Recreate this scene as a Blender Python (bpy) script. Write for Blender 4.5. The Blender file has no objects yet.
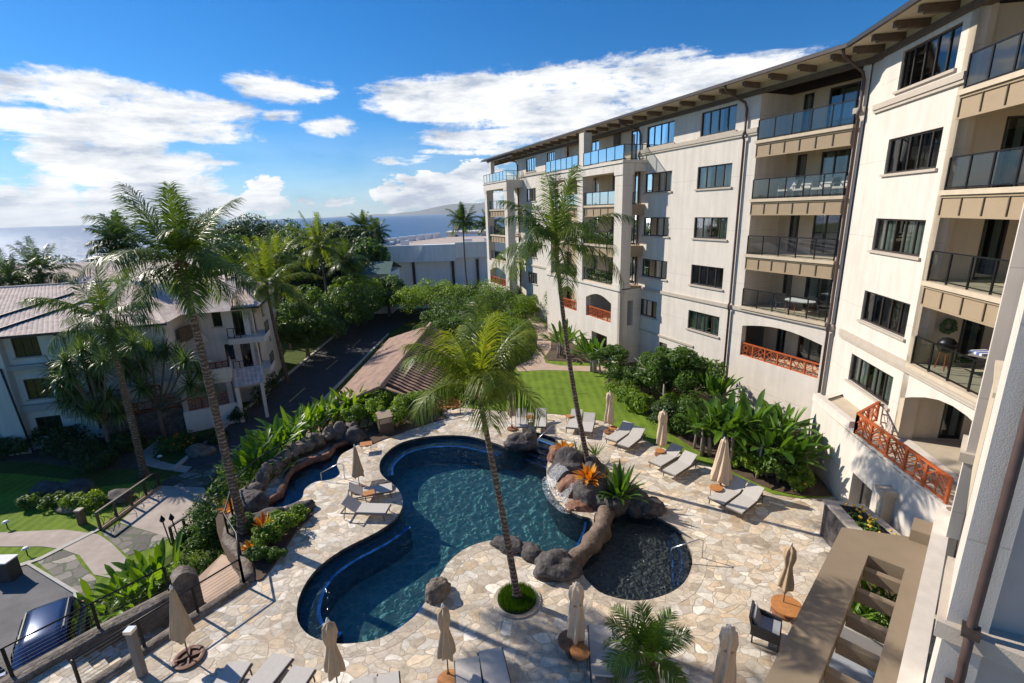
import bpy, math, random
import numpy as np
from mathutils import Vector, Matrix, Euler
from mathutils.geometry import tessellate_polygon
from mathutils import noise as mnoise
R_=math.radians
sc=bpy.context.scene
COL=sc.collection
# ---------------------------------------------------------------- camera
F=484.;PITCH=R_(15.1);ROLL=R_(1.8);H=12.3;W_,H_=1024,683
fw=Vector((0,math.cos(PITCH),-math.sin(PITCH)));r0=Vector((1,0,0));u0=r0.cross(fw)
RV=math.cos(ROLL)*r0-math.sin(ROLL)*u0;UV=math.sin(ROLL)*r0+math.cos(ROLL)*u0
def G(px,py,z=0.):
    "ground point at height z seen at a photo position (used as a surveying aid)"
    d=F*fw+(px-512)*RV+(341.5-py)*UV;t=(z-H)/d.z;return (d.x*t,d.y*t)
def G3(px,py,z=0.):
    a=G(px,py,z);return (a[0],a[1],z)
def PY(px,py,y):
    d=F*fw+(px-512)*RV+(341.5-py)*UV;t=y/d.y;return (d.x*t,y,H+d.z*t)
cd=bpy.data.cameras.new('camera');cam=bpy.data.objects.new('camera',cd);COL.objects.link(cam)
cd.sensor_width=36;cd.lens=36*F/1024;cd.clip_end=60000;cd.clip_start=.05
m=Matrix((RV,UV,-fw)).transposed().to_4x4();m.translation=Vector((0,0,H));cam.matrix_world=m
sc.camera=cam
sc.view_settings.view_transform='Standard';sc.view_settings.look='None';sc.view_settings.gamma=1
sc.view_settings.use_curve_mapping=False;sc.view_settings.exposure=0.28
sc.render.resolution_x=1024;sc.render.resolution_y=683
try:
    sc.cycles.max_bounces=6;sc.cycles.transparent_max_bounces=10;sc.cycles.caustics_reflective=False;sc.cycles.caustics_refractive=False
except Exception: pass
# ---------------------------------------------------------------- materials
MT={}
def nt(name):
    m=bpy.data.materials.new(name);m.use_nodes=True;t=m.node_tree;t.nodes.clear()
    o=t.nodes.new('ShaderNodeOutputMaterial');return m,t,o
def N(t,k,**kw):
    n=t.nodes.new(k)
    for a,b in kw.items():
        if a.startswith('i_'):
            key=a[2:];n.inputs[int(key) if key.isdigit() else key.replace('_',' ')].default_value=b
        else: setattr(n,a,b)
    return n
def L(t,a,ao,b,bi): t.links.new(a.outputs[ao],b.inputs[bi])
def coords(t,space='Object'):
    return N(t,'ShaderNodeTexCoord'),space
def ramp(t,stops,interp='LINEAR'):
    n=N(t,'ShaderNodeValToRGB');cr=n.color_ramp;cr.interpolation=interp
    while len(cr.elements)<len(stops): cr.elements.new(.5)
    for e,(p,c) in zip(cr.elements,stops):
        e.position=p;e.color=(c if len(c)==4 else tuple(c)+(1,))
    return n
def mixc(t,bt='MIX',fac=.5):
    n=N(t,'ShaderNodeMix',data_type='RGBA',blend_type=bt);n.inputs[0].default_value=fac;return n   # in A=6,B=7 out=2
def M(name,col,rough=.7,var=.12,scale=2.,bump=0.,bscale=20.,metal=0.,spec=.5,stain=0.,joint=False):
    if name in MT: return MT[name]
    m,t,o=nt(name);b=N(t,'ShaderNodeBsdfPrincipled');L(t,b,0,o,0)
    b.inputs['Roughness'].default_value=rough;b.inputs['Metallic'].default_value=metal;b.inputs['Specular IOR Level'].default_value=spec
    tc=N(t,'ShaderNodeTexCoord')
    n=N(t,'ShaderNodeTexNoise');n.inputs['Scale'].default_value=scale;n.inputs['Detail'].default_value=6;n.inputs['Roughness'].default_value=.65
    L(t,tc,'Object',n,'Vector')
    c=Vector(col)
    rp=ramp(t,[(.3,tuple(c*(1-var))),(.7,tuple(c*(1+var)))]);L(t,n,0,rp,0)
    last=rp
    if stain:
        mp=N(t,'ShaderNodeMapping');mp.inputs['Scale'].default_value=(1.3,1.3,.12);L(t,tc,'Object',mp,'Vector')
        n3=N(t,'ShaderNodeTexNoise');n3.inputs['Scale'].default_value=2.2;n3.inputs['Detail'].default_value=5;L(t,mp,0,n3,'Vector')
        r3=ramp(t,[(.35,(1-stain,)*3),(.62,(1,1,1))]);L(t,n3,0,r3,0)
        mx=mixc(t,'MULTIPLY',1.);L(t,rp,0,mx,6);L(t,r3,0,mx,7);t.links.new(mx.outputs[2],b.inputs['Base Color'])
    else: L(t,rp,0,b,'Base Color')
    if joint:
        ge=N(t,'ShaderNodeNewGeometry');sz=N(t,'ShaderNodeSeparateXYZ');L(t,ge,'Position',sz,0);f1=N(t,'ShaderNodeMath',operation='MULTIPLY_ADD');L(t,sz,2,f1,0);f1.inputs[1].default_value=1/3.11;f1.inputs[2].default_value=.55;f2=N(t,'ShaderNodeMath',operation='FRACT');L(t,f1,0,f2,0);f3=N(t,'ShaderNodeMath',operation='GREATER_THAN');L(t,f2,0,f3,0);f3.inputs[1].default_value=.009
        r5=ramp(t,[(0,(.80,.79,.78)),(1,(1,1,1))]);L(t,f3,0,r5,0);m5=mixc(t,'MULTIPLY',1.);t.links.new(mx.outputs[2],m5.inputs[6]);L(t,r5,0,m5,7);t.links.new(m5.outputs[2],b.inputs['Base Color'])
    if bump:
        n2=N(t,'ShaderNodeTexNoise');n2.inputs['Scale'].default_value=bscale;n2.inputs['Detail'].default_value=5;L(t,tc,'Object',n2,'Vector')
        bp=N(t,'ShaderNodeBump');bp.inputs['Strength'].default_value=bump;bp.inputs['Distance'].default_value=.02
        L(t,n2,0,bp,'Height');L(t,bp,0,b,'Normal')
    MT[name]=m;return m
def leafmat(name,c1,c2,rough=.45,trans=.3,tip=None):
    "leaf: per-leaf random tint (attribute lv), a little light passing through"
    m,t,o=nt(name);b=N(t,'ShaderNodeBsdfPrincipled');b.inputs['Roughness'].default_value=rough;b.inputs['Specular IOR Level'].default_value=.4
    at=N(t,'ShaderNodeAttribute',attribute_name='lv')
    tc=N(t,'ShaderNodeTexCoord');n=N(t,'ShaderNodeTexNoise');n.inputs['Scale'].default_value=1.2;L(t,tc,'Object',n,'Vector')
    ad=N(t,'ShaderNodeMath',operation='ADD');L(t,at,'Fac',ad,0);L(t,n,0,ad,1)
    mu=N(t,'ShaderNodeMath',operation='MULTIPLY');L(t,ad,0,mu,0);mu.inputs[1].default_value=.5
    st=[(.2,c1),(.72,c2)]
    if tip: st.append((.97,tip))
    rp=ramp(t,st);L(t,mu,0,rp,0);L(t,rp,0,b,'Base Color')
    tr=N(t,'ShaderNodeBsdfTranslucent');hs=N(t,'ShaderNodeHueSaturation');hs.inputs['Value'].default_value=1.5;hs.inputs['Saturation'].default_value=1.1;hs.inputs['Hue'].default_value=.485
    L(t,rp,0,hs,'Color');L(t,hs,0,tr,0)
    mx=N(t,'ShaderNodeMixShader');mx.inputs[0].default_value=trans;L(t,b,0,mx,1);L(t,tr,0,mx,2);L(t,mx,0,o,0)
    MT[name]=m;return m
def glassmat(name,tint,refl=.25,rough=.02,gcol=(.9,.95,1)):
    m,t,o=nt(name);tr=N(t,'ShaderNodeBsdfTransparent');tr.inputs[0].default_value=tuple(tint)+(1,)
    g=N(t,'ShaderNodeBsdfGlossy');g.inputs['Roughness'].default_value=rough;g.inputs[0].default_value=tuple(gcol)+(1,)
    fr=N(t,'ShaderNodeLayerWeight');fr.inputs[0].default_value=refl
    ma=N(t,'ShaderNodeMath',operation='MULTIPLY_ADD');ma.inputs[1].default_value=.8;ma.inputs[2].default_value=refl*.45;ma.use_clamp=True;L(t,fr,'Fresnel',ma,0)
    mx=N(t,'ShaderNodeMixShader');L(t,ma,0,mx,0);L(t,tr,0,mx,1);L(t,g,0,mx,2);L(t,mx,0,o,0);MT[name]=m;return m

stucco=M('stucco_white',(.72,.65,.565),.9,.05,1.2,.25,60,stain=.10,joint=True)
stucco2=M('stucco_beige',(.62,.51,.37),.9,.05,1.2,.25,60,stain=.1)
tanpanel=M('tan_panel',(.36,.27,.17),.85,.05,2,.1,50)
soffit=M('soffit_cream',(.62,.54,.41),.9,.04,2)
beamw=M('beam_brown',(.11,.075,.05),.7,.25,5,.2,30)
bronze=M('bronze_metal',(.055,.042,.036),.45,.15,4,metal=.3)
blackm=M('black_metal',(.015,.015,.016),.4,.2,6,metal=.4)
steel=M('steel',(.6,.6,.6),.25,.05,6,metal=1.)
stonetrim=M('stone_trim',(.50,.43,.35),.85,.08,3,.3,40)
orangep=M('orange_paint',(.46,.10,.025),.55,.12,5)
copper=M('pipe_brown',(.075,.045,.038),.5,.2,4)
curtain=M('curtain',(.62,.68,.60),.9,.15,3)
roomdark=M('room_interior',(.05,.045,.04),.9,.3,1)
glass=glassmat('window_glass',(.52,.56,.55),.22)
railglass=glassmat('rail_glass',(.74,.80,.80),.2,gcol=(.8,.85,.88))
pergola_m=M('pergola_paint',(.25,.19,.125),.85,.05,1.2,.15,40,stain=.05)
greypaint_shade=M('grey_paint_and_shade',(.44,.40,.37),.9,.05,1.5,.2,50)  # plain grey paint, also painted shade on the wing C recess wall
roofbrown=M('roof_shingle_brown',(.16,.075,.05),.8,.2,3,.4,20)
roofpink=M('tile_pink',(.62,.50,.42),.95,.28,2.3,.3,25)
tilered=M('tile_terracotta',(.36,.225,.16),.8,.3,1.6,.3,25)
rock=None
# rock
def rockmat(name,c1,c2,c3):
    m,t,o=nt(name);b=N(t,'ShaderNodeBsdfPrincipled');b.inputs['Roughness'].default_value=.85;L(t,b,0,o,0)
    tc=N(t,'ShaderNodeTexCoord');n=N(t,'ShaderNodeTexNoise');n.inputs['Scale'].default_value=2.4;n.inputs['Detail'].default_value=9;n.inputs['Roughness'].default_value=.7;L(t,tc,'Object',n,'Vector')
    rp=ramp(t,[(.3,c1),(.5,c2),(.72,c3)]);L(t,n,0,rp,0);L(t,rp,0,b,'Base Color')
    v=N(t,'ShaderNodeTexNoise');v.inputs['Scale'].default_value=9;v.inputs['Detail'].default_value=8;L(t,tc,'Object',v,'Vector')
    bp=N(t,'ShaderNodeBump');bp.inputs['Strength'].default_value=.9;bp.inputs['Distance'].default_value=.06;L(t,v,0,bp,'Height');L(t,bp,0,b,'Normal');MT[name]=m;return m
rock=rockmat('lava_rock',(.025,.02,.02),(.085,.072,.068),(.21,.185,.17))
rockred=rockmat('red_rock',(.12,.05,.03),(.26,.12,.07),(.36,.20,.13))
rocktan=rockmat('tan_rock',(.055,.045,.04),(.17,.135,.105),(.33,.28,.23))
# flagstone
def flagmat(name,scale,cols,grout,gw=.035):
    m,t,o=nt(name);b=N(t,'ShaderNodeBsdfPrincipled');L(t,b,0,o,0)
    tc=N(t,'ShaderNodeTexCoord')
    nd=N(t,'ShaderNodeTexNoise');nd.inputs['Scale'].default_value=.9;nd.inputs['Detail'].default_value=2;L(t,tc,'Object',nd,'Vector')
    nd2=N(t,'ShaderNodeTexNoise');nd2.inputs['Scale'].default_value=7;nd2.inputs['Detail'].default_value=3;L(t,tc,'Object',nd2,'Vector')
    va=N(t,'ShaderNodeVectorMath',operation='MULTIPLY_ADD');L(t,nd,'Color',va,0);va.inputs[1].default_value=(.75,.75,0);L(t,tc,'Object',va,2)
    va2=N(t,'ShaderNodeVectorMath',operation='MULTIPLY_ADD');L(t,nd2,'Color',va2,0);va2.inputs[1].default_value=(.07,.07,0);L(t,va,0,va2,2)
    mp=N(t,'ShaderNodeMapping');mp.inputs['Rotation'].default_value=(0,0,.6);mp.inputs['Scale'].default_value=(1,1.35,0.);L(t,va2,0,mp,'Vector')
    v1=N(t,'ShaderNodeTexVoronoi',feature='F1',distance='EUCLIDEAN');v1.inputs['Scale'].default_value=scale;L(t,mp,0,v1,'Vector')
    v2=N(t,'ShaderNodeTexVoronoi',feature='DISTANCE_TO_EDGE');v2.inputs['Scale'].default_value=scale;L(t,mp,0,v2,'Vector')
    sx=N(t,'ShaderNodeSeparateColor');L(t,v1,'Color',sx,0)
    rp=ramp(t,[(i/(len(cols)-1),c) for i,c in enumerate(cols)]);L(t,sx,0,rp,0)
    n=N(t,'ShaderNodeTexNoise');n.inputs['Scale'].default_value=5;n.inputs['Detail'].default_value=8;n.inputs['Roughness'].default_value=.7;L(t,tc,'Object',n,'Vector')
    r2=ramp(t,[(.28,(.52,.46,.40)),(.48,(.93,.90,.86)),(.68,(1.18,1.17,1.15))]);L(t,n,0,r2,0)
    mx=mixc(t,'MULTIPLY',.85);L(t,rp,0,mx,6);L(t,r2,0,mx,7)
    # value jitter
    r3=ramp(t,[(0,(.72,.72,.72)),(1,(1.15,1.15,1.15))]);L(t,sx,1,r3,0)
    mx1=mixc(t,'MULTIPLY',1.);t.links.new(mx.outputs[2],mx1.inputs[6]);L(t,r3,0,mx1,7)
    nl=N(t,'ShaderNodeTexNoise');nl.inputs['Scale'].default_value=.35;nl.inputs['Detail'].default_value=3;L(t,tc,'Object',nl,'Vector')
    r4=ramp(t,[(.35,(.82,.8,.78)),(.6,(1,1,1))]);L(t,nl,0,r4,0)
    mx2=mixc(t,'MULTIPLY',1.);t.links.new(mx1.outputs[2],mx2.inputs[6]);L(t,r4,0,mx2,7)
    er=ramp(t,[(gw*.45,(0,0,0)),(gw,(1,1,1))]);L(t,v2,0,er,0)
    mg=mixc(t,'MIX');L(t,er,0,mg,0);mg.inputs[6].default_value=tuple(grout)+(1,);t.links.new(mx2.outputs[2],mg.inputs[7])
    t.links.new(mg.outputs[2],b.inputs['Base Color']);b.inputs['Roughness'].default_value=.75
    ad=N(t,'ShaderNodeMath',operation='MULTIPLY_ADD');L(t,n,0,ad,0);ad.inputs[1].default_value=.5;L(t,er,0,ad,2)
    bp=N(t,'ShaderNodeBump');bp.inputs['Strength'].default_value=.6;bp.inputs['Distance'].default_value=.015;L(t,ad,0,bp,'Height');L(t,bp,0,b,'Normal');MT[name]=m;return m
flag=flagmat('flagstone',2.45,[(.66,.51,.35),(.79,.68,.52),(.58,.50,.40),(.86,.79,.67),(.70,.65,.58),(.80,.63,.43),(.90,.85,.76),(.55,.44,.32)],(.46,.38,.29),.032)
copingm=flagmat('coping_stone',3.2,[(.62,.52,.40),(.70,.62,.50),(.58,.50,.40),(.74,.68,.58)],(.42,.33,.24),.03)
darkflag=flagmat('dark_flag',1.1,[(.07,.06,.06),(.32,.28,.25),(.06,.055,.05),(.10,.09,.085),(.30,.28,.26)],(.05,.07,.03),.06)
def grassmat(name,c1,c2):
    m,t,o=nt(name);b=N(t,'ShaderNodeBsdfPrincipled');b.inputs['Roughness'].default_value=.9;b.inputs['Specular IOR Level'].default_value=.15;L(t,b,0,o,0)
    tc=N(t,'ShaderNodeTexCoord')
    a=N(t,'ShaderNodeTexNoise');a.inputs['Scale'].default_value=.5;a.inputs['Detail'].default_value=8;a.inputs['Roughness'].default_value=.75;L(t,tc,'Object',a,'Vector')
    c=N(t,'ShaderNodeTexNoise');c.inputs['Scale'].default_value=28;c.inputs['Detail'].default_value=6;L(t,tc,'Object',c,'Vector')
    wv=N(t,'ShaderNodeTexWave');wv.inputs['Scale'].default_value=.55;wv.inputs['Distortion'].default_value=2.;L(t,tc,'Object',wv,'Vector')
    s=N(t,'ShaderNodeMath',operation='MULTIPLY_ADD');L(t,c,0,s,0);s.inputs[1].default_value=.7;L(t,a,0,s,2)
    s2=N(t,'ShaderNodeMath',operation='MULTIPLY_ADD');L(t,wv,'Fac',s2,0);s2.inputs[1].default_value=.12;L(t,s,0,s2,2)
    rp=ramp(t,[(.5,c1),(.8,tuple((a_+b_)/2 for a_,b_ in zip(c1,c2))),(1.,c2)]);L(t,s2,0,rp,0);L(t,rp,0,b,'Base Color')
    bp=N(t,'ShaderNodeBump');bp.inputs['Strength'].default_value=1.;bp.inputs['Distance'].default_value=.05;L(t,c,0,bp,'Height');L(t,bp,0,b,'Normal');MT[name]=m;return m
lawnm=grassmat('lawn_grass',(.055,.115,.010),(.21,.30,.035))
darkgrass=grassmat('ground_cover',(.03,.055,.01),(.09,.12,.025))
soil=M('soil',(.10,.065,.042),.95,.35,2,.8,15)
asphalt=M('asphalt',(.055,.055,.06),.9,.25,1.2,.3,60)
asphalt2=M('asphalt_worn',(.15,.145,.145),.9,.3,.7,.3,60)
concrete=M('path_concrete',(.46,.38,.32),.9,.14,1.1,.3,40,stain=.1)
pinkpath=M('path_pink',(.50,.36,.27),.9,.12,1.5,.3,40)
pathwhite=M('kerb_concrete',(.5,.47,.42),.9,.12,3,.2,40)
fabric=M('lounger_fabric',(.54,.50,.45),.9,.05,8,.2,160)
darkframe=M('frame_taupe',(.14,.12,.105),.5,.1,5)
teak=M('teak_top',(.48,.20,.06),.6,.2,9)
canvas=M('canvas_taupe',(.46,.33,.20),.95,.08,4,.2,60)
canvas2=M('canvas_sand',(.66,.50,.35),.95,.08,4,.2,60)
wicker=M('wicker_dark',(.05,.045,.045),.7,.3,40,.5,60)
cushion=M('cushion_grey',(.34,.35,.38),.95,.06,8)
def trunkmat():
    m,t,o=nt('palm_trunk');b=N(t,'ShaderNodeBsdfPrincipled');b.inputs['Roughness'].default_value=.9;L(t,b,0,o,0);tc=N(t,'ShaderNodeTexCoord')
    w=N(t,'ShaderNodeTexWave',bands_direction='Z');w.inputs['Scale'].default_value=2.1;w.inputs['Distortion'].default_value=7.;w.inputs['Detail'].default_value=3;w.inputs['Detail Scale'].default_value=2.;L(t,tc,'Object',w,0)
    n=N(t,'ShaderNodeTexNoise');n.inputs['Scale'].default_value=7;n.inputs['Detail'].default_value=6;L(t,tc,'Object',n,0)
    ad=N(t,'ShaderNodeMath',operation='MULTIPLY_ADD');L(t,n,0,ad,0);ad.inputs[1].default_value=1.2;L(t,w,'Fac',ad,2)
    rp=ramp(t,[(.55,(.085,.06,.04)),(.9,(.15,.105,.075)),(1.,(.30,.235,.175))])
    ad2=N(t,'ShaderNodeMath',operation='MULTIPLY');L(t,ad,0,ad2,0);ad2.inputs[1].default_value=.62;ad=ad2;L(t,ad,0,rp,0);L(t,rp,0,b,'Base Color')
    bp=N(t,'ShaderNodeBump');bp.inputs['Strength'].default_value=.8;bp.inputs['Distance'].default_value=.03;L(t,ad,0,bp,'Height');L(t,bp,0,b,'Normal');MT['palm_trunk']=m;return m
trunkm=trunkmat()
barkm=M('bark',(.16,.12,.09),.9,.3,5,.8,16)
palebark=M('bark_pale',(.33,.29,.25),.85,.2,4,.3,16)
white=M('white_paint',(.78,.78,.77),.6,.03,3)
villawall=M('villa_wall',(.72,.67,.60),.85,.05,.8,stain=.1)
whitewall=M('white_wall',(.84,.83,.80),.85,.04,.5,stain=.08)
bluetile=M('blue_tile',(.04,.24,.80),.3,.2,8)
poolfloor=M('pool_plaster',(.15,.36,.37),.6,.12,1.6,.2,20)
poolwall=M('pool_wall_tile',(.04,.085,.12),.5,.3,8)
kidfloor=M('kid_pool_floor',(.13,.16,.155),.6,.3,3,.2,20)
spafloor=M('spa_floor',(.08,.24,.36),.6,.3,2,.2,20)
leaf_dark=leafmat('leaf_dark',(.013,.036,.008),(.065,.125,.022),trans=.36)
leaf_mid=leafmat('leaf_mid',(.028,.075,.011),(.12,.215,.030),trans=.4,tip=(.22,.30,.05))
leaf_bright=leafmat('leaf_bright',(.08,.17,.012),(.25,.37,.035),trans=.42,tip=(.42,.42,.06))
leaf_banana=leafmat('leaf_banana',(.030,.085,.012),(.12,.24,.03),rough=.35,trans=.4,tip=(.24,.30,.05))
leaf_lush=leafmat('leaf_lush',(.06,.15,.012),(.19,.33,.035),rough=.4,trans=.42,tip=(.34,.38,.05))
leaf_palm=leafmat('leaf_palm',(.026,.062,.010),(.10,.165,.025),rough=.4,trans=.38,tip=(.20,.21,.05))
leaf_palmy=leafmat('leaf_palm_yellow',(.05,.10,.012),(.20,.26,.035),rough=.4,trans=.45,tip=(.38,.32,.05))
leaf_pand=leafmat('leaf_pandanus',(.05,.10,.022),(.18,.27,.07),rough=.4,tip=(.26,.32,.15))
leaf_orange=leafmat('leaf_orange',(.50,.16,.015),(.80,.40,.03),tip=(.85,.6,.08))
leaf_red=leafmat('leaf_reddish',(.14,.035,.02),(.30,.10,.05))
leaf_grass=leafmat('leaf_grass',(.03,.09,.008),(.09,.20,.015))
flower_y=M('flower_yellow',(.75,.45,.03),.7,.1,5)
# ---------------------------------------------------------------- mesh building
class MB:
    def __init__(s): s.v=[];s.f=[];s.m=[];s.lv=None
    def add(s,v,f,mi=0):
        o=len(s.v);s.v+= [tuple(p) for p in v];s.f+=[tuple(i+o for i in q) for q in f];s.m+=[mi]*len(f);return s
    def box(s,x0,x1,y0,y1,z0,z1,mi=0,fr=None):
        P=[(x0,y0,z0),(x1,y0,z0),(x1,y1,z0),(x0,y1,z0),(x0,y0,z1),(x1,y0,z1),(x1,y1,z1),(x0,y1,z1)]
        if fr: P=[fr(*p) for p in P]
        return s.add(P,[(0,3,2,1),(4,5,6,7),(0,1,5,4),(1,2,6,5),(2,3,7,6),(3,0,4,7)],mi)
    def bar(s,a,b,w,h=None,mi=0):
        a=Vector(a);b=Vector(b);h=h or w;d=(b-a)
        if d.length<1e-6: return s
        d.normalize();up=Vector((0,0,1)) if abs(d.z)<.95 else Vector((1,0,0))
        x=d.cross(up).normalized();y=x.cross(d).normalized()
        P=[]
        for c in (a,b):
            for sx,sy in ((-1,-1),(1,-1),(1,1),(-1,1)): P.append(c+x*sx*w/2+y*sy*h/2)
        return s.add(P,[(0,1,2,3),(7,6,5,4),(0,4,5,1),(1,5,6,2),(2,6,7,3),(3,7,4,0)],mi)
    def tube(s,pts,rad,n=8,mi=0,cap=True,jit=0.,sq=1.):
        pts=[Vector(p) for p in pts];k=len(pts)
        rad=[rad]*k if not hasattr(rad,'__len__') else rad
        V=[];x=None
        for i,p in enumerate(pts):
            d=(pts[min(i+1,k-1)]-pts[max(i-1,0)]).normalized()
            if x is None:
                up=Vector((0,0,1)) if abs(d.z)<.9 else Vector((1,0,0));x=d.cross(up).normalized()
            else: x=(x-d*x.dot(d)).normalized()
            y=d.cross(x)
            for j in range(n):
                a=2*math.pi*j/n;rr=rad[i]
                q=x*math.cos(a)*rr+y*math.sin(a)*rr*sq
                if jit: q*=1+jit*mnoise.noise((p+q)*1.7)+jit*.5*mnoise.noise((p+q)*4.)
                V.append(p+q)
        Fc=[(i*n+j,i*n+(j+1)%n,(i+1)*n+(j+1)%n,(i+1)*n+j) for i in range(k-1) for j in range(n)]
        if cap: Fc+= [tuple(range(n-1,-1,-1)),tuple(range((k-1)*n,k*n))]
        return s.add(V,Fc,mi)
    def lathe(s,prof,n=16,c=(0,0),mi=0,fold=0,fn=8,sq=1.):
        V=[]
        for r,z in prof:
            for j in range(n):
                a=2*math.pi*j/n;rr=r*(1+fold*math.cos(fn*a)) 
                V.append((c[0]+rr*math.cos(a),c[1]+rr*math.sin(a)*sq,z))
        k=len(prof);Fc=[(i*n+j,i*n+(j+1)%n,(i+1)*n+(j+1)%n,(i+1)*n+j) for i in range(k-1) for j in range(n)]
        Fc+=[tuple(range(n-1,-1,-1)),tuple(range((k-1)*n,k*n))]
        return s.add(V,Fc,mi)
    def poly(s,pts,z,holes=(),mi=0,flip=False):
        loops=[[Vector((p[0],p[1],0)) for p in pts]]+[[Vector((p[0],p[1],0)) for p in h] for h in holes]
        flat=[p for l in loops for p in l];T=tessellate_polygon(loops);o=[]
        for a,b,c in T:
            A,B,C=flat[a],flat[b],flat[c];cr=(B-A).cross(C-A).z
            o.append((a,b,c) if cr>0 else (a,c,b))
        zz=z if callable(z) else (lambda x,y:z)
        return s.add([(p.x,p.y,zz(p.x,p.y)) for p in flat],o,mi)
    def prism(s,pts,z0,z1,holes=(),mi=0,side=None,bottom=False):
        s.poly(pts,z1,holes,mi)
        for l in [pts]+list(holes): s.skirt(l,z0,z1,mi if side is None else side)
        return s
    def skirt(s,l,z0,z1,mi=0,closed=True):
        k=len(l);V=[(p[0],p[1],z0) for p in l]+[(p[0],p[1],z1) for p in l]
        return s.add(V,[(i,(i+1)%k,k+(i+1)%k,k+i) for i in range(k if closed else k-1)],mi)
    def blob(s,c,r,seed=0,amp=.25,sub=3,mi=0,flat=.0,rot=0.):
        V,Fc=ico(sub);r=Vector(r) if hasattr(r,'__len__') else Vector((r,r,r));o=Vector((seed*7.3,seed*3.1,seed*1.7));cs,sn=math.cos(rot),math.sin(rot)
        P=[]
        for v in V:
            k=1+amp*mnoise.noise(v*1.1+o)*1.5+amp*.5*mnoise.noise(v*2.7+o)+amp*.3*mnoise.noise(v*7+o)
            if sub>=3:
                dd_=mnoise.voronoi(v*1.35+o)[0];k+=amp*.9*(min(.5,dd_[1]-dd_[0])-.25)
            # facet: push towards cell planes
            q=Vector((v.x*r.x,v.y*r.y,v.z*r.z))*k
            if q.z<-flat*r.z and flat>0: q.z=-flat*r.z
            P.append((c[0]+q.x*cs-q.y*sn,c[1]+q.x*sn+q.y*cs,c[2]+q.z))
        return s.add(P,Fc,mi)
_ico={}
def ico(sub):
    if sub in _ico: return _ico[sub]
    import bmesh
    b=bmesh.new();bmesh.ops.create_icosphere(b,subdivisions=sub,radius=1.)
    V=[v.co.copy() for v in b.verts];Fc=[tuple(v.index for v in f.verts) for f in b.faces];b.free();_ico[sub]=(V,Fc);return V,Fc
BASE={}
SPLIT={'string_course','column','porch_beam','porch_post','pipe_bracket','wall_strip','parapet','armrest','side_window','lean_to_roof','gutter','ridge_tile','pier','stair_tower'}
def groups_of(mb):
    p=list(range(len(mb.v)))
    def f(a):
        while p[a]!=a: p[a]=p[p[a]];a=p[a]
        return a
    for q in mb.f:
        a=f(q[0])
        for b in q[1:]: p[f(b)]=a
    C={}
    for i in range(len(mb.v)): C.setdefault(f(i),[]).append(i)
    B=[[ [min(mb.v[i][k] for i in c) for k in range(3)],[max(mb.v[i][k] for i in c) for k in range(3)],c] for c in C.values()]
    ch=True
    while ch:
        ch=False
        for i in range(len(B)):
            for j in range(i+1,len(B)):
                if all(B[i][0][k]<=B[j][1][k]+.02 and B[j][0][k]<=B[i][1][k]+.02 for k in range(3)):
                    B[i]=[[min(B[i][0][k],B[j][0][k]) for k in range(3)],[max(B[i][1][k],B[j][1][k]) for k in range(3)],B[i][2]+B[j][2]];B.pop(j);ch=True;break
            if ch: break
    return [set(b[2]) for b in B]
def obj(name,mb,mats,parent=None,at=None,smooth=False):
    if name in SPLIT and parent and len(mb.v)<400:
        gs=groups_of(mb)
        if len(gs)>1:
            o=None
            for s in gs:
                ix={v:i for i,v in enumerate(sorted(s))};m2=MB();m2.v=[mb.v[v] for v in sorted(s)]
                for q,mi in zip(mb.f,mb.m):
                    if q[0] in ix: m2.f.append(tuple(ix[a] for a in q));m2.m.append(mi)
                o=obj_(name,m2,mats,parent,at,smooth)
            return o
    return obj_(name,mb,mats,parent,at,smooth)
def obj_(name,mb,mats,parent=None,at=None,smooth=False):
    me=bpy.data.meshes.new(name)
    off=Vector(BASE.get(parent.name,(0,0,0)) if parent else (at or (0,0,0)))
    V=np.array(mb.v,dtype=float).reshape(-1,3)-np.array(off)
    me.from_pydata(V.tolist(),[],mb.f)
    for m_ in (mats if isinstance(mats,(list,tuple)) else [mats]): me.materials.append(m_)
    if any(mb.m): me.polygons.foreach_set('material_index',mb.m)
    if smooth: me.polygons.foreach_set('use_smooth',[True]*len(mb.f))
    if mb.lv is not None:
        a=me.attributes.new('lv','FLOAT','POINT');a.data.foreach_set('value',np.array(mb.lv,dtype=np.float32))
    me.update()
    o=bpy.data.objects.new(name,me);COL.objects.link(o)
    if parent: o.parent=parent;BASE[o.name]=tuple(off)
    else: o.location=off;BASE[o.name]=tuple(off)
    return o
def tag(o,label,cat,group=None):
    o['label']=label;o['category']=cat
    if group: o['group']=group
    return o
def struct(name,mb,mats,smooth=False):
    o=obj(name,mb,mats,smooth=smooth);o['kind']='structure';return o
def thing(name,label,cat,loc=(0,0,0),group=None):
    o=bpy.data.objects.new(name,None);o.empty_display_size=.2;COL.objects.link(o);o.location=loc;BASE[o.name]=tuple(loc);return tag(o,label,cat,group)
def single(name,mb,mats,label,cat,at,group=None,smooth=False): return tag(obj(name,mb,mats,at=at,smooth=smooth),label,cat,group)
kids={}
def dup(root,loc,rz=0,label=None,group=None,scale=None):
    def rec(o,par):
        c=o.copy();COL.objects.link(c)
        if par: c.parent=par
        for ch in list(o.children): rec(ch,c)
        return c
    r=rec(root,None);r.location=loc;r.rotation_euler=(0,0,rz)
    if scale: r.scale=(scale,)*3 if not hasattr(scale,'__len__') else scale
    if label: r['label']=label
    if group: r['group']=group
    return r
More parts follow.
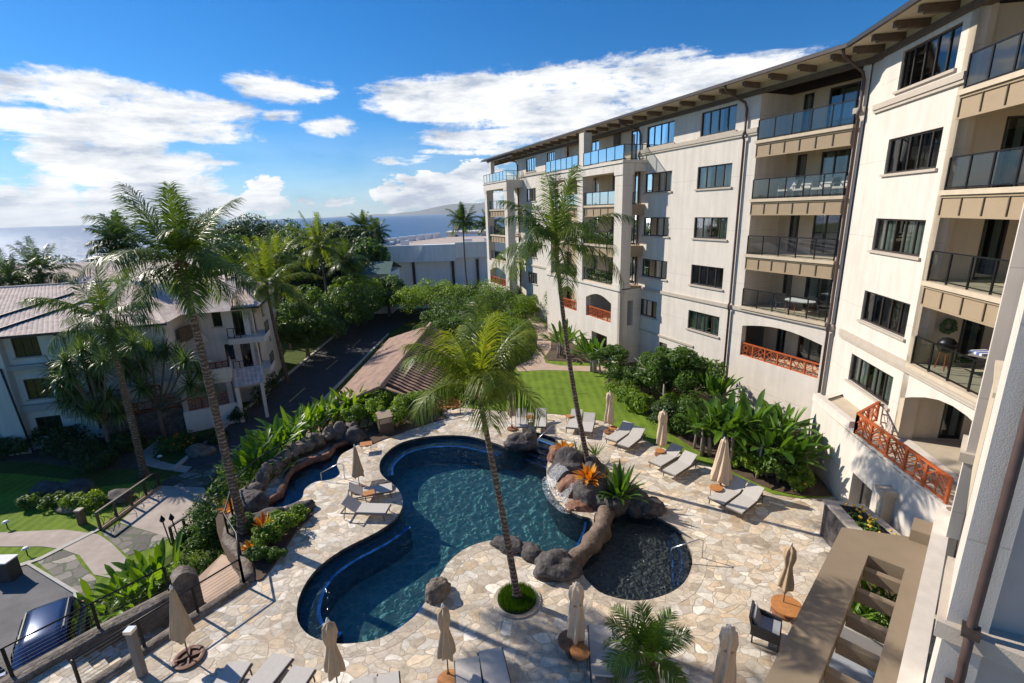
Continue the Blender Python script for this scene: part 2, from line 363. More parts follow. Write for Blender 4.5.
class Proto:
    "first placement moves the original, later ones copy it"
    def __init__(s,o): s.o=o;s.used=False
    def put(s,loc,rz,label,group=None,scale=None):
        if not s.used:
            s.used=True;r=s.o;r.location=loc;r.rotation_euler=(0,0,rz)
            if scale: r.scale=(scale,)*3 if not hasattr(scale,'__len__') else scale
            r['label']=label
            if group: r['group']=group
            s.loc0=loc;return r
        return dup(s.o,loc,rz,label,group or s.o.get('group'),scale or (1,1,1))
class Fr:
    def __init__(s,P,azd,side): s.P=P;a=R_(azd);s.u=(math.sin(a),math.cos(a));s.n=(-s.u[1]*side,s.u[0]*side)
    def __call__(s,a,d,z): return (s.P[0]+s.u[0]*a+s.n[0]*d,s.P[1]+s.u[1]*a+s.n[1]*d,z)
def wallpanel(mb,fr,outer,holes,d=0.,depth=.3,mi=0,ri=None):
    "outer/holes: lists of (s,z) points; the front at offset d and reveals going back"
    loops=[[Vector((p[0],p[1],0)) for p in outer]]+[[Vector((p[0],p[1],0)) for p in h] for h in holes]
    flat=[p for l in loops for p in l];T=tessellate_polygon(loops)
    mb.add([fr(p.x,d,p.y) for p in flat],T,mi)
    for l in loops:
        k=len(l);V=[fr(p.x,d,p.y) for p in l]+[fr(p.x,d-depth,p.y) for p in l]
        mb.add(V,[(i,(i+1)%k,k+(i+1)%k,k+i) for i in range(k)],mi if ri is None else ri)
def rect(s0,s1,z0,z1): return [(s0,z0),(s1,z0),(s1,z1),(s0,z1)]
def arch(s0,s1,z0,z1,rise=.5,n=8):
    P=[(s0,z0),(s1,z0)]
    for i in range(n+1):
        t=i/n;P.append((s1+(s0-s1)*t,z1-rise+rise*math.sin(math.pi*t)))
    return P
# ---------------------------------------------------------------- foliage
def npmesh(name,V,Q,lv,mats,mi=None,parent=None,at=None):
    me=bpy.data.meshes.new(name);nv=len(V);nf=len(Q)
    off=np.array(BASE.get(parent.name,(0,0,0)) if parent else (at or (0,0,0)))
    me.vertices.add(nv);me.vertices.foreach_set('co',(V-off).astype(np.float32).ravel())
    me.loops.add(nf*4);me.loops.foreach_set('vertex_index',Q.astype(np.int32).ravel())
    me.polygons.add(nf);me.polygons.foreach_set('loop_start',np.arange(0,nf*4,4,dtype=np.int32))
    try: me.polygons.foreach_set('loop_total',np.full(nf,4,dtype=np.int32))
    except Exception: pass
    for m_ in (mats if isinstance(mats,(list,tuple)) else [mats]): me.materials.append(m_)
    if mi is not None: me.polygons.foreach_set('material_index',mi.astype(np.int32))
    a=me.attributes.new('lv','FLOAT','POINT');a.data.foreach_set('value',lv.astype(np.float32))
    me.update(calc_edges=True)
    o=bpy.data.objects.new(name,me);COL.objects.link(o)
    if parent: o.parent=parent
    else: o.location=off
    BASE[o.name]=tuple(off);return o
def norm(a): return a/np.maximum(np.linalg.norm(a,axis=1,keepdims=True),1e-9)
def leaves(rng,C,Nn,size,aspect=.5,droop=.25):
    "each leaf a folded pair: two quads (diamond halves) -> 2 quads with 6 verts"
    n=len(C);T=norm(np.cross(Nn,rng.normal(size=(n,3))));B=np.cross(Nn,T)
    s=size*(.65+.7*rng.random((n,1)))
    A=C-T*s*.5;D=C+T*s*.5-Nn*s*droop;w=s*aspect*.5
    m1=C-T*s*.08+B*w-Nn*s*.08;m2=C-T*s*.08-B*w-Nn*s*.08;mid=C+Nn*s*.05
    V=np.stack([A,m1,D,m2,mid],1).reshape(-1,3)
    b=(np.arange(n)*5)[:,None]
    Q=np.concatenate([b+np.array([[0,1,2,4]]),b+np.array([[0,4,2,3]])],0)
    return V,Q
def crown(seed,n,R3,leaf,clumps=22,csize=.36,base=(0,0,0),gap=.0,lowcut=-.6,inner=.35,aspect=.5):
    "uneven crown: many clumps over an ellipsoid, leaves on the shell of each clump"
    rng=np.random.default_rng(seed);R3=np.array(R3)
    D=norm(rng.normal(size=(clumps*3,3)));D=D[D[:,2]>lowcut][:clumps];k=len(D)
    rad=(.62+.38*rng.random((k,1)));CC=D*rad*R3*(1-csize*.6)
    inn=int(k*.25);CC[:inn]*=.45
    cs=csize*(.6+.7*rng.random((k,1)))
    idx=rng.integers(0,k,n);d=norm(rng.normal(size=(n,3))+np.array([0,0,.35]));rr=(.55+.45*rng.random((n,1))**.5)
    C=CC[idx]+d*rr*cs[idx]*R3.mean()*np.array([1,1,.8])
    Nn=norm(d*1.0+rng.normal(size=(n,3))*.55+np.array([0,0,.45]))
    V,Q=leaves(rng,C,Nn,leaf,aspect)
    cl=rng.random(k);lv=np.repeat(np.clip(.55*rng.random(n)+.45*cl[idx],0,1),5)
    return V+np.array(base),Q,lv
def strip(rng,root,dirv,up,L_,w,seg,droop,fold=.25,shape='blade',curl=0.):
    "one long leaf made of 2 x seg quads following a drooping midrib"
    d=Vector(dirv).normalized();p=Vector(root);side=d.cross(Vector((0,0,1)))
    side=side.normalized() if side.length>1e-3 else Vector((1,0,0))
    V=[];
    for i in range(seg+1):
        t=i/seg
        if shape=='blade': ww=w*math.sin(math.pi*min(1,t*.93+.07))**.7
        elif shape=='paddle': ww=0.02 if t<.22 else w*math.sin(math.pi*min(1,(t-.2)/.8*.96+.04))**.55
        else: ww=w*(1-t)**.6 if t>.1 else w*.8
        nrm=side.cross(d).normalized()
        V+= [p+side*ww*.5+nrm*ww*fold*.5,p.copy(),p-side*ww*.5+nrm*ww*fold*.5]
        p=p+d*(L_/seg);d=(d+Vector((0,0,-1))*droop/seg*(.5+t*1.4)).normalized()
    Q=[]
    for i in range(seg):
        a=i*3;Q+=[(a,a+1,a+4,a+3),(a+1,a+2,a+5,a+4)]
    return V,Q
class Acc:
    def __init__(s): s.V=[];s.Q=[];s.l=[];s.m=[];s.n=0
    def add(s,V,Q,lv,mi=0):
        V=np.array([tuple(v) for v in V] if not isinstance(V,np.ndarray) else V,dtype=float).reshape(-1,3);Q=np.array(Q).reshape(-1,4)
        s.V.append(V);s.Q.append(Q+s.n);s.l.append(np.full(len(V),lv) if np.isscalar(lv) else lv);s.m.append(np.full(len(Q),mi));s.n+=len(V)
    def build(s,name,mats,parent=None,at=None):
        return npmesh(name,np.concatenate(s.V),np.concatenate(s.Q),np.concatenate(s.l),mats,np.concatenate(s.m),parent,at)
def frond(acc,rng,root,azd,el,Lf,leafl,droop,nl=42,lw=.05,twist=0.,hang=.5,lvb=.4):
    d=Vector((math.sin(azd)*math.cos(el),math.cos(azd)*math.cos(el),math.sin(el)));p=Vector(root);P=[];seg=14
    for i in range(seg+1):
        P.append((p.copy(),d.copy()));t=i/seg
        p=p+d*(Lf/seg);d=(d+Vector((0,0,-1))*droop/seg*(.35+1.5*t)).normalized()
    # rachis
    V=[];Q=[]
    for i,(q,dd) in enumerate(P):
        sd=dd.cross(Vector((0,0,1)));sd=sd.normalized() if sd.length>1e-3 else Vector((1,0,0));w=.045*(1-i/seg)+.008
        V+=[q+sd*w,q-sd*w+Vector((0,0,.01))]
    for i in range(seg): Q.append((i*2,i*2+1,i*2+3,i*2+2))
    acc.add(V,Q,1.0,0)
    A=[];QQ=[];ll=[];base=0
    for k in range(nl):
        t=.14+.86*(k/(nl-1));f=t*seg;i=min(int(f),seg-1);q=P[i][0].lerp(P[i+1][0],f-i);dd=P[i][1].lerp(P[i+1][1],f-i).normalized()
        sd=dd.cross(Vector((0,0,1)));sd=sd.normalized() if sd.length>1e-3 else Vector((1,0,0));upn=sd.cross(dd)
        ln=leafl*(math.sin(math.pi*(t*.82+.12)))**.55*(.85+.3*rng.random())
        for sg in (-1,1):
            tw=twist+rng.normal()*.12
            dir_=(sd*sg*(.9)+dd*(.55+.5*t+rng.normal()*.12)+upn*(.3-hang*.6+tw*sg+rng.normal()*.16)).normalized()
            w=lw*(1.1-.5*t)*rng.uniform(.75,1.2)
            p0=q;p1=q+dir_*ln*.5;d2=(dir_+Vector((0,0,-1))*hang*(.7+.5*rng.random())).normalized();p2=p1+d2*ln*.55
            ws=dd.cross(dir_).cross(dir_).normalized()*w
            A+=[p0-ws*.6,p0+ws*.6,p1-ws,p1+ws,p2-ws*.15,p2+ws*.15]
            QQ+=[(base,base+1,base+3,base+2),(base+2,base+3,base+5,base+4)];base+=6
            ll+=[min(1,max(0,lvb+rng.normal()*.16))]*6
    acc.add(A,QQ,np.array(ll),0)
def trunk_mb(base,top,r0,r1,bend=.3,seed=0,rings=True,n=10,k=26):
    mb=MB();a=Vector(base);b=Vector(top);rn=random.Random(seed);o=Vector((rn.uniform(-1,1),rn.uniform(-1,1),0))*bend
    pts=[];rad=[]
    for i in range(k+1):
        t=i/k;p=a.lerp(b,t)+o*math.sin(math.pi*t);pts.append(p)
        rr=r0+(r1-r0)*t+ r0*.55*max(0,1-t*14)
        if rings: rr*=1+(.05 if i%2 else -.04)
        rad.append(rr)
    return mb.tube(pts,rad,n)
def palm(label,base,top,L_=3.6,nf=22,seed=1,mat=None,r=.17,leafl=.75,nl=42,lw=.05,els=None,bend=.3,lo=1.75,dr0=.55,name='coconut_palm',yellow=.2,hang=.6,group=None,cat='palm tree',wind=0.):
    t=thing(name,label,cat,base,group);rng=np.random.default_rng(seed)
    obj('trunk',trunk_mb(base,top,r,r*.62,bend,seed),trunkm,t,smooth=True)
    a=Acc();c=Vector(top)
    for i in range(nf):
        az=i*2.39996+rng.normal()*.15;q=i/nf
        el=1.38-q*lo+rng.normal()*.14
        dr=dr0+q*1.1+rng.random()*.3
        frond(a,rng,c+Vector((math.sin(az),math.cos(az),0))*.1,az,el,L_*(.8+.25*rng.random())*(1 if q<.8 else .9),leafl,dr,nl,lw,hang=hang,lvb=.35+.25*rng.random()+(yellow if rng.random()<.35 else 0))
    a.build('crown',mat or leaf_palm,t)
    # boots and spathes at the crown base
    mb=MB();rn=random.Random(seed)
    mb.blob((c.x,c.y,c.z-.05),(r*1.25,r*1.25,.42),seed,.2,2)
    obj('crown_base',mb,leaf_red if seed%2 else M('frond_bases',(.26,.19,.07),.8,.3,8),t,smooth=True)
    return t
def bush(label,loc,size,seed=0,mat=None,leaf=.2,n=1500,cat='shrub',name='shrub',group=None,clumps=18,csize=.42,aspect=.55,stems=True,flowers=None):
    "size = (rx, ry, height)"
    rx,ry,h=size;t=thing(name,label,cat,loc,group)
    V,Q,l=crown(seed,n,(rx,ry,h*.5),leaf,clumps,csize,(loc[0],loc[1],loc[2]+h*.5),aspect=aspect,lowcut=-.9)
    V[:,2]=np.maximum(V[:,2],loc[2]+.02)
    npmesh('foliage',V,Q,l,mat or leaf_mid,parent=t)
    if stems:
        mb=MB();rn=random.Random(seed)
        for i in range(5):
            a=rn.uniform(0,6.28);mb.tube([(loc[0],loc[1],loc[2]),(loc[0]+math.cos(a)*rx*.25,loc[1]+math.sin(a)*ry*.25,loc[2]+h*.35),(loc[0]+math.cos(a)*rx*.55,loc[1]+math.sin(a)*ry*.55,loc[2]+h*.7)],[.035,.025,.012],5)
        obj('stem',mb,barkm,t)
    if flowers:
        rng=np.random.default_rng(seed+9);mb=MB()
        for i in range(flowers[1]):
            k=rng.integers(0,len(V));p=V[k];mb.blob((p[0],p[1],p[2]+.05),.07,int(k),.3,1)
        obj('blossom',mb,flowers[0],t)
    return t
def tree(label,loc,h,cw,seed=0,mat=None,leaf=.3,n=3500,trunk_r=.2,name='broadleaf_tree',cat='tree',group=None,ch=None,clumps=34,csize=.3,bark=None,crown_c=None):
    t=thing(name,label,cat,loc,group);ch=ch or h*.62;rz=ch/2;cz=loc[2]+h-rz
    c=crown_c or (loc[0],loc[1])
    V,Q,l=crown(seed,n,(cw/2,cw/2,rz),leaf,clumps,csize,(c[0],c[1],cz),lowcut=-.75)
    V[:,2]=np.maximum(V[:,2],loc[2]+.05)
    rn=random.Random(seed);mb=MB()
    mb.tube([loc,(loc[0]+rn.uniform(-.2,.2),loc[1],loc[2]+(h-ch)*.6),(c[0],c[1],cz-rz*.3)],[trunk_r,trunk_r*.8,trunk_r*.55],8)
    obj('trunk',mb,bark or barkm,t,smooth=True)
    mb=MB()
    for i in range(8):
        a=i*2.4+rn.random();e=rn.uniform(.2,.9);q=rn.uniform(.6,.85)
        mb.tube([(c[0],c[1],cz-rz*.55),(c[0]+math.cos(a)*cw*.2,c[1]+math.sin(a)*cw*.2,cz-rz*.2+e*.3),(c[0]+math.cos(a)*cw*.5*q,c[1]+math.sin(a)*cw*.5*q,cz+rz*(e-.4))],[trunk_r*.45,trunk_r*.3,trunk_r*.1],6)
    obj('limb',mb,bark or barkm,t,smooth=True)
    npmesh('crown',V,Q,l,mat or leaf_mid,parent=t)
    return t
def blades(label,loc,n,Lr,w,seed=0,mat=None,shape='paddle',el=(.5,1.4),spread=.3,droop=(.4,1.2),seg=6,name='banana_plant',cat='plant',group=None,stemh=0.,stemr=.08,fold=.3,azr=None):
    t=thing(name,label,cat,loc,group);rng=np.random.default_rng(seed);rn=random.Random(seed);a=Acc()
    for i in range(n):
        az=rn.uniform(*azr) if azr else i*2.39996+rn.uniform(-.3,.3);e=rn.uniform(*el);q=rn.random()
        rt=(loc[0]+math.sin(az)*spread*q,loc[1]+math.cos(az)*spread*q,loc[2]+stemh*(.7+.3*q))
        L1=rn.uniform(*Lr)
        V,Q=strip(rn,rt,(math.sin(az)*math.cos(e),math.cos(az)*math.cos(e),math.sin(e)),None,L1,w*L1/max(Lr)*rn.uniform(.8,1.1),seg,rn.uniform(*droop),fold,shape)
        a.add(V,Q,min(1,max(0,rn.gauss(.5,.25))),0)
    a.build('leaf_blades',mat or leaf_banana,t)
    if stemh:
        mb=MB()
        for i in range(max(1,n//7)):
            q=rn.random()*spread;b=rn.uniform(0,6.28);mb.tube([(loc[0]+q*math.cos(b),loc[1]+q*math.sin(b),loc[2]),(loc[0]+q*.8*math.cos(b),loc[1]+q*.8*math.sin(b),loc[2]+stemh)],[stemr*1.2,stemr*.7],7)
        obj('stalk',mb,palebark,t,smooth=True)
    return t
def pandanus(label,base,heads,seed=0,leafl=.85):
    t=thing('pandanus_tree',label,'tree',base);rn=random.Random(seed);mb=MB();fork=Vector(base)+Vector((0,0,2.4))
    mb.tube([base,fork],[.16,.12],8)
    a=Acc()
    for h in heads:
        h=Vector(h);midp=fork.lerp(h,.5)+Vector((0,0,-.25));mb.tube([fork,midp,h],[.09,.07,.06],6)
        for i in range(80):
            az=i*2.39996;e=1.45-i/80*2.5;e+=rn.uniform(-.1,.1)
            V,Q=strip(rn,h+Vector((math.sin(az)*.05,math.cos(az)*.05,0)),(math.sin(az)*math.cos(e),math.cos(az)*math.cos(e),math.sin(e)),None,leafl*rn.uniform(.8,1.15),.13,4,1.3,.3,'spike')
            a.add(V,Q,rn.random(),0)
    obj('trunk',mb,barkm,t,smooth=True);a.build('crown',leaf_pand,t);return t
# ---------------------------------------------------------------- curves
def smooth(P,n=5,closed=True):
    k=len(P);o=[]
    for i in range(k if closed else k-1):
        p0,p1,p2,p3=[Vector(P[(i+j-1)%k] if closed else P[max(0,min(k-1,i+j-1))]) for j in range(4)]
        for q in range(n):
            t=q/n;o.append(tuple(.5*((2*p1)+(-p0+p2)*t+(2*p0-5*p1+4*p2-p3)*t*t+(-p0+3*p1-3*p2+p3)*t**3)))
    if not closed: o.append(tuple(P[-1]))
    return o
def inset(P,d):
    "offset a closed outline; positive grows (for clockwise or counter-clockwise alike)"
    A=sum(P[i][0]*P[(i+1)%len(P)][1]-P[(i+1)%len(P)][0]*P[i][1] for i in range(len(P)));sg=1 if A>0 else -1;o=[]
    k=len(P)
    for i in range(k):
        a=Vector(P[i-1]);b=Vector(P[(i+1)%k]);t=(b-a).normalized();o.append((P[i][0]+t.y*d*sg,P[i][1]-t.x*d*sg))
    return o
g=lambda L_,z=0.:[G(x,y,z) for x,y in L_]
# ---------------------------------------------------------------- terrain, sea
LOW=-3.4
mb=MB();mb.poly([(-400,-60),(300,-60),(300,150),(60,175),(-20,190),(-110,165),(-400,110)],LOW);mb.skirt([(300,150),(60,175),(-20,190),(-110,165),(-400,110)],-13,LOW,closed=False)
struct('ground',mb,darkgrass)
def seamat():
    m,t,o=nt('sea');b=N(t,'ShaderNodeBsdfPrincipled');b.inputs['Base Color'].default_value=(.010,.085,.20,1);b.inputs['Roughness'].default_value=.32;L(t,b,0,o,0)
    tc=N(t,'ShaderNodeTexCoord');mp=N(t,'ShaderNodeMapping');mp.inputs['Scale'].default_value=(.06,.12,1);L(t,tc,'Object',mp,0)
    n=N(t,'ShaderNodeTexNoise');n.inputs['Scale'].default_value=1.;n.inputs['Detail'].default_value=9;n.inputs['Roughness'].default_value=.6;L(t,mp,0,n,0)
    bp=N(t,'ShaderNodeBump');bp.inputs['Strength'].default_value=1.;bp.inputs['Distance'].default_value=4.;L(t,n,0,bp,'Height');L(t,bp,0,b,'Normal');return m
mb=MB();mb.poly([(-15500,80),(15500,80),(15500,15500),(-15500,15500)],-12.5);struct('sea',mb,seamat())
# far island on the horizon
mb=MB();rn=random.Random(3);V=[];n=60
for i in range(n+1):
    x=(-7200+i/n*11500)*.72;hh=.72*(620*math.exp(-((i/n-.74)/.16)**2)+300*math.exp(-((i/n-.45)/.13)**2)+60+40*mnoise.noise(Vector((i*.35,0,0))))
    hh*=min(1,i/6,(n-i)/6);V+=[(x,14300,-14),(x,14650,-12+hh),(x,15400,-14)]
mb.add(V,[(i*3,i*3+3,i*3+4,i*3+1) for i in range(n)]+[(i*3+1,i*3+4,i*3+5,i*3+2) for i in range(n)])
struct('island_hills',mb,M('far_hills',(.10,.11,.09),.95,.3,.002),smooth=True)
# ---------------------------------------------------------------- upper terrace
POOL=[(380,472),(382,459),(398,445),(423,438),(453,436),(474,438),(495,444),(512,449),(526,446),(533,433),(558,442),(552,455),(547,466),(548,485),(560,505),(578,516),(592,521),(590,540),(577,554),(565,562),(548,558),(530,550),(510,544),(494,541),(469,548),(451,561),(441,576),(428,599),(413,619),(382,639),(349,645),(326,643),(306,634),(297,617),(301,594),(316,571),(342,551),(377,533),(397,518),(403,502),(397,489),(387,481)]
KID=[(577,566),(594,589),(612,598),(637,602),(663,597),(683,585),(692,566),(690,551),(681,534),(668,524),(653,517),(630,513),(608,515),(605,530),(599,548),(586,558)]
SPA=[(262,510),(282,508),(301,500),(305,490),(315,483),(332,480),(340,474),(337,465),(342,455),(357,446),(352,440),(337,446),(331,455),(316,459),(296,464),(285,474),(281,487),(271,498),(260,507)]
pool=smooth(g(POOL,-.05),4);kid=smooth(g(KID,-.05),5);spa=smooth(g(SPA,-.05),5)
TER=[(-16.5,3.3),(-11.6,10.95),(-9.45,14.25),(-10.2,15.2),(-11.6,16.6),(-12.7,19.3),(-12.6,21.5),(-11.6,24),(-10.2,26.6),(-7.4,27.6),(-4.5,28.7),(-3.6,30.2),(-3.5,48),(-7,62),(-8,84),(60,84),(60,-20),(-16,-20)]
mb=MB();mb.poly(TER,0,[inset(pool,.42),inset(kid,.42),spa])
mb.skirt(TER,LOW-.2,0,1)
struct('pool_deck',mb,[flag,rocktan])
def uvstrip_coping(name,out,w,z0=.0):
    o2=inset(out,w);mb=MB();k=len(out)
    V=[(p[0],p[1],z0+.006) for p in out]+[(p[0],p[1],z0+.006) for p in o2]+[(p[0],p[1],-.12) for p in out]+[(p[0],p[1],z0-.02) for p in o2]
    mb.add(V,[(i,(i+1)%k,k+(i+1)%k,k+i) for i in range(k)]+[(2*k+i,2*k+(i+1)%k,(i+1)%k,i) for i in range(k)]+[(k+i,k+(i+1)%k,3*k+(i+1)%k,3*k+i) for i in range(k)])
    return struct(name,mb,copingm)
uvstrip_coping('pool_edge_stone',pool,.47);uvstrip_coping('kid_pool_edge_stone',kid,.47)
def gobo(name,tint,dark,scale,refl,bumps,gloss=.05,lo=.45,bstr=.5,thin=.09):
    "water surface: a caustic light web is painted into its tint, bumps bend what it mirrors"
    m,t,o=nt(name);tc=N(t,'ShaderNodeTexCoord')
    n=N(t,'ShaderNodeTexNoise');n.inputs['Scale'].default_value=scale*.8;n.inputs['Detail'].default_value=3;L(t,tc,'Object',n,0)
    va=N(t,'ShaderNodeVectorMath',operation='MULTIPLY_ADD');L(t,n,'Color',va,0);va.inputs[1].default_value=(.5,.5,.1);L(t,tc,'Object',va,2)
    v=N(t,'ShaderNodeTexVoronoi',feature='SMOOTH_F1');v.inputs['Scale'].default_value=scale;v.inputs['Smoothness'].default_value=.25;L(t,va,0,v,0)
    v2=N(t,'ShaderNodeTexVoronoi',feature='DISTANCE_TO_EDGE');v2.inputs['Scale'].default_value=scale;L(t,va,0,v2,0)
    rp=ramp(t,[(0,tint),(thin,tuple(a*.5+b*.5 for a,b in zip(tint,dark))),(thin*3.2,dark)]);L(t,v2,0,rp,0)  # bright cell-edge web in the transparent tint imitates caustics
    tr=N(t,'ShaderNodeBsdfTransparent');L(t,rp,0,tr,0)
    gl=N(t,'ShaderNodeBsdfGlossy');gl.inputs['Roughness'].default_value=gloss
    nb=N(t,'ShaderNodeTexNoise');nb.inputs['Scale'].default_value=bumps;nb.inputs['Detail'].default_value=3;nb.inputs['Distortion'].default_value=.6;L(t,tc,'Object',nb,0)
    bp=N(t,'ShaderNodeBump');bp.inputs['Strength'].default_value=bstr;bp.inputs['Distance'].default_value=.12;L(t,nb,0,bp,'Height');L(t,bp,0,gl,'Normal')
    fr=N(t,'ShaderNodeFresnel');fr.inputs[0].default_value=1.33;L(t,bp,0,fr,'Normal')
    ma=N(t,'ShaderNodeMath',operation='MULTIPLY');L(t,fr,0,ma,0);ma.inputs[1].default_value=refl;ma.use_clamp=True
    mx=N(t,'ShaderNodeMixShader');L(t,ma,0,mx,0);L(t,tr,0,mx,1);L(t,gl,0,mx,2);L(t,mx,0,o,0);return m
w_main=gobo('pool_water',(1,1,1),(.60,.76,.77),2.6,.85,2.6,bstr=.8,thin=.055)
w_kid=gobo('kid_pool_water',(1,1,1),(.62,.64,.66),4.2,1.3,6.,bstr=1.,thin=.08)
w_spa=gobo('spa_water',(.9,.95,1),(.5,.7,.85),1.6,1.2,2.,bstr=.5)
def basin(nm,out,depth,floor,wallm,water,wz=-.1):
    mb=MB();mb.poly(out,-depth,mi=0);mb.skirt(out,-depth,.0,1);struct(nm+'_basin',mb,[floor,wallm])
    mb=MB();mb.poly(inset(out,-.004),wz);struct(nm+'_water',mb,water)
basin('pool',pool,1.35,poolfloor,poolwall,w_main);basin('kid_pool',kid,.55,kidfloor,poolwall,w_kid);basin('spa',spa,.9,spafloor,poolwall,w_spa)
# underwater benches / steps with blue tile noses
def step_ring(name,line,w,z,closed=False):
    pts=[Vector(p) for p in smooth(line,5,False)];mb=MB();V=[];k=len(pts)
    for i,p in enumerate(pts):
        t=(pts[min(i+1,k-1)]-pts[max(i-1,0)]).normalized();nn=Vector((t.y,-t.x));V+=[(p.x,p.y,z),(p.x+nn.x*w,p.y+nn.y*w,z),(p.x+nn.x*w,p.y+nn.y*w,-1.34)]
    for i in range(k-1): mb.add(V[i*3:i*3+6],[(0,1,4,3),(1,2,5,4)])
    # tile nose
    mb2=[];V2=[]
    for i,p in enumerate(pts):
        t=(pts[min(i+1,k-1)]-pts[max(i-1,0)]).normalized();nn=Vector((t.y,-t.x));V2+=[(p.x+nn.x*(w-.1),p.y+nn.y*(w-.1),z+.012),(p.x+nn.x*(w+.01),p.y+nn.y*(w+.01),z+.012)]
    for i in range(k-1): mb.add(V2[i*2:i*2+4],[(0,1,3,2)],1)
    return struct(name,mb,[poolwall,bluetile])
step_ring('pool_bench',g([(400,517),(378,532),(343,550),(317,570),(303,593),(299,616),(308,633),(327,642)],-.05)[::-1],.62,-.32)
step_ring('pool_bench',g([(428,600),(413,618),(385,637),(360,643)],-.05)[::-1][::-1],.0,-.25) if 0 else None
step_ring('pool_bench',g([(503,447),(474,440),(453,438),(424,440),(400,447),(384,460),(381,472)],-.05)[::-1],.55,-.32)
step_ring('kid_pool_steps',g([(676,532),(686,551),(689,566),(680,584)],-.05),.0,-.3) if 0 else None
mb=MB()
for off,z in ((.32,-.18),(.62,-.34)):
    P=smooth(g([(672,531),(684,541),(690,555),(688,572),(680,584)],-.05),6,False);Pp=[Vector(p) for p in P];k=len(Pp);V=[]
    for i,p in enumerate(Pp):
        t=(Pp[min(i+1,k-1)]-Pp[max(i-1,0)]).normalized();nn=Vector((t.y,-t.x));f=math.sin(math.pi*i/(k-1))**.4
        V+=[(p.x+nn.x*(off*f-.3),p.y+nn.y*(off*f-.3),z),(p.x+nn.x*(off*f-.05),p.y+nn.y*(off*f-.05),z),(p.x+nn.x*off*f,p.y+nn.y*off*f,z+.004),(p.x+nn.x*off*f,p.y+nn.y*off*f,-.54)]
    for i in range(k-1):
        mb.add(V[i*4:i*4+8],[(0,1,5,4),(2,3,7,6)],0);mb.add([V[i*4+1],V[i*4+2],V[i*4+5],V[i*4+6]],[(0,1,3,2)],1)
struct('kid_pool_steps',mb,[poolwall,bluetile])
# entry steps between two rocks
a=Vector(G(533,434,-.05));b=Vector(G(557,443,-.05));dn=(Vector(G(547,466,-.05))-b);dn.normalize();mb=MB()
for i in range(5):
    p=a+dn*(.38*i);q=b+dn*(.38*i)-(b-a)*.0;z=-.13*(i+1)+.05;p2=a+dn*.38*(i+1);q2=b+dn*.38*(i+1)
    mb.add([(p.x,p.y,z),(q.x,q.y,z),(q2.x,q2.y,z),(p2.x,p2.y,z),(p2.x,p2.y,z-.13),(q2.x,q2.y,z-.13)],[(0,1,2,3),(3,2,5,4)],0)
    e=dn*.05;mb.add([(p2.x-e.x,p2.y-e.y,z+.004),(q2.x-e.x,q2.y-e.y,z+.004),(q2.x+e.x*.1,q2.y+e.y*.1,z+.004),(p2.x+e.x*.1,p2.y+e.y*.1,z+.004)],[(0,1,2,3)],1)
struct('pool_steps',mb,[poolwall,bluetile])
# blue tile line on the pool side of the divider + drains
def tileline(nm,P,z):
    pts=[Vector(p) for p in smooth(P,5,False)];k=len(pts);V=[]
    for i,p in enumerate(pts):
        t=(pts[min(i+1,k-1)]-pts[max(i-1,0)]).normalized();nn=Vector((t.y,-t.x));V+=[(p.x-nn.x*.045,p.y-nn.y*.045,z),(p.x+nn.x*.045,p.y+nn.y*.045,z)]
    mb=MB();[mb.add(V[i*2:i*2+4],[(0,1,3,2)]) for i in range(k-1)];return mb
mb=tileline('t',g([(586,518),(584,530),(577,544),(566,557)],-.2),-.22);mb2=tileline('t',g([(424,604),(410,620),(390,634)],-.2),-.2);mb.add(mb2.v,mb2.f)
struct('pool_tile_line',mb,bluetile)
# lawn and planting beds on the terrace
LAWN=[(-3.4,29.4),(-1,28.7),(1.5,28.2),(3.5,27.6),(5.23,26.68),(6.5,25),(7.46,23.46),(8.9,21.85),(10.19,20.16),(11.17,18.6),(12.2,18.2),(13.6,18.25),(14.3,21.4),(15.5,23),(15.9,24.5),(6,52),(3,70),(-6,60),(-3.45,48)]
mb=MB();mb.prism(LAWN,-.02,.03);struct('lawn',mb,lawnm)
BED=g([(604,384),(622,394),(640,404),(655,421),(676,437),(705,456),(742,477),(778,492),(805,497)])+[(13.6,18.3),(14.35,21.4),(16.1,23.7),(14.2,28.5),(9.7,37.8),(8.6,36.6)]
mb=MB();mb.prism(smooth(BED[:9],4,False)+BED[9:],.0,.07);struct('planting_bed',mb,soil)
PATH=[(609.7,366.7),(609.7,373),(580,371.5),(543.6,370.5),(518,372),(516,366.6),(531,360),(536.5,349),(538,336),(530,321),(521,312),(530,312),(543.6,323.5),(551,339),(551,349),(544,358),(546,363.5),(560,366),(592,366.7)]
mb=MB();mb.prism(g(PATH),.0,.05);struct('garden_path',mb,pinkpath)
BED2=g([(452,410),(470,404),(500,404),(512,398),(512,372),(516,366),(531,360),(536,349),(538,336),(530,321),(521,312),(505,300),(470,300),(455,330)])
mb=MB();mb.prism(BED2,.0,.06);struct('planting_bed',mb,darkgrass)
BED3=g([(551,349),(546,358),(548,361),(570,362),(605,364),(640,340),(600,300),(540,295),(530,312),(545,323),(552,339)])
mb=MB();mb.prism(BED3,.0,.065);struct('planting_bed',mb,soil)
BED4=g([(216,520),(232,500),(250,512),(275,514),(300,508),(313,502),(312,516),(298,530),(281,556),(262,580),(250,577),(228,560)])
mb=MB();mb.prism(smooth(BED4,3),.0,.06);struct('planting_bed',mb,soil)
BED5=[(-12.65,19.3),(-12.5,21.5),(-11.5,24),(-10.2,26.4),(-7.4,27.5),(-4.6,28.5)]+g([(448,418),(410,430),(380,441),(366,447),(352,440),(335,444),(318,453),(290,462),(276,475),(262,492),(250,503),(243,506)])
mb=MB();mb.prism(BED5,.0,.05);struct('planting_bed',mb,soil)
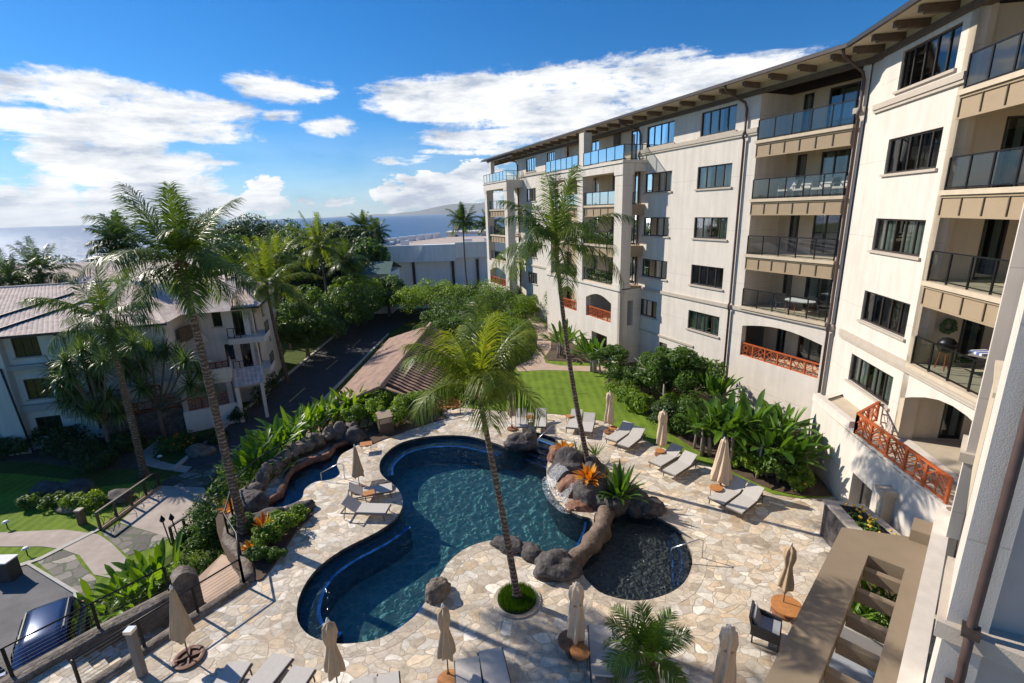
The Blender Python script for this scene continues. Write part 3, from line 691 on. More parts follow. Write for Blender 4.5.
# embankment from the terrace down to the road
up=[(-12.7,19.5),(-12.6,21.5),(-11.6,24),(-10.9,25.4),(-10.2,26.6)];dn_=[(-15.6,21),(-16.5,22.5),(-16.8,24.5),(-16.6,28),(-13.5,30)]
mb=MB();V=[(x,y,-.05) for x,y in up]+[(x,y,LOW+.02) for x,y in dn_];mb.add(V,[(i,i+1,6+i,5+i) for i in range(4)]);struct('embankment',mb,darkgrass)
# ---------------------------------------------------------------- lower level
Z=LOW
def sheet(nm,P,z,m,sm=0):
    mb=MB();mb.prism(smooth(P,sm) if sm else P,LOW-.05,z);return struct(nm,mb,m)
sheet('lower_lawn',g([(-80,470),(20,474),(70,480),(100,487),(145,482),(170,478),(190,540),(110,600),(60,620),(-60,640)],Z),Z+.01,lawnm)
sheet('road',[(-22.3,28.5),(-17,28.5),(-16.9,50),(-17.1,64),(-15.5,72),(-9,78),(-9,84),(-18,82),(-23,76),(-24,66)],Z+.02,asphalt)
mb=MB()
for i in range(4): mb.box(-19.9+.0,-19.75,31+i*9,34.5+i*9,Z+.024,Z+.028)
struct('road_marking',mb,M('old_road_paint',(.42,.33,.12),.9,.3,6))
sheet('road_kerb',[(-22.3,28.5),(-22.55,28.5),(-24.3,66),(-24.0,66)],Z+.14,pathwhite)
sheet('road_kerb',[(-17,28.5),(-16.75,28.5),(-16.65,64),(-16.9,64)],Z+.14,pathwhite)
sheet('bridge_deck',g([(119.5,523),(175.7,540),(221,511),(204,488),(158.6,486)],Z),Z+.03,concrete)
sheet('stone_paving',g([(158.6,486),(204,488),(222,470),(215,462),(190,470),(165,480)],Z),Z+.026,darkflag)
sheet('stone_paving',g([(101,533),(118.6,524),(170,538),(158,546),(128,556)],Z),Z+.026,darkflag)
sheet('lower_path',g([(-40,532),(0,533),(63,530),(80,532),(99,535),(112,544),(127,559),(118,580),(94,575),(80,556),(62,549.6),(43,547),(0,547),(-40,548)],Z),Z+.035,concrete)
sheet('stone_paving',g([(36,561),(54,551),(72,552),(83,567),(96,579),(91,607),(74,594)],Z),Z+.022,darkflag)
sheet('parking_court',g([(-70,572),(0,572),(27,566),(75,595),(60,625),(40,720),(-120,720)],Z),Z+.02,asphalt2)
sheet('parking_kerb',g([(27,566),(30,564.5),(78,593),(86,604),(75,608),(74,595)],Z),Z+.12,pathwhite)
sheet('path_edging',g([(0,571),(40,558),(100,528),(101,530),(41,560.5),(0,574)],Z),Z+.06,pathwhite)
sheet('entry_path',g([(142,452),(158,440),(166,444),(152,458),(170,464),(192,467),(186,473),(160,469),(143,465)],Z),Z+.03,concrete)
sheet('lower_bed',g([(-90,400),(0,400),(120,410),(140,440),(146,470),(100,470),(30,462),(-90,462)],Z),Z+.018,soil)
# ---------------------------------------------------------------- building kit
def window(parent,fr,s0,s1,z0,z1,n=4,d=0.,sill=True,cur=.55,seed=0,frame=None,g=None,room=True,name='window'):
    fm=MB();w=.07;dd=d-.12
    for a,b,c,e in ((s0,s1,z0,z0+w),(s0,s1,z1-w,z1),(s0,s0+w,z0,z1),(s1-w,s1,z0,z1)): fm.box(a,b,dd-.05,dd+.04,c,e,0,fr)
    for i in range(1,n):
        x=s0+(s1-s0)*i/n;fm.box(x-.035,x+.035,dd-.045,dd+.03,z0+w,z1-w,0,fr)
    wo=obj(name,fm,frame or bronze,parent)
    gb=MB();gb.add([fr(s0+w,dd-.01,z0+w),fr(s1-w,dd-.01,z0+w),fr(s1-w,dd-.01,z1-w),fr(s0+w,dd-.01,z1-w)],[(0,1,2,3)]);obj('pane',gb,g or glass,wo)
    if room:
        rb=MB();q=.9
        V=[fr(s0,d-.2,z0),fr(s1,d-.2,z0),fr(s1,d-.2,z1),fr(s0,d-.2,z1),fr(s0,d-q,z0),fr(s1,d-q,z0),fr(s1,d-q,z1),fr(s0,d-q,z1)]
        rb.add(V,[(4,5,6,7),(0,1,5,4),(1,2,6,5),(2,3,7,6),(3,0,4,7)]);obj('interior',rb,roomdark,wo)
        rn=random.Random(seed)
        if rn.random()<cur+.35:
            cb=MB();L_=s1-s0;spans=rn.choice([[(.0,.3),(.7,1.)],[(.0,.3),(.42,.62),(.75,1.)],[(.05,.3),(.35,.55),(.62,.97)],[(0,.28),(.45,1.)]])
            for a,b in spans:
                k=int((b-a)*L_/.07)+2;V=[]
                for i in range(k+1):
                    x=s0+w+(L_-2*w)*(a+(b-a)*i/k);y=d-.3+(.035 if i%2 else -.035);V+=[fr(x,y,z0+.05),fr(x,y,z1-.05)]
                cb.add(V,[(2*i,2*i+2,2*i+3,2*i+1) for i in range(k)])
            obj('curtain',cb,curtain,wo)
    if sill:
        sb=MB();sb.box(s0-.12,s1+.12,d+.002,d+.09,z0-.1,z0-.002,0,fr);obj('sill',sb,stonetrim,wo)
    return wo
def railing(parent,pts,z,h=1.05,sp=1.1,kind='glass',name='railing'):
    mb=MB();gl=MB();P=[Vector((p[0],p[1],z)) for p in pts]
    for a,b in zip(P[:-1],P[1:]):
        L_=(b-a).length;n=max(1,round(L_/sp))
        up=Vector((0,0,h));mb.bar(a+up,b+up,.05,.045);mb.bar(a+Vector((0,0,.08)),b+Vector((0,0,.08)),.035)
        for i in range(n+1):
            p=a.lerp(b,i/n);mb.bar(p-Vector((0,0,.1)),p+up,.05)
        gl.add([a+Vector((0,0,.1)),b+Vector((0,0,.1)),b+up*.96,a+up*.96],[(0,1,2,3)])
    r=obj(name,mb,blackm,parent)
    if kind=='glass': obj('glass_panel',gl,railglass,r)
    return r
def lattice(parent,pts,z,h=.85,cell=.85,mat=None,name='lattice_railing'):
    mb=MB();P=[Vector((p[0],p[1],z)) for p in pts];up=Vector((0,0,1))
    for a,b in zip(P[:-1],P[1:]):
        n=max(1,round((b-a).length/cell));mb.bar(a+up*h,b+up*h,.1,.07);mb.bar(a+up*.08,b+up*.08,.06,.07)
        for i in range(n+1): p=a.lerp(b,i/n);mb.bar(p,p+up*(h+.03),.08)
        for i in range(n):
            p=a.lerp(b,i/n);q=a.lerp(b,(i+1)/n);m_=p.lerp(q,.5);fl=i%2
            A,B=(p,q) if fl else (q,p)
            for k in range(4):
                t0=k/4;z0=.1+(h-.15)*t0;z1=.1+(h-.15)*min(1,t0+.55)
                x1=min(1,(z1-z0)/((h-.15)*.55));mb.bar(A+up*z0,A.lerp(B,.5*x1+.0)+up*z1,.032)
                mb.bar(B+up*z0,B.lerp(A,.5*x1)+up*z1,.04) if k%2==0 else mb.bar(m_+up*(.1+(h-.15)*t0),m_.lerp(B,min(1,1-t0))+up*(.1+(h-.15)*min(1,t0+(1-t0)*.6)),.04)
            mb.bar(m_+up*.1,m_+up*(h-.02),.035)
    return obj(name,mb,mat or orangep,parent)
def slab(parent,fr,s0,s1,z,d0=-2.3,d1=.1,fascia=True,n=6,name='balcony'):
    mb=MB();mb.box(s0,s1,d0,d1,z-.2,z,0,fr);mb.box(s0-.03,s1+.03,d1-.12,d1+.1,z-.13,z+.03,0,fr);b=obj(name,mb,stucco2,parent)
    if fascia:
        fb=MB();fb.box(s0,s1,d1-.16,d1-.02,z-.85,z-.135,0,fr);fb.box(s0,s1,d1-.018,d1+.03,z-.22,z-.14,0,fr);fb.box(s0,s1,d1-.018,d1+.03,z-.87,z-.80,0,fr)
        for i in range(n+1):
            x=s0+.04+(s1-s0-.08)*i/n;fb.box(x-.02,x+.02,d1-.018,d1+.018,z-.798,z-.222,1,fr)
        obj('fascia',fb,[tanpanel,beamw],b)
    return b
def tube_thing(parent,name,pts,r,mat,n=8): return obj(name,MB().tube(pts,r,n),mat,parent,smooth=True)
# ---------------------------------------------------------------- the hotel
P0=(16.2,23.57);fA=Fr(P0,-22.1,1);fB=Fr(P0,190.6,-1);fC=Fr((0,0),45,1)
HB=thing('hotel_building','cream five-storey hotel with brown eaves, glass balconies and orange lattice railings on the right','building',(16.2,23.57,0))
LV=[3.2,6.3,9.4,12.5,15.62]
wz=[(3.98,5.28),(7.08,8.42),(10.18,11.52),(13.3,14.66),(16.46,17.88)]
# wing A wall with two window columns
holes=[];W=[]
for i,(a,b) in enumerate(wz):
    W.append((fA,7.38,10.2,a,b,4));W.append((fA,12.65 if i else 13.55,15.6,a,b,4 if i else 3))
W=[(f,min(a,b),max(a,b),c,d,n) for f,a,b,c,d,n in W]
mb=MB();wallpanel(mb,fA,rect(5.72,16.5,-.6,18.1),[rect(a,b,c,d) for f,a,b,c,d,n in W]+[rect(12.2,13.1,.6,2.3)],0,.3);obj('wall',mb,stucco,HB)
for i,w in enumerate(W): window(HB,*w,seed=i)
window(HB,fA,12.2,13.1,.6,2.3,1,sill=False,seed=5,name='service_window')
mb=MB()
mb.box(5.72,16.5,.003,.13,16.12,16.36,0,fA);mb.box(5.72,16.5,.003,.09,16.0,16.12,0,fA);mb.box(5.72,16.5,.003,.1,6.0,6.22,0,fA);mb.box(9.5,16.5,.003,.08,2.72,2.86,0,fA)
mb.box(.0,.5,.003,.12,16.1,16.34,0,fA);obj('string_course',mb,stonetrim,HB)
# bay A
mb=MB();mb.add([fA(-.0,0,6.3),fA(.36,0,6.3),fA(.36,0,18.1),fA(0,0,18.1),fA(.36,-2.3,6.3),fA(.36,-2.3,18.1)],[(0,1,2,3),(1,4,5,2)])
wallpanel(mb,fA,rect(0,5.72,-.6,6.25),[arch(.45,5.55,3.25,5.45,.35)],0,.35)
mb.add([fA(5.71,0,6.3),fA(5.71,-2.3,6.3),fA(5.71,-2.3,18.1),fA(5.71,0,18.1)],[(0,1,2,3)])
obj('wall',mb,stucco,HB)
mb=MB();hl=[]
for z in LV: hl+=[rect(4.35,4.95,z+.03,z+2.35),rect(.6,3.5,z+.03,z+2.35)]
wallpanel(mb,fA,rect(.1,5.9,3.1,18.1),hl,-2.3,.2);obj('wall',mb,stucco2,HB)
for i,z in enumerate(LV):
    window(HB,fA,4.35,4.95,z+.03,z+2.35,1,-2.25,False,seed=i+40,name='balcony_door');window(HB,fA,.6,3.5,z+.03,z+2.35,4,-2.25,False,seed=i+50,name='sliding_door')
    if i: slab(HB,fA,.37,5.7,z,fascia=i>1,d0=-2.29)
    else:
        mb=MB();mb.box(.37,5.7,-2.29,-.3,z-.2,z,0,fA);obj('balcony',mb,stucco2,HB)
    if i: railing(HB,[fA(.42,.08,0)[:2],fA(5.66,.08,0)[:2]],z+.03)
lattice(HB,[fA(.45,-.12,0)[:2],fA(5.55,-.12,0)[:2]],3.2,.82,.85)
mb=MB();mb.box(-.0,5.72,.003,.13,6.02,6.3,0,fA);obj('string_course',mb,stonetrim,HB)
# porch of wing A
mb=MB();hl=[];
for z in LV[1:]: hl+=[rect(16.9,18.2,z+.03,z+2.4),rect(22.8,25.4,z+.03,z+2.4)]
wallpanel(mb,fA,rect(16.5,28.2,-.6,18.1),hl+[rect(17.6,20,.3,2.4)],-.5,.2);obj('wall',mb,stucco2,HB)
for i,z in enumerate(LV[1:]):
    window(HB,fA,16.9,18.2,z+.03,z+2.4,2,-.45,False,seed=i+60,name='balcony_door');window(HB,fA,22.8,25.4,z+.03,z+2.4,4,-.45,False,seed=i+70,name='sliding_door')
    mb=MB();mb.box(19.4,20.5,-.49,-.2,z+.0,z+1.1,0,fA);mb.box(19.6,20.3,-.49,-.28,z+1.1,z+2.5,0,fA);obj('fireplace',mb,beamw,HB)
# low arcade + columns
mb=MB();wallpanel(mb,fA,rect(15.5,28.2,-.4,6.1),[arch(16.7,20.6,3.2,5.35,.5),arch(22.2,25.4,3.2,5.35,.5),rect(17.2,19.6,.0,2.0)],2.0,.5)
wallpanel(mb,Fr(fA(15.5,2,0)[:2],67.9,-1),rect(0,2.0,-.4,6.1),[rect(.7,1.25,3.2,5.2)],0,.3)
obj('arcade_wall',mb,stucco,HB)
lattice(HB,[fA(16.7,1.8,0)[:2],fA(20.6,1.8,0)[:2]],3.2,.85,.85);lattice(HB,[fA(22.2,1.8,0)[:2],fA(25.4,1.8,0)[:2]],3.2,.85,.85)
mb=MB();mb.box(15.45,28.3,1.9,2.12,6.02,6.22,0,fA);mb.box(15.38,28.4,-.45,2.18,15.42,15.6,0,fA);mb.box(15.45,28.3,1.05,2.1,14.85,15.4,0,fA);mb.box(15.5,15.95,-.4,1.0,14.85,15.4,0,fA);mb.box(27.8,28.25,-.4,1.0,14.85,15.4,0,fA);obj('porch_beam',mb,stucco,HB)
for s0,s1 in ((15.5,16.5),(21.2,22.1),(27.2,28.2)):
    mb=MB();mb.box(s0,s1,1.15,2.05,6.2,14.6,0,fA);mb.box(s0-.06,s1+.06,1.09,2.11,14.6,14.85,0,fA);mb.box(s0-.05,s1+.05,1.1,2.1,6.2,6.5,0,fA);obj('column',mb,stucco,HB)
mb=MB();mb.box(21.25,22.0,1.2,1.95,15.62,18.3,0,fA);obj('column',mb,stucco,HB)
for i,z in enumerate(LV[1:4]):
    b=slab(HB,fA,16.52,27.18,z,-.49,1.9,fascia=i>0,n=10)
    mb=MB();mb.box(15.55,16.45,-.49,1.1,z-.8,z+.0,0,fA);obj('side_fascia',mb,tanpanel,HB)
    railing(HB,[fA(16.55,1.85,0)[:2],fA(21.15,1.85,0)[:2]],z);railing(HB,[fA(22.15,1.85,0)[:2],fA(27.15,1.85,0)[:2]],z)
mb=MB();mb.box(15.4,28.35,-.49,2.1,15.602,15.64,0,fA);obj('roof_terrace',mb,stonetrim,HB)
railing(HB,[fA(15.55,0,0)[:2],fA(15.55,2,0)[:2],fA(21.2,2,0)[:2]],15.64);railing(HB,[fA(22.1,2,0)[:2],fA(28.2,2,0)[:2],fA(28.2,0,0)[:2]],15.64)
# wing A far wall
W=[(fA,34.72,37.25,a,b,4) for a,b in wz];W.append((fA,30.2,32.,16.3,17.95,4));W+= [(fA,29.4,31.2,a,b,3) for a,b in wz[:4]]
mb=MB();wallpanel(mb,fA,rect(28.2,39.6,-.6,18.1),[rect(*w[1:5]) for w in W],0,.3);obj('wall',mb,stucco,HB)
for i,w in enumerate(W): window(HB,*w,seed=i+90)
mb=MB();mb.box(28.45,39.6,.003,.12,16.02,16.26,0,fA);mb.box(28.3,39.6,.003,.1,6.0,6.2,0,fA);obj('string_course',mb,stonetrim,HB)
# end porch: open loggia past the end of the wall
for d0 in (1.1,-3.2):
    for s0,s1 in ((38.3,39.2),(45.2,46.0)):
        mb=MB();mb.box(s0,s1,d0,d0+.9,-.5,14.9,0,fA);mb.box(s0-.05,s1+.05,d0-.05,d0+.95,14.6,14.85,0,fA);obj('column',mb,stucco,HB)
mb=MB();mb.box(38.2,46.1,1.1,2.06,14.87,15.62,0,fA);mb.box(38.2,39,-3.2,1.09,14.87,15.62,0,fA);mb.box(45.2,46.1,-3.2,1.09,14.87,15.62,0,fA);mb.box(39.0,45.2,-3.2,-2.3,14.87,15.62,0,fA);mb.box(38.1,46.2,-3.3,2.15,15.624,15.72,0,fA);obj('porch_beam',mb,stucco,HB)
for i,z in enumerate(LV[1:4]): 
    slab(HB,fA,39.22,45.18,z,-3.0,1.7,fascia=True,n=6);railing(HB,[fA(39.25,1.6,0)[:2],fA(45.15,1.6,0)[:2]],z);railing(HB,[fA(39.25,-2.9,0)[:2],fA(45.15,-2.9,0)[:2]],z)
mb=MB();wallpanel(mb,fA,rect(38.3,46,-.5,6.1),[arch(39.4,45,3.2,5.4,.6)],2.02,.4);obj('arcade_wall',mb,stucco,HB);lattice(HB,[fA(39.4,1.85,0)[:2],fA(45,1.85,0)[:2]],3.2,.85,.85)
railing(HB,[fA(38.3,.1,0)[:2],fA(38.3,2,0)[:2],fA(46,2,0)[:2],fA(46,-3.2,0)[:2]],15.72)
mb=MB();mb.box(44.9,45.4,.9,1.4,15.72,18.3,0,fA);obj('column',mb,stucco,HB)
# wing B
W=[(fB,2.35,5.7,a,b,5) for a,b in wz[1:]];wl=(fB,2.12,5.5,4.13,5.42,5)
mb=MB();wallpanel(mb,fB,rect(.9,6.42,6.2,18.1),[rect(*w[1:5]) for w in W],0,.3);wallpanel(mb,fB,rect(.9,13,-.5,6.2),[rect(*wl[1:5]),arch(6.15,11.6,3.22,5.6,.8)],0,.4)
mb.add([fB(-.02,-.06,-.5),fB(.9,-.06,-.5),fB(.9,-.06,18.1),fB(-.02,-.06,18.1),fB(.9,0,-.5),fB(.9,0,18.1)],[(0,1,2,3),(1,4,5,2)])
obj('wall',mb,stucco,HB)
for i,w in enumerate(W+[wl]): window(HB,*w,seed=i+20)
mb=MB();mb.box(.9,6.45,.003,.14,16.0,16.22,0,fB);mb.box(.9,6.45,.003,.09,15.88,16.0,0,fB);mb.box(.9,13,.003,.15,6.02,6.3,0,fB);mb.box(.9,13,.003,.1,5.9,6.02,0,fB);obj('string_course',mb,stonetrim,HB)
fS=Fr(fB(6.42,0,0)[:2],100.6,-1)
mb=MB();hl=[rect(1.45,2.2,z+.03,z+2.3) for z in LV]
for a,b in ((3.1,6.0),(6.3,18.1)):
    mb.box(.0,.5,-.35,.0,a,b,0,fS)
wallpanel(mb,fS,rect(.5,4.2,3.1,18.1),hl,-.12,.2);wallpanel(mb,fB,rect(6.3,14,3.1,18.1),[rect(8,10.5,z+.03,z+2.3) for z in LV],-4.1,.2);obj('wall',mb,stucco2,HB)
for i,z in enumerate(LV):
    window(HB,fS,1.45,2.2,z+.03,z+2.3,1,-.05,False,seed=2,name='balcony_door',cur=1);window(HB,fB,8,10.5,z+.03,z+2.3,3,-4.05,False,seed=i,name='sliding_door')
    if i: slab(HB,fB,6.46,12.4,z,-4.0,.1,fascia=i>1,n=6);railing(HB,[fB(6.5,.06,0)[:2],fB(12.4,.06,0)[:2]],z+.03,sp=.95)
# podium terrace
POD=[(16.3,22.3),(14.1,21.2),(13.48,17.4),(12.9,12.6),(12.45,12.2),(14.2,9.8),(18.5,13),(18,22)]
mb=MB();mb.poly(POD,3.2);obj('terrace_floor',mb,M('terrace_stone',(.52,.44,.33),.85,.1,2,.2,30),HB)
fP=Fr((14.1,21.2),187.95,-1);mb=MB();wallpanel(mb,fP,rect(0,8.7,-.4,3.3),[rect(3.9,5.25,-.2,1.72)],0,.45);mb.skirt([(16.3,22.3),(14.1,21.2)],-.4,3.3,closed=False)
mb.add([(16.3,22.3,3.3),(14.1,21.2,3.3),(14.35,20.98,3.3),(16.4,22,3.3)],[(0,1,2,3)]);mb.box(0,8.7,-.25,0.06,3.3,3.36,0,fP);mb.box(0,3.2,-.25,.04,3.36,3.62,0,fP);mb.box(3.9,5.25,-.5,-.42,-.2,1.72,1,fP);obj('podium_wall',mb,[stucco,roomdark],HB)
mb=MB();mb.box(6.2,6.5,.0,.38,-.2,2.3,0,fP);mb.box(6.1,6.6,.0,.5,2.3,2.5,0,fP);obj('pilaster',mb,stucco2,HB)
lattice(HB,[(15.1,18.55),(13.5,17.5),(12.95,12.75)],3.36,.85,.95)
# wing C beside the viewer
mb=MB()
mb.box(0,17,-.32,.02,3.2,3.75,0,fC);obj('terrace_parapet',mb,stucco,HB)
mb=MB();mb.box(3,16.2,-.25,-.02,-.4,3.2,0,fC);obj('wall',mb,stucco,HB)
mb=MB();mb.prism([fC(a,b,0)[:2] for a,b in ((15.5,-.27),(16.6,-.27),(17.1,-3),(16.0,-3))],3.75,18.4);obj('pier',mb,stucco,HB)
mb=MB();mb.prism([fC(a,b,0)[:2] for a,b in ((8.6,-.36),(10.3,-.36),(10.3,-.81),(8.69,-.81))],3.7,18.4);obj('pier',mb,stucco,HB)
mb=MB();mb.prism([fC(a,b,0)[:2] for a,b in ((8.85,-.82),(15.4,-.82),(15.4,-5),(10.35,-5))],3.7,18.4);obj('wall',mb,greypaint_shade,HB)  # darker grey and splayed face stand in for shade of a missing balcony
mb=MB();mb.box(15.38,16.7,-3,-.17,5.95,6.2,0,fC);mb.box(8.5,10.4,-2.5,-.26,5.95,6.22,0,fC);obj('string_course',mb,stonetrim,HB)
mb=MB();mb.box(15.44,15.49,-1.0,-.66,8.2,10.5,0,fC);obj('narrow_window',mb,bronze,HB)
mb=MB();mb.box(12.2,14.6,-.9,-.42,6.2,8.7,0,fC);mb.box(12.1,14.7,-.92,-.38,8.7,8.8,0,fC);obj('balcony_parapet',mb,stucco2,HB)
mb=MB();mb.box(8.62,10.2,-.85,-.34,0,0.01,0,fC)
for k in range(5):
    mb.box(10.9+k*.0,15.3,-.60,-.55,3.9+.0,3.95,0,fC) if 0 else None
mb=MB();mb.box(10.35,15.3,-.7,-.5,3.76,5.9,0,fC);obj('terrace_door',mb,bronze,HB)
tube_thing(HB,'downspout',[fC(8.52,-.62,18),fC(8.52,-.62,6.5),fC(8.52,-.62,6.3),fC(8.36,-.62,6.1),fC(8.36,-.62,5.85),fC(8.5,-.64,5.55),fC(8.5,-.64,0)],.058,copper,10)
mb=MB();mb.box(8.30,8.6,-.72,-.52,6.28,6.34,0,fC);mb.box(8.44,8.6,-.75,-.5,5.2,5.26,0,fC);obj('pipe_bracket',mb,bronze,HB)
# core volumes
mb=MB();mb.box(.2,39.4,-12,-3.1,-.5,18.3,0,fA);obj('core',mb,stucco2,HB);mb=MB();mb.box(-1,16,-14,-4.6,-.5,18.3,0,fB);obj('core',mb,stucco2,HB)
mb=MB();mb.add([fA(39.59,0,-.5),fA(39.59,-12,-.5),fA(39.59,-12,18.1),fA(39.59,0,18.1)],[(0,1,2,3)]);obj('end_wall',mb,stucco,HB)
# eaves and roof
def isect(p,u,q,v):
    c=u[0]*v[1]-u[1]*v[0];t=((q[0]-p[0])*v[1]-(q[1]-p[1])*v[0])/c;return (p[0]+u[0]*t,p[1]+u[1]*t)
def oline(dA,dB): 
    return [fA(47.6,dA,0)[:2],isect(fA(0,dA,0)[:2],fA.u,fB(0,dB,0)[:2],fB.u),fB(15,dB,0)[:2]]
o1=oline(1.5,1.3);o0=oline(0.0,-.25);orr=oline(-6.2,-6.2)
def band(a,za,b,zb,mb,mi=0):
    V=[(p[0],p[1],za) for p in a]+[(p[0],p[1],zb) for p in b];k=len(a);mb.add(V,[(i,i+1,k+i+1,k+i) for i in range(k-1)],mi)
RF=MB();band(o1,18.78,orr,20.75,RF);band(o1,18.62,o1,18.78,RF)
e1=fA(47.6,1.5,0)[:2];e2=fA(47.6,-14,0)[:2];e3=fA(41,-6.2,0)[:2];er=orr[0]
RF.add([(*e1,18.78),(*e2,18.78),(*e3,20.75),(*er,20.75)],[(0,1,2,3)]);ob=oline(-14,-14);band(ob,18.78,orr,20.75,RF)
roof=obj('roof',RF,roofbrown,HB)
mb=MB();o2=oline(-1.,-1.);band(o1,18.6,o2,18.6,mb);oj=obj('soffit',mb,soffit,roof)
mb=MB();mb.add([(*fA(38,-3,0)[:2],18.598),(*fA(47.6,-3,0)[:2],18.598),(*fA(47.6,0,0)[:2],18.598),(*fA(38,0,0)[:2],18.598)],[(0,1,2,3)]);obj('soffit',mb,soffit,roof)
mb=MB();og=oline(1.64,1.44)
band(o1,18.6,og,18.6,mb);band(og,18.6,og,18.76,mb);band(o1,18.79,og,18.77,mb);gt=obj('gutter',mb,bronze,roof)
mb=MB();mb.add([(*fA(47.7,1.64,0)[:2],18.6),(*fA(47.7,-14,0)[:2],18.6),(*fA(47.7,-14,0)[:2],18.78),(*fA(47.7,1.64,0)[:2],18.78)],[(0,1,2,3)]);obj('gutter',mb,bronze,roof)
for i in range(29):
    mb=MB();s_=.95+i*1.62;
    for a,b,c,d in ((.2,1.12,18.34,18.58),(1.12,1.3,18.40,18.58)): mb.box(s_-.1,s_+.1,a,b,c,d,0,fA)
    obj('rafter_tail',mb,beamw,roof)
for i in range(9):
    mb=MB();s_=.75+i*1.5
    for a,b,c,d in ((-.1,.95,18.32,18.58),(.95,1.12,18.38,18.58)): mb.box(s_-.1,s_+.1,a,b,c,d,0,fB)
    obj('rafter_tail',mb,beamw,roof)
mb=MB();a=oline(.14,.1);b=oline(-.05,-.3);band(a,18.05,a,18.3,mb);band(b,18.05,a,18.05,mb);band(a,18.3,b,18.3,mb)
mb.box(38,46.2,1.0,1.4,18.3,18.55,0,fA);obj('eave_beam',mb,beamw,HB)
mb=MB();a=oline(.02,-.02);band(a,18.3,a,18.6,mb);obj('frieze',mb,soffit,HB)
def ds(fr,s,top_s,dd=1.5,bot=0.,d=.12):
    tube_thing(HB,'downspout',[fr(top_s,dd,18.6),fr(top_s,dd-.1,18.35),fr(s,d+.15,17.75),fr(s,d,17.45),fr(s,d,16.3),fr(s,d+.1,16.15),fr(s,d+.1,15.95),fr(s,d,15.8),fr(s,d,6.4),fr(s,d+.08,6.25),fr(s,d+.08,6.0),fr(s,d,5.85),fr(s,d,bot)],.07,copper)
ds(fA,6.55,6.9);ds(fA,.18,.35);ds(fA,16.2,17.0,d=.1);ds(fA,39.4,39.9)
# ---------------------------------------------------------------- pergola
PG=thing('pergola','beige flat-topped pergola with slatted opening over sofas, beside the hotel terrace wall','pergola',(8,9.5,0))
ZP=2.9
outl=[(15.6,1.95),(16.6,.02),(1.5,.02),(1.5,1.95)]
op=[(14.7,1.15),(14.7,.36),(3,.36),(3,1.15)]
mb=MB();T=[fC(a,b,0)[:2] for a,b in outl];Ho=[fC(a,b,0)[:2] for a,b in op];mb.poly(T,ZP,[Ho]);mb.poly(T,ZP-.45,[Ho]);mb.skirt(T,ZP-.45,ZP);mb.skirt(Ho,ZP-.45,ZP);obj('roof_frame',mb,pergola_m,PG)
mb=MB();mb.box(16.2,16.95,-.0,.45,0,3.25,0,fC);obj('end_pier',mb,pergola_m,PG)
for s_ in (14.35,13.35,12.3,11.3,10.3,9.3,8.3,7.3):
    mb=MB();mb.box(s_-.09,s_+.09,.37,1.14,ZP-.52,ZP-.2,0,fC);obj('cross_beam',mb,pergola_m,PG)
for s_ in (15.1,10.8,6.4):
    mb=MB();mb.box(s_-.2,s_+.2,1.5,1.9,0,ZP-.45,0,fC);obj('column',mb,pergola_m,PG)
mb=MB();mb.box(15.75,15.95,.1,1.7,0,ZP-.46,0,fC);obj('end_wall',mb,pergola_m,PG)
for k,(s_,lb) in enumerate(((15.1,'long planter of strappy green leaves under the pergola, farther of the two'),(14.15,'long planter of strappy green leaves under the pergola, nearer to the sofas'))):
    t=thing('planter_box',lb,'planter',fC(s_,.7,0),'planters under the pergola')
    mb=MB();mb.box(s_-.25,s_+.25,.1,1.4,0,.95,0,fC);obj('box',mb,greypaint_shade,t)
    a=Acc();rn=random.Random(k)
    for i in range(90):
        p=fC(s_+rn.uniform(-.2,.2),rn.uniform(.2,1.3),.95);az_=rn.uniform(0,6.28);V,Q=strip(rn,p,(math.sin(az_)*.5,math.cos(az_)*.5,.9),None,rn.uniform(.6,1.05),.07,4,1.2,.3,'blade');a.add(V,Q,rn.random())
    a.build('leaf_blades',leaf_lush,t)
def sofa(s_,lb):
    t=thing('outdoor_sofa',lb,'sofa',fC(s_,.8,0),'sofas under the pergola')
    mb=MB();mb.box(s_-.5,s_+.5,.0,1.6,.12,.36,0,fC);obj('frame',mb,wicker,t)
    mb=MB();mb.box(s_-.46,s_+.46,.05,1.55,.362,.55,0,fC);obj('seat_cushion',mb,cushion,t)
    mb=MB();mb.box(s_-.46,s_+.46,.02,.25,.555,.95,0,fC);obj('back_cushion',mb,cushion,t)
    mb=MB();mb.blob(fC(s_+.1,.45,.7),(.2,.2,.16),3,.1,2);obj('pillow',mb,M('pillow_blue',(.12,.2,.33),.9,.1,9),t,smooth=True)
sofa(13.1,'grey cushioned sofa below the pergola slats, next to the planters');sofa(12.0,'grey cushioned sofa below the pergola slats, second from the planters');sofa(10.9,'grey cushioned sofa below the pergola slats, nearest to the viewer')
# raised stone planter by the podium door
t=thing('stone_planter','raised trapezoid planter of lava stone with pale cap and yellow flowers, beside the podium door','planter',(12.2,14.9,0))
PL=[(11.5,15.9),(12.75,15.5),(12.75,13.2),(11.2,12.75)];PI=[(11.85,15.55),(12.45,15.3),(12.45,13.4),(11.6,13.1)]
mb=MB();mb.poly(PL,1.5,[PI]);mb.skirt(PL,1.38,1.5);obj('cap',mb,stonetrim,t);mb=MB();mb.skirt(inset(PL,-.05),0,1.39);mb.skirt(PI,1.0,1.5);obj('stone_wall',mb,rock,t)
a=Acc();rng=np.random.default_rng(5);V,Q,l=crown(5,420,(.42,1.1,.3),.13,14,.4,(12.05,14.3,1.45));a.add(V,Q,l);a.build('foliage',leaf_mid,t)
mb=MB();[mb.blob((12.05+random.Random(i).uniform(-.3,.3),14.3+random.Random(i*7).uniform(-1,1),1.72),.05,i,.2,1) for i in range(26)];obj('blossom',mb,flower_y,t)
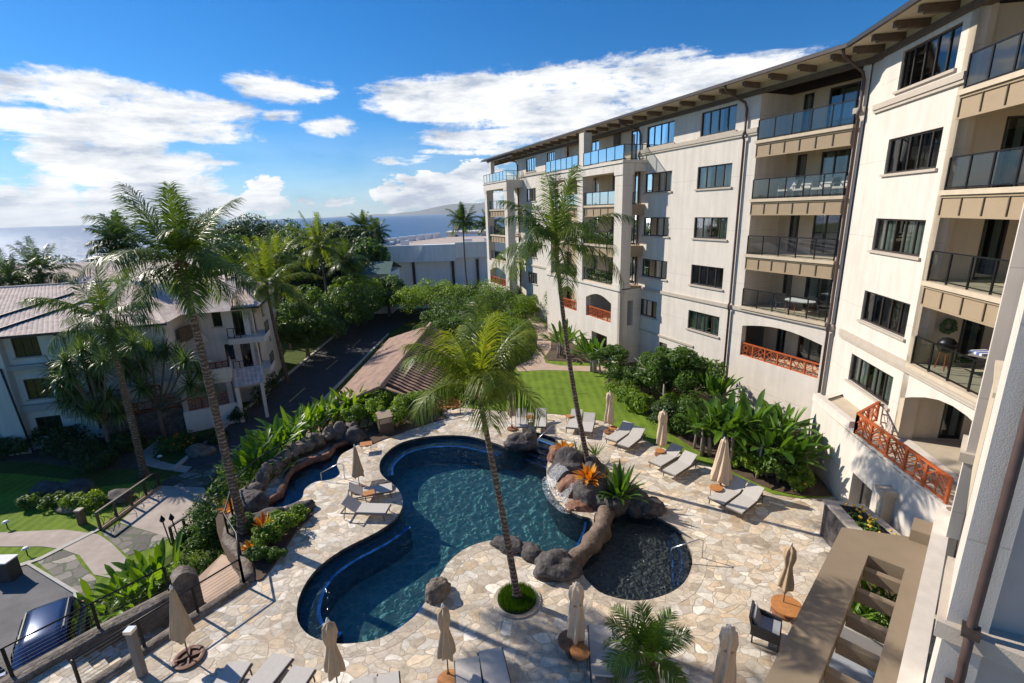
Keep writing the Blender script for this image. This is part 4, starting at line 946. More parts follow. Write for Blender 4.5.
# ---------------------------------------------------------------- furniture on balconies
def chairmesh(name,label,loc,rz,mat,fr_mat,group=None,cat='chair'):
    t=thing(name,label,cat,loc,group);BASE[t.name]=(0,0,0);t.rotation_euler=(0,0,rz)
    mb=MB();mb.box(-.3,.3,-.3,.3,.36,.46);obj('seat',mb,mat,t);mb=MB();mb.add([(-.3,.26,.46),(.3,.26,.46),(.3,.42,.95),(-.3,.42,.95),(-.3,.32,.46),(.3,.32,.46),(.3,.48,.95),(-.3,.48,.95)],[(0,1,2,3),(5,4,7,6),(3,2,6,7),(0,3,7,4),(1,5,6,2)]);obj('backrest',mb,mat,t)
    for x in (-.27,.27):
        for y in (-.27,.29): obj('leg',MB().box(x-.02,x+.02,y-.02,y+.02,0,.36),fr_mat,t)
        mb=MB();mb.box(x-.03,x+.03,-.28,.3,.6,.64);mb.box(x-.02,x+.02,-.28,-.24,.36,.6);obj('armrest',mb,fr_mat,t)
    return t
def table(name,label,loc,r=.5,h=.72,top=None,leg=None,n=4,square=False,rz=0,group=None,cat='table'):
    t=thing(name,label,cat,loc,group);BASE[t.name]=(0,0,0);t.rotation_euler=(0,0,rz)
    mb=MB();mb.box(-r,r,-r*.8,r*.8,h-.04,h) if square else mb.lathe([(r*.97,h-.045),(r,h-.02),(r,h)],24)
    obj('tabletop',mb,top or teak,t)
    for i in range(n):
        a=2*math.pi*(i+.5)/n;q=r*(1.0 if square else .75);obj('leg',MB().tube([(math.cos(a)*q,math.sin(a)*q*(.8 if square else 1),0),(math.cos(a)*q,math.sin(a)*q*(.8 if square else 1),h-.04)],.014,6),leg or darkframe,t)
    return t
zc=6.33
t=table('round_table','round white-topped table with orange legs on the lowest glass balcony above the orange lattice',(*fA(2.6,-1.0,0)[:2],zc),.85,.72,white,orangep,6)
for i,(s_,d_,r_) in enumerate(((1.3,-1.1,.8),(3.9,-1.2,2.2))): chairmesh('patio_chair',['grey patio chair at the right end of the white balcony table','grey patio chair at the left end of the white balcony table'][i],(*fA(s_,d_,0)[:2],zc),r_,wicker,darkframe,'chairs at the white balcony table')
for i,s_ in enumerate((1.2,2.3,3.4,4.3)):
    chairmesh('patio_chair',['pale patio armchair behind the second balcony\'s glass, rightmost of four','pale patio armchair behind the second balcony\'s glass, second from the right of four','pale patio armchair behind the second balcony\'s glass, third from the right of four','pale patio armchair behind the second balcony\'s glass, leftmost of four'][i],(*fA(s_,-.9,0)[:2],12.53),-1.2,M('chair_pale',(.5,.46,.42),.8,.1,6),darkframe,'armchairs on the second glass balcony from the top')
# near balcony: grill, table with towel, chairs, wreath
p=fS(1.0,.5,0)
t=thing('kettle_grill','dark lidded grill with orange-red legs on the near balcony by the white table','grill',(*fS(.55,.75,0)[:2],6.33));BASE[t.name]=(0,0,0)
mb=MB();mb.lathe([(.05,.62),(.2,.68),(.27,.8),(.28,.9)],16);obj('bowl',mb,blackm,t,smooth=True);mb=MB();mb.lathe([(.29,.9),(.27,1.02),(.17,1.14),(.03,1.18)],16);obj('lid',mb,blackm,t,smooth=True)
for i in range(3): a_=i*2.1;obj('leg',MB().tube([(.22*math.cos(a_),.22*math.sin(a_),0),(.12*math.cos(a_),.12*math.sin(a_),.68)],.02,6),orangep,t)
t=table('dining_table','rectangular grey table on the near balcony with a folded striped towel on it',(*fS(1.9,1.3,0)[:2],6.33),.75,.72,M('table_grey',(.25,.23,.22),.6,.1,5),darkframe,4,True,.4)
q=fS(1.45,1.15,0);mb=MB();[mb.box(q[0]-.3,q[0]+.3,q[1]-.24+i*.1,q[1]-.15+i*.1,7.05,7.13+.01*(i%2),i%2) for i in range(5)]
single('folded_towel',mb,[white,M('towel_blue',(.1,.16,.5),.95,.1,9)],'folded blue and white striped towel on the near balcony table','towel',(q[0],q[1],7.05))
for i,(a_,b_) in enumerate(((1.5,2.0),(2.4,2.1))): chairmesh('dining_chair',['dark metal chair in front of the near balcony table, left one','dark metal chair in front of the near balcony table, right one'][i],(*fS(a_,b_,0)[:2],6.33),.3+3.1,wicker,blackm,'dark chairs on the near balcony')
mb=MB();c=fS(.95,.03,7.75)
for i in range(14): a_=i/14*6.283;mb.blob(fS(.95+.2*math.cos(a_),.03,7.75+.2*math.sin(a_)),.1,i,.5,1)
single('door_wreath',mb,M('wreath_green',(.07,.11,.03),.9,.5,14),'round green wreath hanging on the wall above the grill','wreath',c)
# ---------------------------------------------------------------- tiled roofs
def tileroof(mb,eL,eR,rR,rL,row=.3,amp=.03,mi=0,dark=None):
    "corrugated barrel tiles running from the eave line (eL-eR) up to the ridge line (rL-rR)"
    eL,eR,rR,rL=map(Vector,(eL,eR,rR,rL));n=max(2,int((eR-eL).length/row)*4);nrm=(eR-eL).cross(rL-eL).normalized()
    if nrm.z<0: nrm=-nrm
    m_=10;V=[]
    for j in range(m_+1):
        v=j/m_
        for i in range(n+1):
            u=i/n;p=eL.lerp(eR,u).lerp(rL.lerp(rR,u),v)
            ph=(i%4);h=[0,.8,1,.8][ph]*amp;V.append(p+nrm*(h-.0-(.025 if j%2 else 0)))
    ff=[(j*(n+1)+i,j*(n+1)+i+1,(j+1)*(n+1)+i+1,(j+1)*(n+1)+i) for j in range(m_) for i in range(n)]
    if dark is None: mb.add(V,ff,mi)
    else:
        o=len(mb.v);mb.add(V,ff,mi)
        for q in range(len(ff)):
            if (q%n)%4 in (3,0): mb.m[-len(ff)+q]=dark
def ridge(mb,a,b,r=.12,mi=0): mb.tube([a,b],r,8,mi)
# ---------------------------------------------------------------- villa at the left
fL=Fr((-26.2,34.9),253,-1);fG=Fr((-22.3,40.9),73,1)
# normals towards the viewer
fL.n=(math.sin(R_(163)),math.cos(R_(163)));fG.n=fL.n
fH=Fr((-22.3,40.9),-17,-1);fH.n=(math.sin(R_(73)),math.cos(R_(73)))
VB=thing('apartment_villa','three-storey white villa with pink tiled hip roofs and stair tower, left behind the palms','building',(-26.2,34.9,LOW))
wz2=[(-2.5,-1.),(.4,1.9),(3.5,4.9)]
W=[(fL,a,b,c,d,3) for c,d in wz2 for a,b in ((7.1,8.6),(3.9,5.0),(11.5,13.2),(15.5,17.2))]
mb=MB();wallpanel(mb,fL,rect(-.4,26,LOW-.3,5.1),[rect(*w[1:5]) for w in W],0,.25);obj('wall',mb,villawall,VB)
for i,w in enumerate(W): window(VB,*w,seed=i+7,cur=-1)
mb=MB();mb.box(-.4,9.0,.002,.35,2.65,3.0,0,fL);mb.box(-.4,9.0,.002,.3,-.45,.05,0,fL);mb.box(.2,6.4,.31,1.1,-1.0,-.2,0,fL);obj('string_course',mb,greypaint_shade,VB)
mb=MB();mb.box(9.0,10.3,.002,.6,LOW,5.0,0,fL);obj('pier',mb,villawall,VB)
lattice(VB,[fL(.2,1.1,0)[:2],fL(6.4,1.1,0)[:2]],-.2,.9,1.,mat=M('rail_red_dark',(.16,.03,.012),.6,.2,5))
tube_thing(VB,'downspout',[fL(5.9,.5,5.),fL(5.6,.1,4.7),fL(5.6,.1,3.1)],.05,bronze);tube_thing(VB,'downspout',[fL(9.2,.7,3.),fL(8.9,.65,LOW)],.06,bronze)
# gable wing
Wg=[(fG,-3.0,-2.3,3.6,5.0,1),(fG,-1.5,-.7,2.65,4.8,2),(fG,-2.5,-1.8,.6,2.0,1),(fG,-1.3,-.5,-.2,1.9,2)]
mb=MB();wallpanel(mb,fG,rect(-3.9,.02,LOW,5.1),[rect(*w[1:5]) for w in Wg],0,.25);obj('wall',mb,villawall,VB)
for i,w in enumerate(Wg): window(VB,*w,seed=i+3,cur=-1)
Wh=[(fH,.6,1.4,2.65,4.8,1),(fH,.6,1.4,-.2,1.9,1),(fH,4.5,5.2,3.4,4.5,1),(fH,6,6.6,.6,1.7,1),(fH,8.5,9.2,3.4,4.5,1)]
mb=MB();wallpanel(mb,fH,rect(0,12,LOW,5.1),[rect(*w[1:5]) for w in Wh],0,.25);mb.skirt([fH(12,0,0)[:2],fH(12,-9,0)[:2]],LOW,5.1,closed=False);obj('wall',mb,villawall,VB)
for i,w in enumerate(Wh): window(VB,*w,seed=i+3,cur=-1)
for z in (2.6,-.3):
    mb=MB();mb.box(-1.9,.9,.002,.9,z-.5,z,0,fG);mb.box(0,2,-.0,.9,z-.499,z-.001,0,fH);obj('balcony',mb,villawall,VB);railing(VB,[fG(-1.85,.85,0)[:2],fG(-.9,.85,0)[:2]],z,.9,.5,'bars');railing(VB,[fH(.3,.85,0)[:2],fH(1.9,.85,0)[:2]],z,.9,.5,'bars')
# recess wing behind the tower
mb=MB();wallpanel(mb,Fr(fL(-.4,0,0)[:2],343,1),rect(0,5.2,LOW,5.1),[],0,.1);a_=fL(-.4,-5,0);b_=fG(-3.9,0,0);mb.skirt([a_[:2],b_[:2]],LOW,5.1,closed=False);obj('wall',mb,villawall,VB)
mb=MB();a_=fL(-.5,-1.5,0);mb.bar((a_[0],a_[1]+.6,3.6),(b_[0]-.2,b_[1]-.6,3.6),.12,1.1);obj('timber_screen',mb,beamw,VB)
# stair tower with lattice rails
fT=Fr((-24.9,34.3),60,1);fT.n=(math.sin(R_(150)),math.cos(R_(150)))
mb=MB();mb.box(-.2,3.4,-3.6,0,LOW,-1.7,0,fT);mb.box(-.1,3.3,-3.5,-.08,.1,.35,0,fT);mb.box(-.2,3.4,-.12,0.02,.35,1.25,0,fT);mb.box(3.28,3.42,-3.6,-.13,.35,1.25,0,fT);mb.box(-3.4,-.2,-.6,-.4,-.1,.8,0,fT);obj('stair_tower',mb,villawall,VB)
mb=MB()
for s_ in (.0,3.05): mb.box(s_-.15,s_+.2,-.4,-.05,-1.7,.1,0,fT)
mb.box(3.0,3.25,-3.5,-3.2,-1.7,.1,0,fT);obj('column',mb,greypaint_shade,VB)
dr=MT['rail_red_dark'];orangev=M('rail_red',(.26,.06,.02),.6,.2,5)
lattice(VB,[fT(.2,-.15,0)[:2],fT(2.9,-.15,0)[:2]],-1.7,.85,.9,mat=orangev);lattice(VB,[fT(3.2,-.3,0)[:2],fT(3.2,-3.2,0)[:2]],-1.7,.85,.9,mat=orangev);lattice(VB,[fT(.0,-.1,0)[:2],fT(3.3,-.1,0)[:2],fT(3.3,-3,0)[:2]],1.25,.5,.9,mat=dr)
lattice(VB,[fT(-4.6,-.2,0)[:2],fT(-.2,-.2,0)[:2]],-1.2,.8,.9,mat=orangev)
mb=MB();mb.box(-5,-.25,-2.5,-.3,LOW,-1.3,0,fT);obj('stair_base',mb,rock,VB)
mb=MB();tileroof(mb,fT(3.4,.4,-.35),fT(5.6,.4,-.35),fT(5.6,-1.9,.5),fT(3.4,-1.9,.5));mb.box(3.45,5.5,-1.9,.3,-.45,-.37,0,fT);obj('porch_roof',mb,roofpink,VB);mb=MB();mb.box(3.42,3.7,-1.8,.2,LOW,-.4,0,fT);mb.box(5.2,5.45,.0,.25,LOW,-.4,0,fT);obj('porch_post',mb,villawall,VB)
# roofs
RP=MB();E0=[fL(-1.0,.8,5.2),fL(26,.8,5.2)];Rg=[fL(4.5,-9,7.5),fL(26,-9,7.5)]
tileroof(RP,E0[1],E0[0],Rg[0],Rg[1]);tileroof(RP,E0[0],fL(-1.0,-17,5.2),fL(4.6,-9.2,7.5),Rg[0],.3);ridge(RP,E0[0],Rg[0]);ridge(RP,Rg[0],Rg[1]);RP.box(-1,26,.75,.85,5.05,5.22,1,fL);RP.box(-.95,26,-.3,.75,5.05,5.1,2,fL)
G0=[fG(-4.6,.8,5.2),fG(.8,.8,5.2)];tileroof(RP,G0[0],G0[1],fG(-1.6,-3.4,7.1),fG(-2.2,-3.4,7.1));tileroof(RP,G0[1],fH(12.6,.8,5.2),fH(10,-2.6,7.1),fG(-1.6,-3.4,7.1));tileroof(RP,fH(12.6,-9.8,5.2),G0[0],fG(-2.2,-3.4,7.1),fH(10,-3.4,7.1));ridge(RP,G0[1],fG(-1.6,-3.4,7.1));ridge(RP,fG(-1.9,-3.4,7.1),fH(10,-3,7.1));RP.box(-4.6,.82,.75,.85,5.03,5.22,1,fG);RP.box(-.8,12.6,.75,.85,5.03,5.22,1,fH)
c1=fL(-1.2,-4.8,6.2)
RP.add([fL(-4.6,-1.8,5.3),fL(-.9,-1.8,5.3),fL(-.9,-6,7.2),fL(-4.6,-6,7.2)],[(0,1,2,3)])
obj('roof',RP,[roofpink,bronze,soffit],VB)
sl=(7.5-5.2)/9.8
for (sa,da),(sb,db) in (((9.6,.2),(5.2,-5.5)),((12.5,.2),(7.4,-6.5)),((4.6,.7),(4.5,-8.8))):
    za=5.2+(.8-da)*sl;zb=5.2+(.8-db)*sl;mb=MB();mb.tube([fL(sa,da,za+.06),fL(sb,db,zb+.06)],.1,6);obj('roof_valley',mb,bronze,VB)
A1=Vector(G3(136,311,5.5));B1=Vector(G3(207,303,5.5));C1=Vector(G3(199,285,6.8));D1=Vector(G3(146,291,6.8))
mb=MB();tileroof(mb,A1,B1,C1,D1);ridge(mb,C1,D1,.1);mb.bar(A1+Vector((0,0,-.1)),B1+Vector((0,0,-.1)),.15,.16,1);mb.add([D1,C1,C1+Vector((-3,12,-.6)),D1+Vector((-5,12,-.6))],[(0,1,2,3)]);obj('roof',mb,[roofpink,bronze],VB)
dv_=(B1-A1).normalized();nv_=Vector((-dv_.y,dv_.x,0));a_=A1+nv_*.7;b_=B1+nv_*.7
mb=MB();mb.bar(a_+Vector((0,0,-.75)),b_+Vector((0,0,-.75)),.3,1.0);obj('timber_frieze',mb,beamw,VB)
mb=MB()
for i in range(9): p_=a_.lerp(b_,(i+.5)/9)-nv_*.17;mb.box(p_.x-.17,p_.x+.17,p_.y-.03,p_.y+.03,p_.z-1.0,p_.z-.5)
obj('louvre',mb,roomdark,VB)
mb=MB();mb.skirt([(a_.x,a_.y),(b_.x,b_.y)],LOW,4.4,closed=False);obj('wall',mb,villawall,VB)
c_=a_.lerp(b_,.62)-nv_*.06;mb=MB();mb.box(c_.x-.5,c_.x+.5,c_.y-.05,c_.y+.05,2.0,3.4);obj('shutter_panel',mb,whitewall,VB)
p_=G3(205,337,2.9);q_=G3(150,352,2.2);mb=MB();mb.bar(p_,(p_[0]-3.2,p_[1]-.8,1.2),.2,.8);obj('stair_parapet',mb,villawall,VB)
# another roof behind
t=thing('apartment_villa','low villa with pale tiled roof behind the big roof at the left edge','building',(-48,62,LOW));mb=MB();mb.box(-75,-38,60,74,LOW,4.8);obj('wall',mb,whitewall,t);mb=MB();tileroof(mb,(-76,59,4.9),(-37,59,4.9),(-42,67,7.3),(-76,67,7.3),.35);obj('roof',mb,roofpink,t)
# ---------------------------------------------------------------- pavilion between road and pool
t=thing('garden_pavilion','long single-storey pavilion with terracotta tiled gable roof beside the road','building',(-8.5,37,LOW))
mb=MB();mb.box(-12.2,-5.2,29.6,46.3,LOW,.15);obj('wall',mb,stucco2,t)
mb=MB();e=.05;zr=1.75;rk_=(-7.95,46.6,zr);rf_=(-8.35,29.6,zr);tdk=M('tile_channel_dark',(.12,.06,.04),.9,.2,3)
tileroof(mb,(-12.4,47.6,e+.15),(-12.4,29.0,e+.15),rf_,rk_,.3,.05);obj('roof',mb,tilered,t)
mb=MB();tileroof(mb,(-4.4,28.8,e-.15),(-4.2,47.6,e-.15),rk_,rf_,.55,.17,0,1);obj('roof',mb,[M('tile_terracotta_dark',(.56,.34,.22),.8,.3,1.6,.3,25),tdk],t)
mb=MB();ridge(mb,(rf_[0],28.9,zr+.08),(*rk_[:2],zr+.08),.17);ridge(mb,(-12.4,29.0,e+.2),(rf_[0],29.0,zr+.05),.1);ridge(mb,(rf_[0],29.,zr+.05),(-4.4,28.9,e-.05),.1);obj('ridge_tile',mb,M('ridge_clay',(.42,.26,.18),.8,.2,4),t,smooth=True)
mb=MB();mb.add([(-12.6,29.3,.0),(-5,29.3,-.1),(rf_[0],29.3,zr-.1)],[(0,1,2)]);obj('gable',mb,beamw,t)
mb=MB();tileroof(mb,(-13.4,27.4,-.5),(-9.6,27.4,-.5),(-9.7,29.6,.75),(-12.6,29.6,.75),.5,.12,0,1);obj('lean_to_roof',mb,[MT['tile_terracotta_dark'],tdk],t)
mb=MB();tileroof(mb,(-9.3,27.3,-.55),(-4.9,27.3,-.55),(-5.1,29.2,.2),(-9.1,29.2,.2),.5,.12,0,1);obj('lean_to_roof',mb,[MT['tile_terracotta_dark'],tdk],t)
# ---------------------------------------------------------------- white hall by the sea
t=thing('flat_roof_hall','large plain white flat-roofed hall by the sea beyond the trees','building',(-10,92,LOW));Y0=92
x0=PY(371,245,Y0)[0];x1=PY(423,245,Y0)[0];x2=PY(455,245,Y0)[0];x3=PY(520,245,Y0)[0];zt=PY(423,245,Y0)[2]
mb=MB();mb.box(x0+.5,x3,Y0+1.2,Y0+38,LOW,zt-1.2);obj('wall',mb,whitewall,t)
mb=MB();mb.box(x0,x1,Y0,Y0+.8,zt-3.1,zt);mb.box(x1+.02,x2,Y0-1.2,Y0+.8,zt-3.0,zt+.05);mb.box(x2+.02,x3,Y0,Y0+.8,zt-2.6,zt+.3);mb.box(x0,x0+.8,Y0+.82,Y0+38,zt-3,zt);obj('parapet',mb,M('parapet_grey_white',(.82,.83,.82),.85,.05,.4,stain=.1),t)
mb=MB();mb.box(x0+.8,x3,Y0+.8,Y0+38,zt-1.2,zt-.5);obj('roof_deck',mb,M('roof_deck_pink',(.50,.40,.34),.9,.1,.2),t)
for xx in (378,412,452,477):
    p=PY(xx,262,Y0);mb=MB();mb.box(p[0]-.25,p[0]+.25,Y0+.9,Y0+1.19,LOW,zt-3);obj('wall_strip',mb,bronze,t)
for i,(px_,py_) in enumerate(((375,238),(384,236),(392,237),(402,234),(411,232),(420,230),(428,228),(436,227),(404,243),(468,240),(488,243))):
    y=100+i*4 if i<8 else 96;p=PY(px_,py_,y);s_=.9 if i<8 else .7
    mb=MB();mb.box(p[0]-s_,p[0]+s_,y,y+1.4,zt-.6,zt+.7);obj('rooftop_unit',mb,white,t)
bounce_mb=MB();bounce_mb.poly([(-42,82),(30,82),(30,91),(-42,91)],LOW+.03);struct('forecourt_added_bounce',bounce_mb,M('bounce_ground_pale',(.6,.57,.52),.9,.08,.5))  # pale ground added to bounce light onto the shaded hall front
t=thing('beach_pavilion','small pink flat pavilion on the far side of the hall roof','building',(-6,132,0));p=PY(447,222,132);q=PY(492,222,132);mb=MB();mb.box(p[0],q[0]+4,132,140,LOW,4.6);obj('wall',mb,M('pink_wall',(.42,.26,.2),.9,.1,1),t);mb=MB();mb.box(p[0]-.5,q[0]+5,131,141,6.6,7.4);mb.box(p[0],p[0]+2,131.6,139,4.6,6.6);mb.box(q[0]-3,q[0],131.6,139,4.6,6.6);obj('roof',mb,stucco,t)
t=thing('beach_pavilion','low green-roofed shed left of the white hall','building',(-22,80,LOW));a=PY(352,262,78);mb=MB();b=PY(381,262,78)
mb.box(a[0],b[0]+1,78.4,86,LOW,3.2);obj('wall',mb,whitewall,t);mb=MB();mb.add([(a[0]-.6,77.5,3.2),(b[0]+1.4,77.5,3.2),(b[0]+1,82,4.8),(a[0]+2,82,4.8),(b[0]+1.4,87,3.2),(a[0]-.6,87,3.2)],[(0,1,2,3),(3,2,4,5),(0,3,5)]);obj('roof',mb,M('roof_green_grey',(.07,.13,.11),.6,.1,2),t)
# ---------------------------------------------------------------- loungers
def lounger_proto(back=.55,name='sun_lounger'):
    t=thing(name,'x','sun lounger',(0,0,0))
    s=math.sin(back);c=math.cos(back)
    mb=MB();mb.box(-.33,.33,-.98,.28,.31,.37);obj('seat',mb,fabric,t)
    mb=MB();y0=.29;V=[(-.33,y0,.31),(.33,y0,.31),(.33,y0+.72*c,.31+.72*s),(-.33,y0+.72*c,.31+.72*s)];V+=[(a,b-.05*s,z+.05*c) for a,b,z in V];mb.add(V,[(0,3,2,1),(4,5,6,7),(0,1,5,4),(1,2,6,5),(2,3,7,6),(3,0,4,7)]);obj('backrest',mb,fabric,t)
    mb=MB()
    for x in (-.35,.35): mb.box(x-.018,x+.018,-1.0,.95,.27,.32)
    mb.box(-.35,.35,-1.0,-.96,.27,.32);mb.box(-.35,.35,.9,.95,.27,.32);mb.bar((-.33,.85*.9,.28),(-.33,y0+.5*c,.31+.5*s),.03);mb.bar((.33,.85*.9,.28),(.33,y0+.5*c,.31+.5*s),.03);obj('frame',mb,darkframe,t)
    for x in (-.33,.33):
        for y in (-.88,.8): obj('leg',MB().tube([(x,y+.03*(1 if y>0 else -1),0),(x,y,.28)],.022,6),darkframe,t)
    return t
LP=Proto(lounger_proto(.5));LF=Proto(lounger_proto(.62))
def lounge(foot,head,label,zf=.36,zh=.6,group='sun loungers around the pool',P=LP,z=0.03):
    a=Vector(G(*foot,zf));b=Vector(G(*head,zh));d=(b-a).normalized();c=a+d*.98
    return P.put((c.x,c.y,z),math.atan2(-d.x,d.y),label,group)
lounge((609.5,441),(632,424),'grey sun lounger just right of the leaning palm trunk, left one of the pair') if 0 else None
lounge((572,428),(578,409),'grey sun lounger directly behind the leaning tall palm trunk, left of its pair')
lounge((586,432),(590,413),'grey sun lounger directly behind the leaning tall palm trunk, right of its pair')
lounge((522,427),(521,409),'grey sun lounger facing the pool steps, left of its pair under the palm fronds')
lounge((540,427),(541,408),'grey sun lounger facing the pool steps, right of its pair under the palm fronds')
lounge((611,440),(629,424),'grey sun lounger, left of the middle lawn pair beside the second sand umbrella')
lounge((623,446),(641,428),'grey sun lounger, right of the middle lawn pair beside the second sand umbrella')
lounge((655,464),(677,447),'grey sun lounger in front of the tall sand umbrella, left of its pair')
lounge((669,473),(692,454),'grey sun lounger in front of the tall sand umbrella, right of its pair')
lounge((716,501),(737,482),'grey sun lounger beside the widest sand umbrella, left of the pair nearest the banana plants')
lounge((734,510),(757,487),'grey sun lounger beside the widest sand umbrella, right of the pair nearest the banana plants')
lounge((392,487),(352,489),'grey sun lounger on the peninsula between spa and pool, the farther one',P=LF)
lounge((388,509),(352,503),'grey sun lounger on the peninsula between spa and pool, the nearer one with raised back',P=LF)
lounge((600,626),(604,668),'grey sun lounger beside the round tables in front of the small palm, left one')
lounge((624,638),(630,678),'grey sun lounger partly covered by the small palm fronds, right one')
lounge((467,659),(471,705),'grey sun lounger at the bottom edge right of the tied umbrella, left of its pair')
lounge((490,650),(502,700),'grey sun lounger at the bottom edge right of the tied umbrella, right of its pair')
lounge((364,678),(362,720),'grey sun lounger just peeking in at the bottom edge, left of its pair')
lounge((386,675),(388,720),'grey sun lounger just peeking in at the bottom edge, right of its pair')
lounge((283,656),(243,695),'grey sun lounger at the lower left aimed at the pool corner, farther one')
lounge((304,668),(268,712),'grey sun lounger at the lower left aimed at the pool corner, nearer one')
lounge((240,663),(205,705),'grey sun lounger at the bottom edge closest to the stairs railing')
# ---------------------------------------------------------------- umbrellas
def umb_proto(kind):
    t=thing('closed_umbrella','x','umbrella',(0,0,0))
    obj('pole',MB().tube([(0,0,0.05),(0,0,2.5)],.02,8),darkframe if kind!='wide' else steel,t)
    mb=MB()
    if kind=='wide': pr=[(.03,2.5),(.13,2.42),(.18,2.1),(.23,1.7),(.3,1.2),(.38,.75),(.42,.5)];fn,fold=7,.22
    elif kind=='straight': pr=[(.03,2.5),(.16,2.42),(.2,2.1),(.17,1.85),(.2,1.5),(.24,1.1),(.25,.62)];fn,fold=6,.22
    elif kind=='tent': pr=[(.03,2.44),(.07,2.38),(.12,2.0),(.19,1.55),(.26,1.1),(.30,.9)];fn,fold=8,.10
    else: pr=[(.03,2.46),(.13,2.36),(.16,2.1),(.10,1.75),(.14,1.5),(.2,1.15),(.21,.95)];fn,fold=6,.22
    pr2=[]
    for (r,z),(r2,z2) in zip(pr[:-1],pr[1:]):
        for q in range(3): pr2.append((r+(r2-r)*q/3,z+(z2-z)*q/3))
    pr2.append(pr[-1]);mb.lathe(pr2[::-1],42,(0,0),0,fold,fn)
    # ragged hem and twist
    V=[];zb=pr[-1][1]
    for (x,y,z) in mb.v:
        a=math.atan2(y,x);w=.06*math.sin(fn*a*.5+2)+.05*math.sin(3*a);k=max(0,1-(z-zb)/.9);tw=(z-zb)*.35;x2=x*math.cos(tw)-y*math.sin(tw);y2=x*math.sin(tw)+y*math.cos(tw);V.append((x2*(1+.12*mnoise.noise(Vector((x*6,y*6,z*2)))),y2,z-w*k))
    mb.v=V;can=obj('canopy',mb,canvas if kind in('tent','tied') else canvas2,t,smooth=True)
    if kind in('tied','straight'): obj('tie_strap',MB().tube([(.17*math.cos(a*.6283),.17*math.sin(a*.6283),(1.75 if kind=='tied' else 1.85)) for a in range(11)],.02,5),canvas,can) if kind=='straight' else None
    obj('finial',MB().lathe([(.02,2.45),(.05,2.5),(.03,2.56),(.01,2.6)],10),M('finial_white',(.7,.68,.62),.5,.05,9),t,smooth=True)
    if kind=='tent' : 
        mb=MB();mb.lathe([(.42,0.0),(.42,.05),(.36,.06),(.3,.05),(.3,.0)],24);mb.bar((-.36,0,.04),(.36,0,.04),.05);mb.bar((0,-.36,.04),(0,.36,.04),.05);obj('ring_base',mb,teak if 0 else M('base_brown',(.16,.06,.03),.6,.2,9),t)
    else:
        obj('base',MB().lathe([(.33,0.0),(.33,.05),(.28,.07),(.06,.08),(.05,.3),(.03,.3)],24),M('base_wood',(.24,.10,.045),.55,.3,9),t)
    return t
UP={k:Proto(umb_proto(k)) for k in ('wide','straight','tent','tied')}
def umb(kind,px,label,s=1.,rz=0,z=0.03):
    a=G(*px,z);return UP[kind].put((a[0],a[1],z),rz,label,'closed pool umbrellas',s)
umb('tied',(512,429),'narrow grey-brown closed umbrella behind the pool, left of the stair handrail',.9)
umb('straight',(609,432),'sand closed umbrella standing at the lawn edge beside the middle lounger pair',.96,1)
umb('straight',(661,455),'tall sand closed umbrella with dark pole side, between middle and third lounger pairs',.97,2.2)
umb('wide',(720,489),'widest flared sand closed umbrella, nearest the banana plants',.98,.5)
umb('tied',(782,612),'thin closed umbrella beside the dark wicker armchair near the pergola',.97,2)
umb('straight',(576,652),'closed umbrella behind round tables left of the small palm',.93,.3)
umb('tied',(449,682),'brown tied umbrella at the bottom edge next to two loungers',1.,1.3)
umb('tied',(340,700),'taupe closed umbrella at the bottom edge just below the pool corner',1.02,.2)
umb('tent',(189,658),'cone-shaped taupe closed umbrella on a ring base at the stairs railing',.98,.5)
umb('tent',(360,490),'cone-shaped taupe closed umbrella on the peninsula between spa and pool',.9,1.5)
umb('straight',(722,703),'closed umbrella cut off by the bottom edge right of the small palm',.95,.9)
# ---------------------------------------------------------------- tables, chairs, benches
def side_t(px,lb,r=.24,h=.45,z=.03,sq=True,n=4,mat=None):
    a=G(*px,h);return table('side_table',lb,(a[0],a[1],z),r,h,mat or teak,darkframe,n,sq,.4,'small side tables by the loungers','side table')
side_t((570,416),'small wooden side table left of the lounger pair behind the tall palm trunk')
side_t((613,428),'small round wooden side table by the umbrella beside the middle lounger pair',sq=False)
side_t((660,451),'small wooden side table at the foot of the tall sand umbrella',sq=False)
side_t((716,488),'small oval wooden side table left of the lounger pair nearest the banana plants',.27,sq=False)
side_t((530,417),'small wooden side table between the two loungers facing the pool steps')
side_t((369,493),'small orange wooden side table between the two peninsula loungers')
side_t((580,652),'higher round wooden side table in front of the umbrella near the small palm',.27,.5,sq=False)
side_t((571,641),'dark round side table just behind the higher round one near the small palm',.38,.35,sq=False,mat=M('base_wood',(.24,.10,.045)))
a=G(366,444,.42);table('teak_stool','square teak stool standing near the rocks at the far end of the spa',(a[0],a[1],.03),.32,.42,teak,steel,4,True,.25,None,'stool')
side_t((450,681),'round wooden side table at the foot of the brown tied umbrella at the bottom edge',.33,.3,sq=False)
a=G(768,628,.4);t=thing('wicker_armchair','dark wicker armchair with grey cushions beside the thin umbrella near the pergola','armchair',(a[0],a[1],0));BASE[t.name]=(0,0,0);t.rotation_euler=(0,0,1.0)
mb=MB();mb.box(-.38,.38,-.34,.34,.28,.38);mb.add([(-.38,.3,.3),(.38,.3,.3),(.36,.44,.86),(-.36,.44,.86),(-.38,.36,.3),(.38,.36,.3),(.36,.5,.86),(-.36,.5,.86)],[(0,1,2,3),(5,4,7,6),(3,2,6,7),(0,3,7,4),(1,5,6,2)])
for x in (-.36,.36): mb.add([(x-.03,-.34,.3),(x+.03,-.34,.3),(x+.03,.42,.3),(x-.03,.42,.3),(x-.03,-.32,.58),(x+.03,-.32,.58),(x+.03,.42,.66),(x-.03,.42,.66)],[(0,3,2,1),(4,5,6,7),(0,1,5,4),(1,2,6,5),(2,3,7,6),(3,0,4,7)])
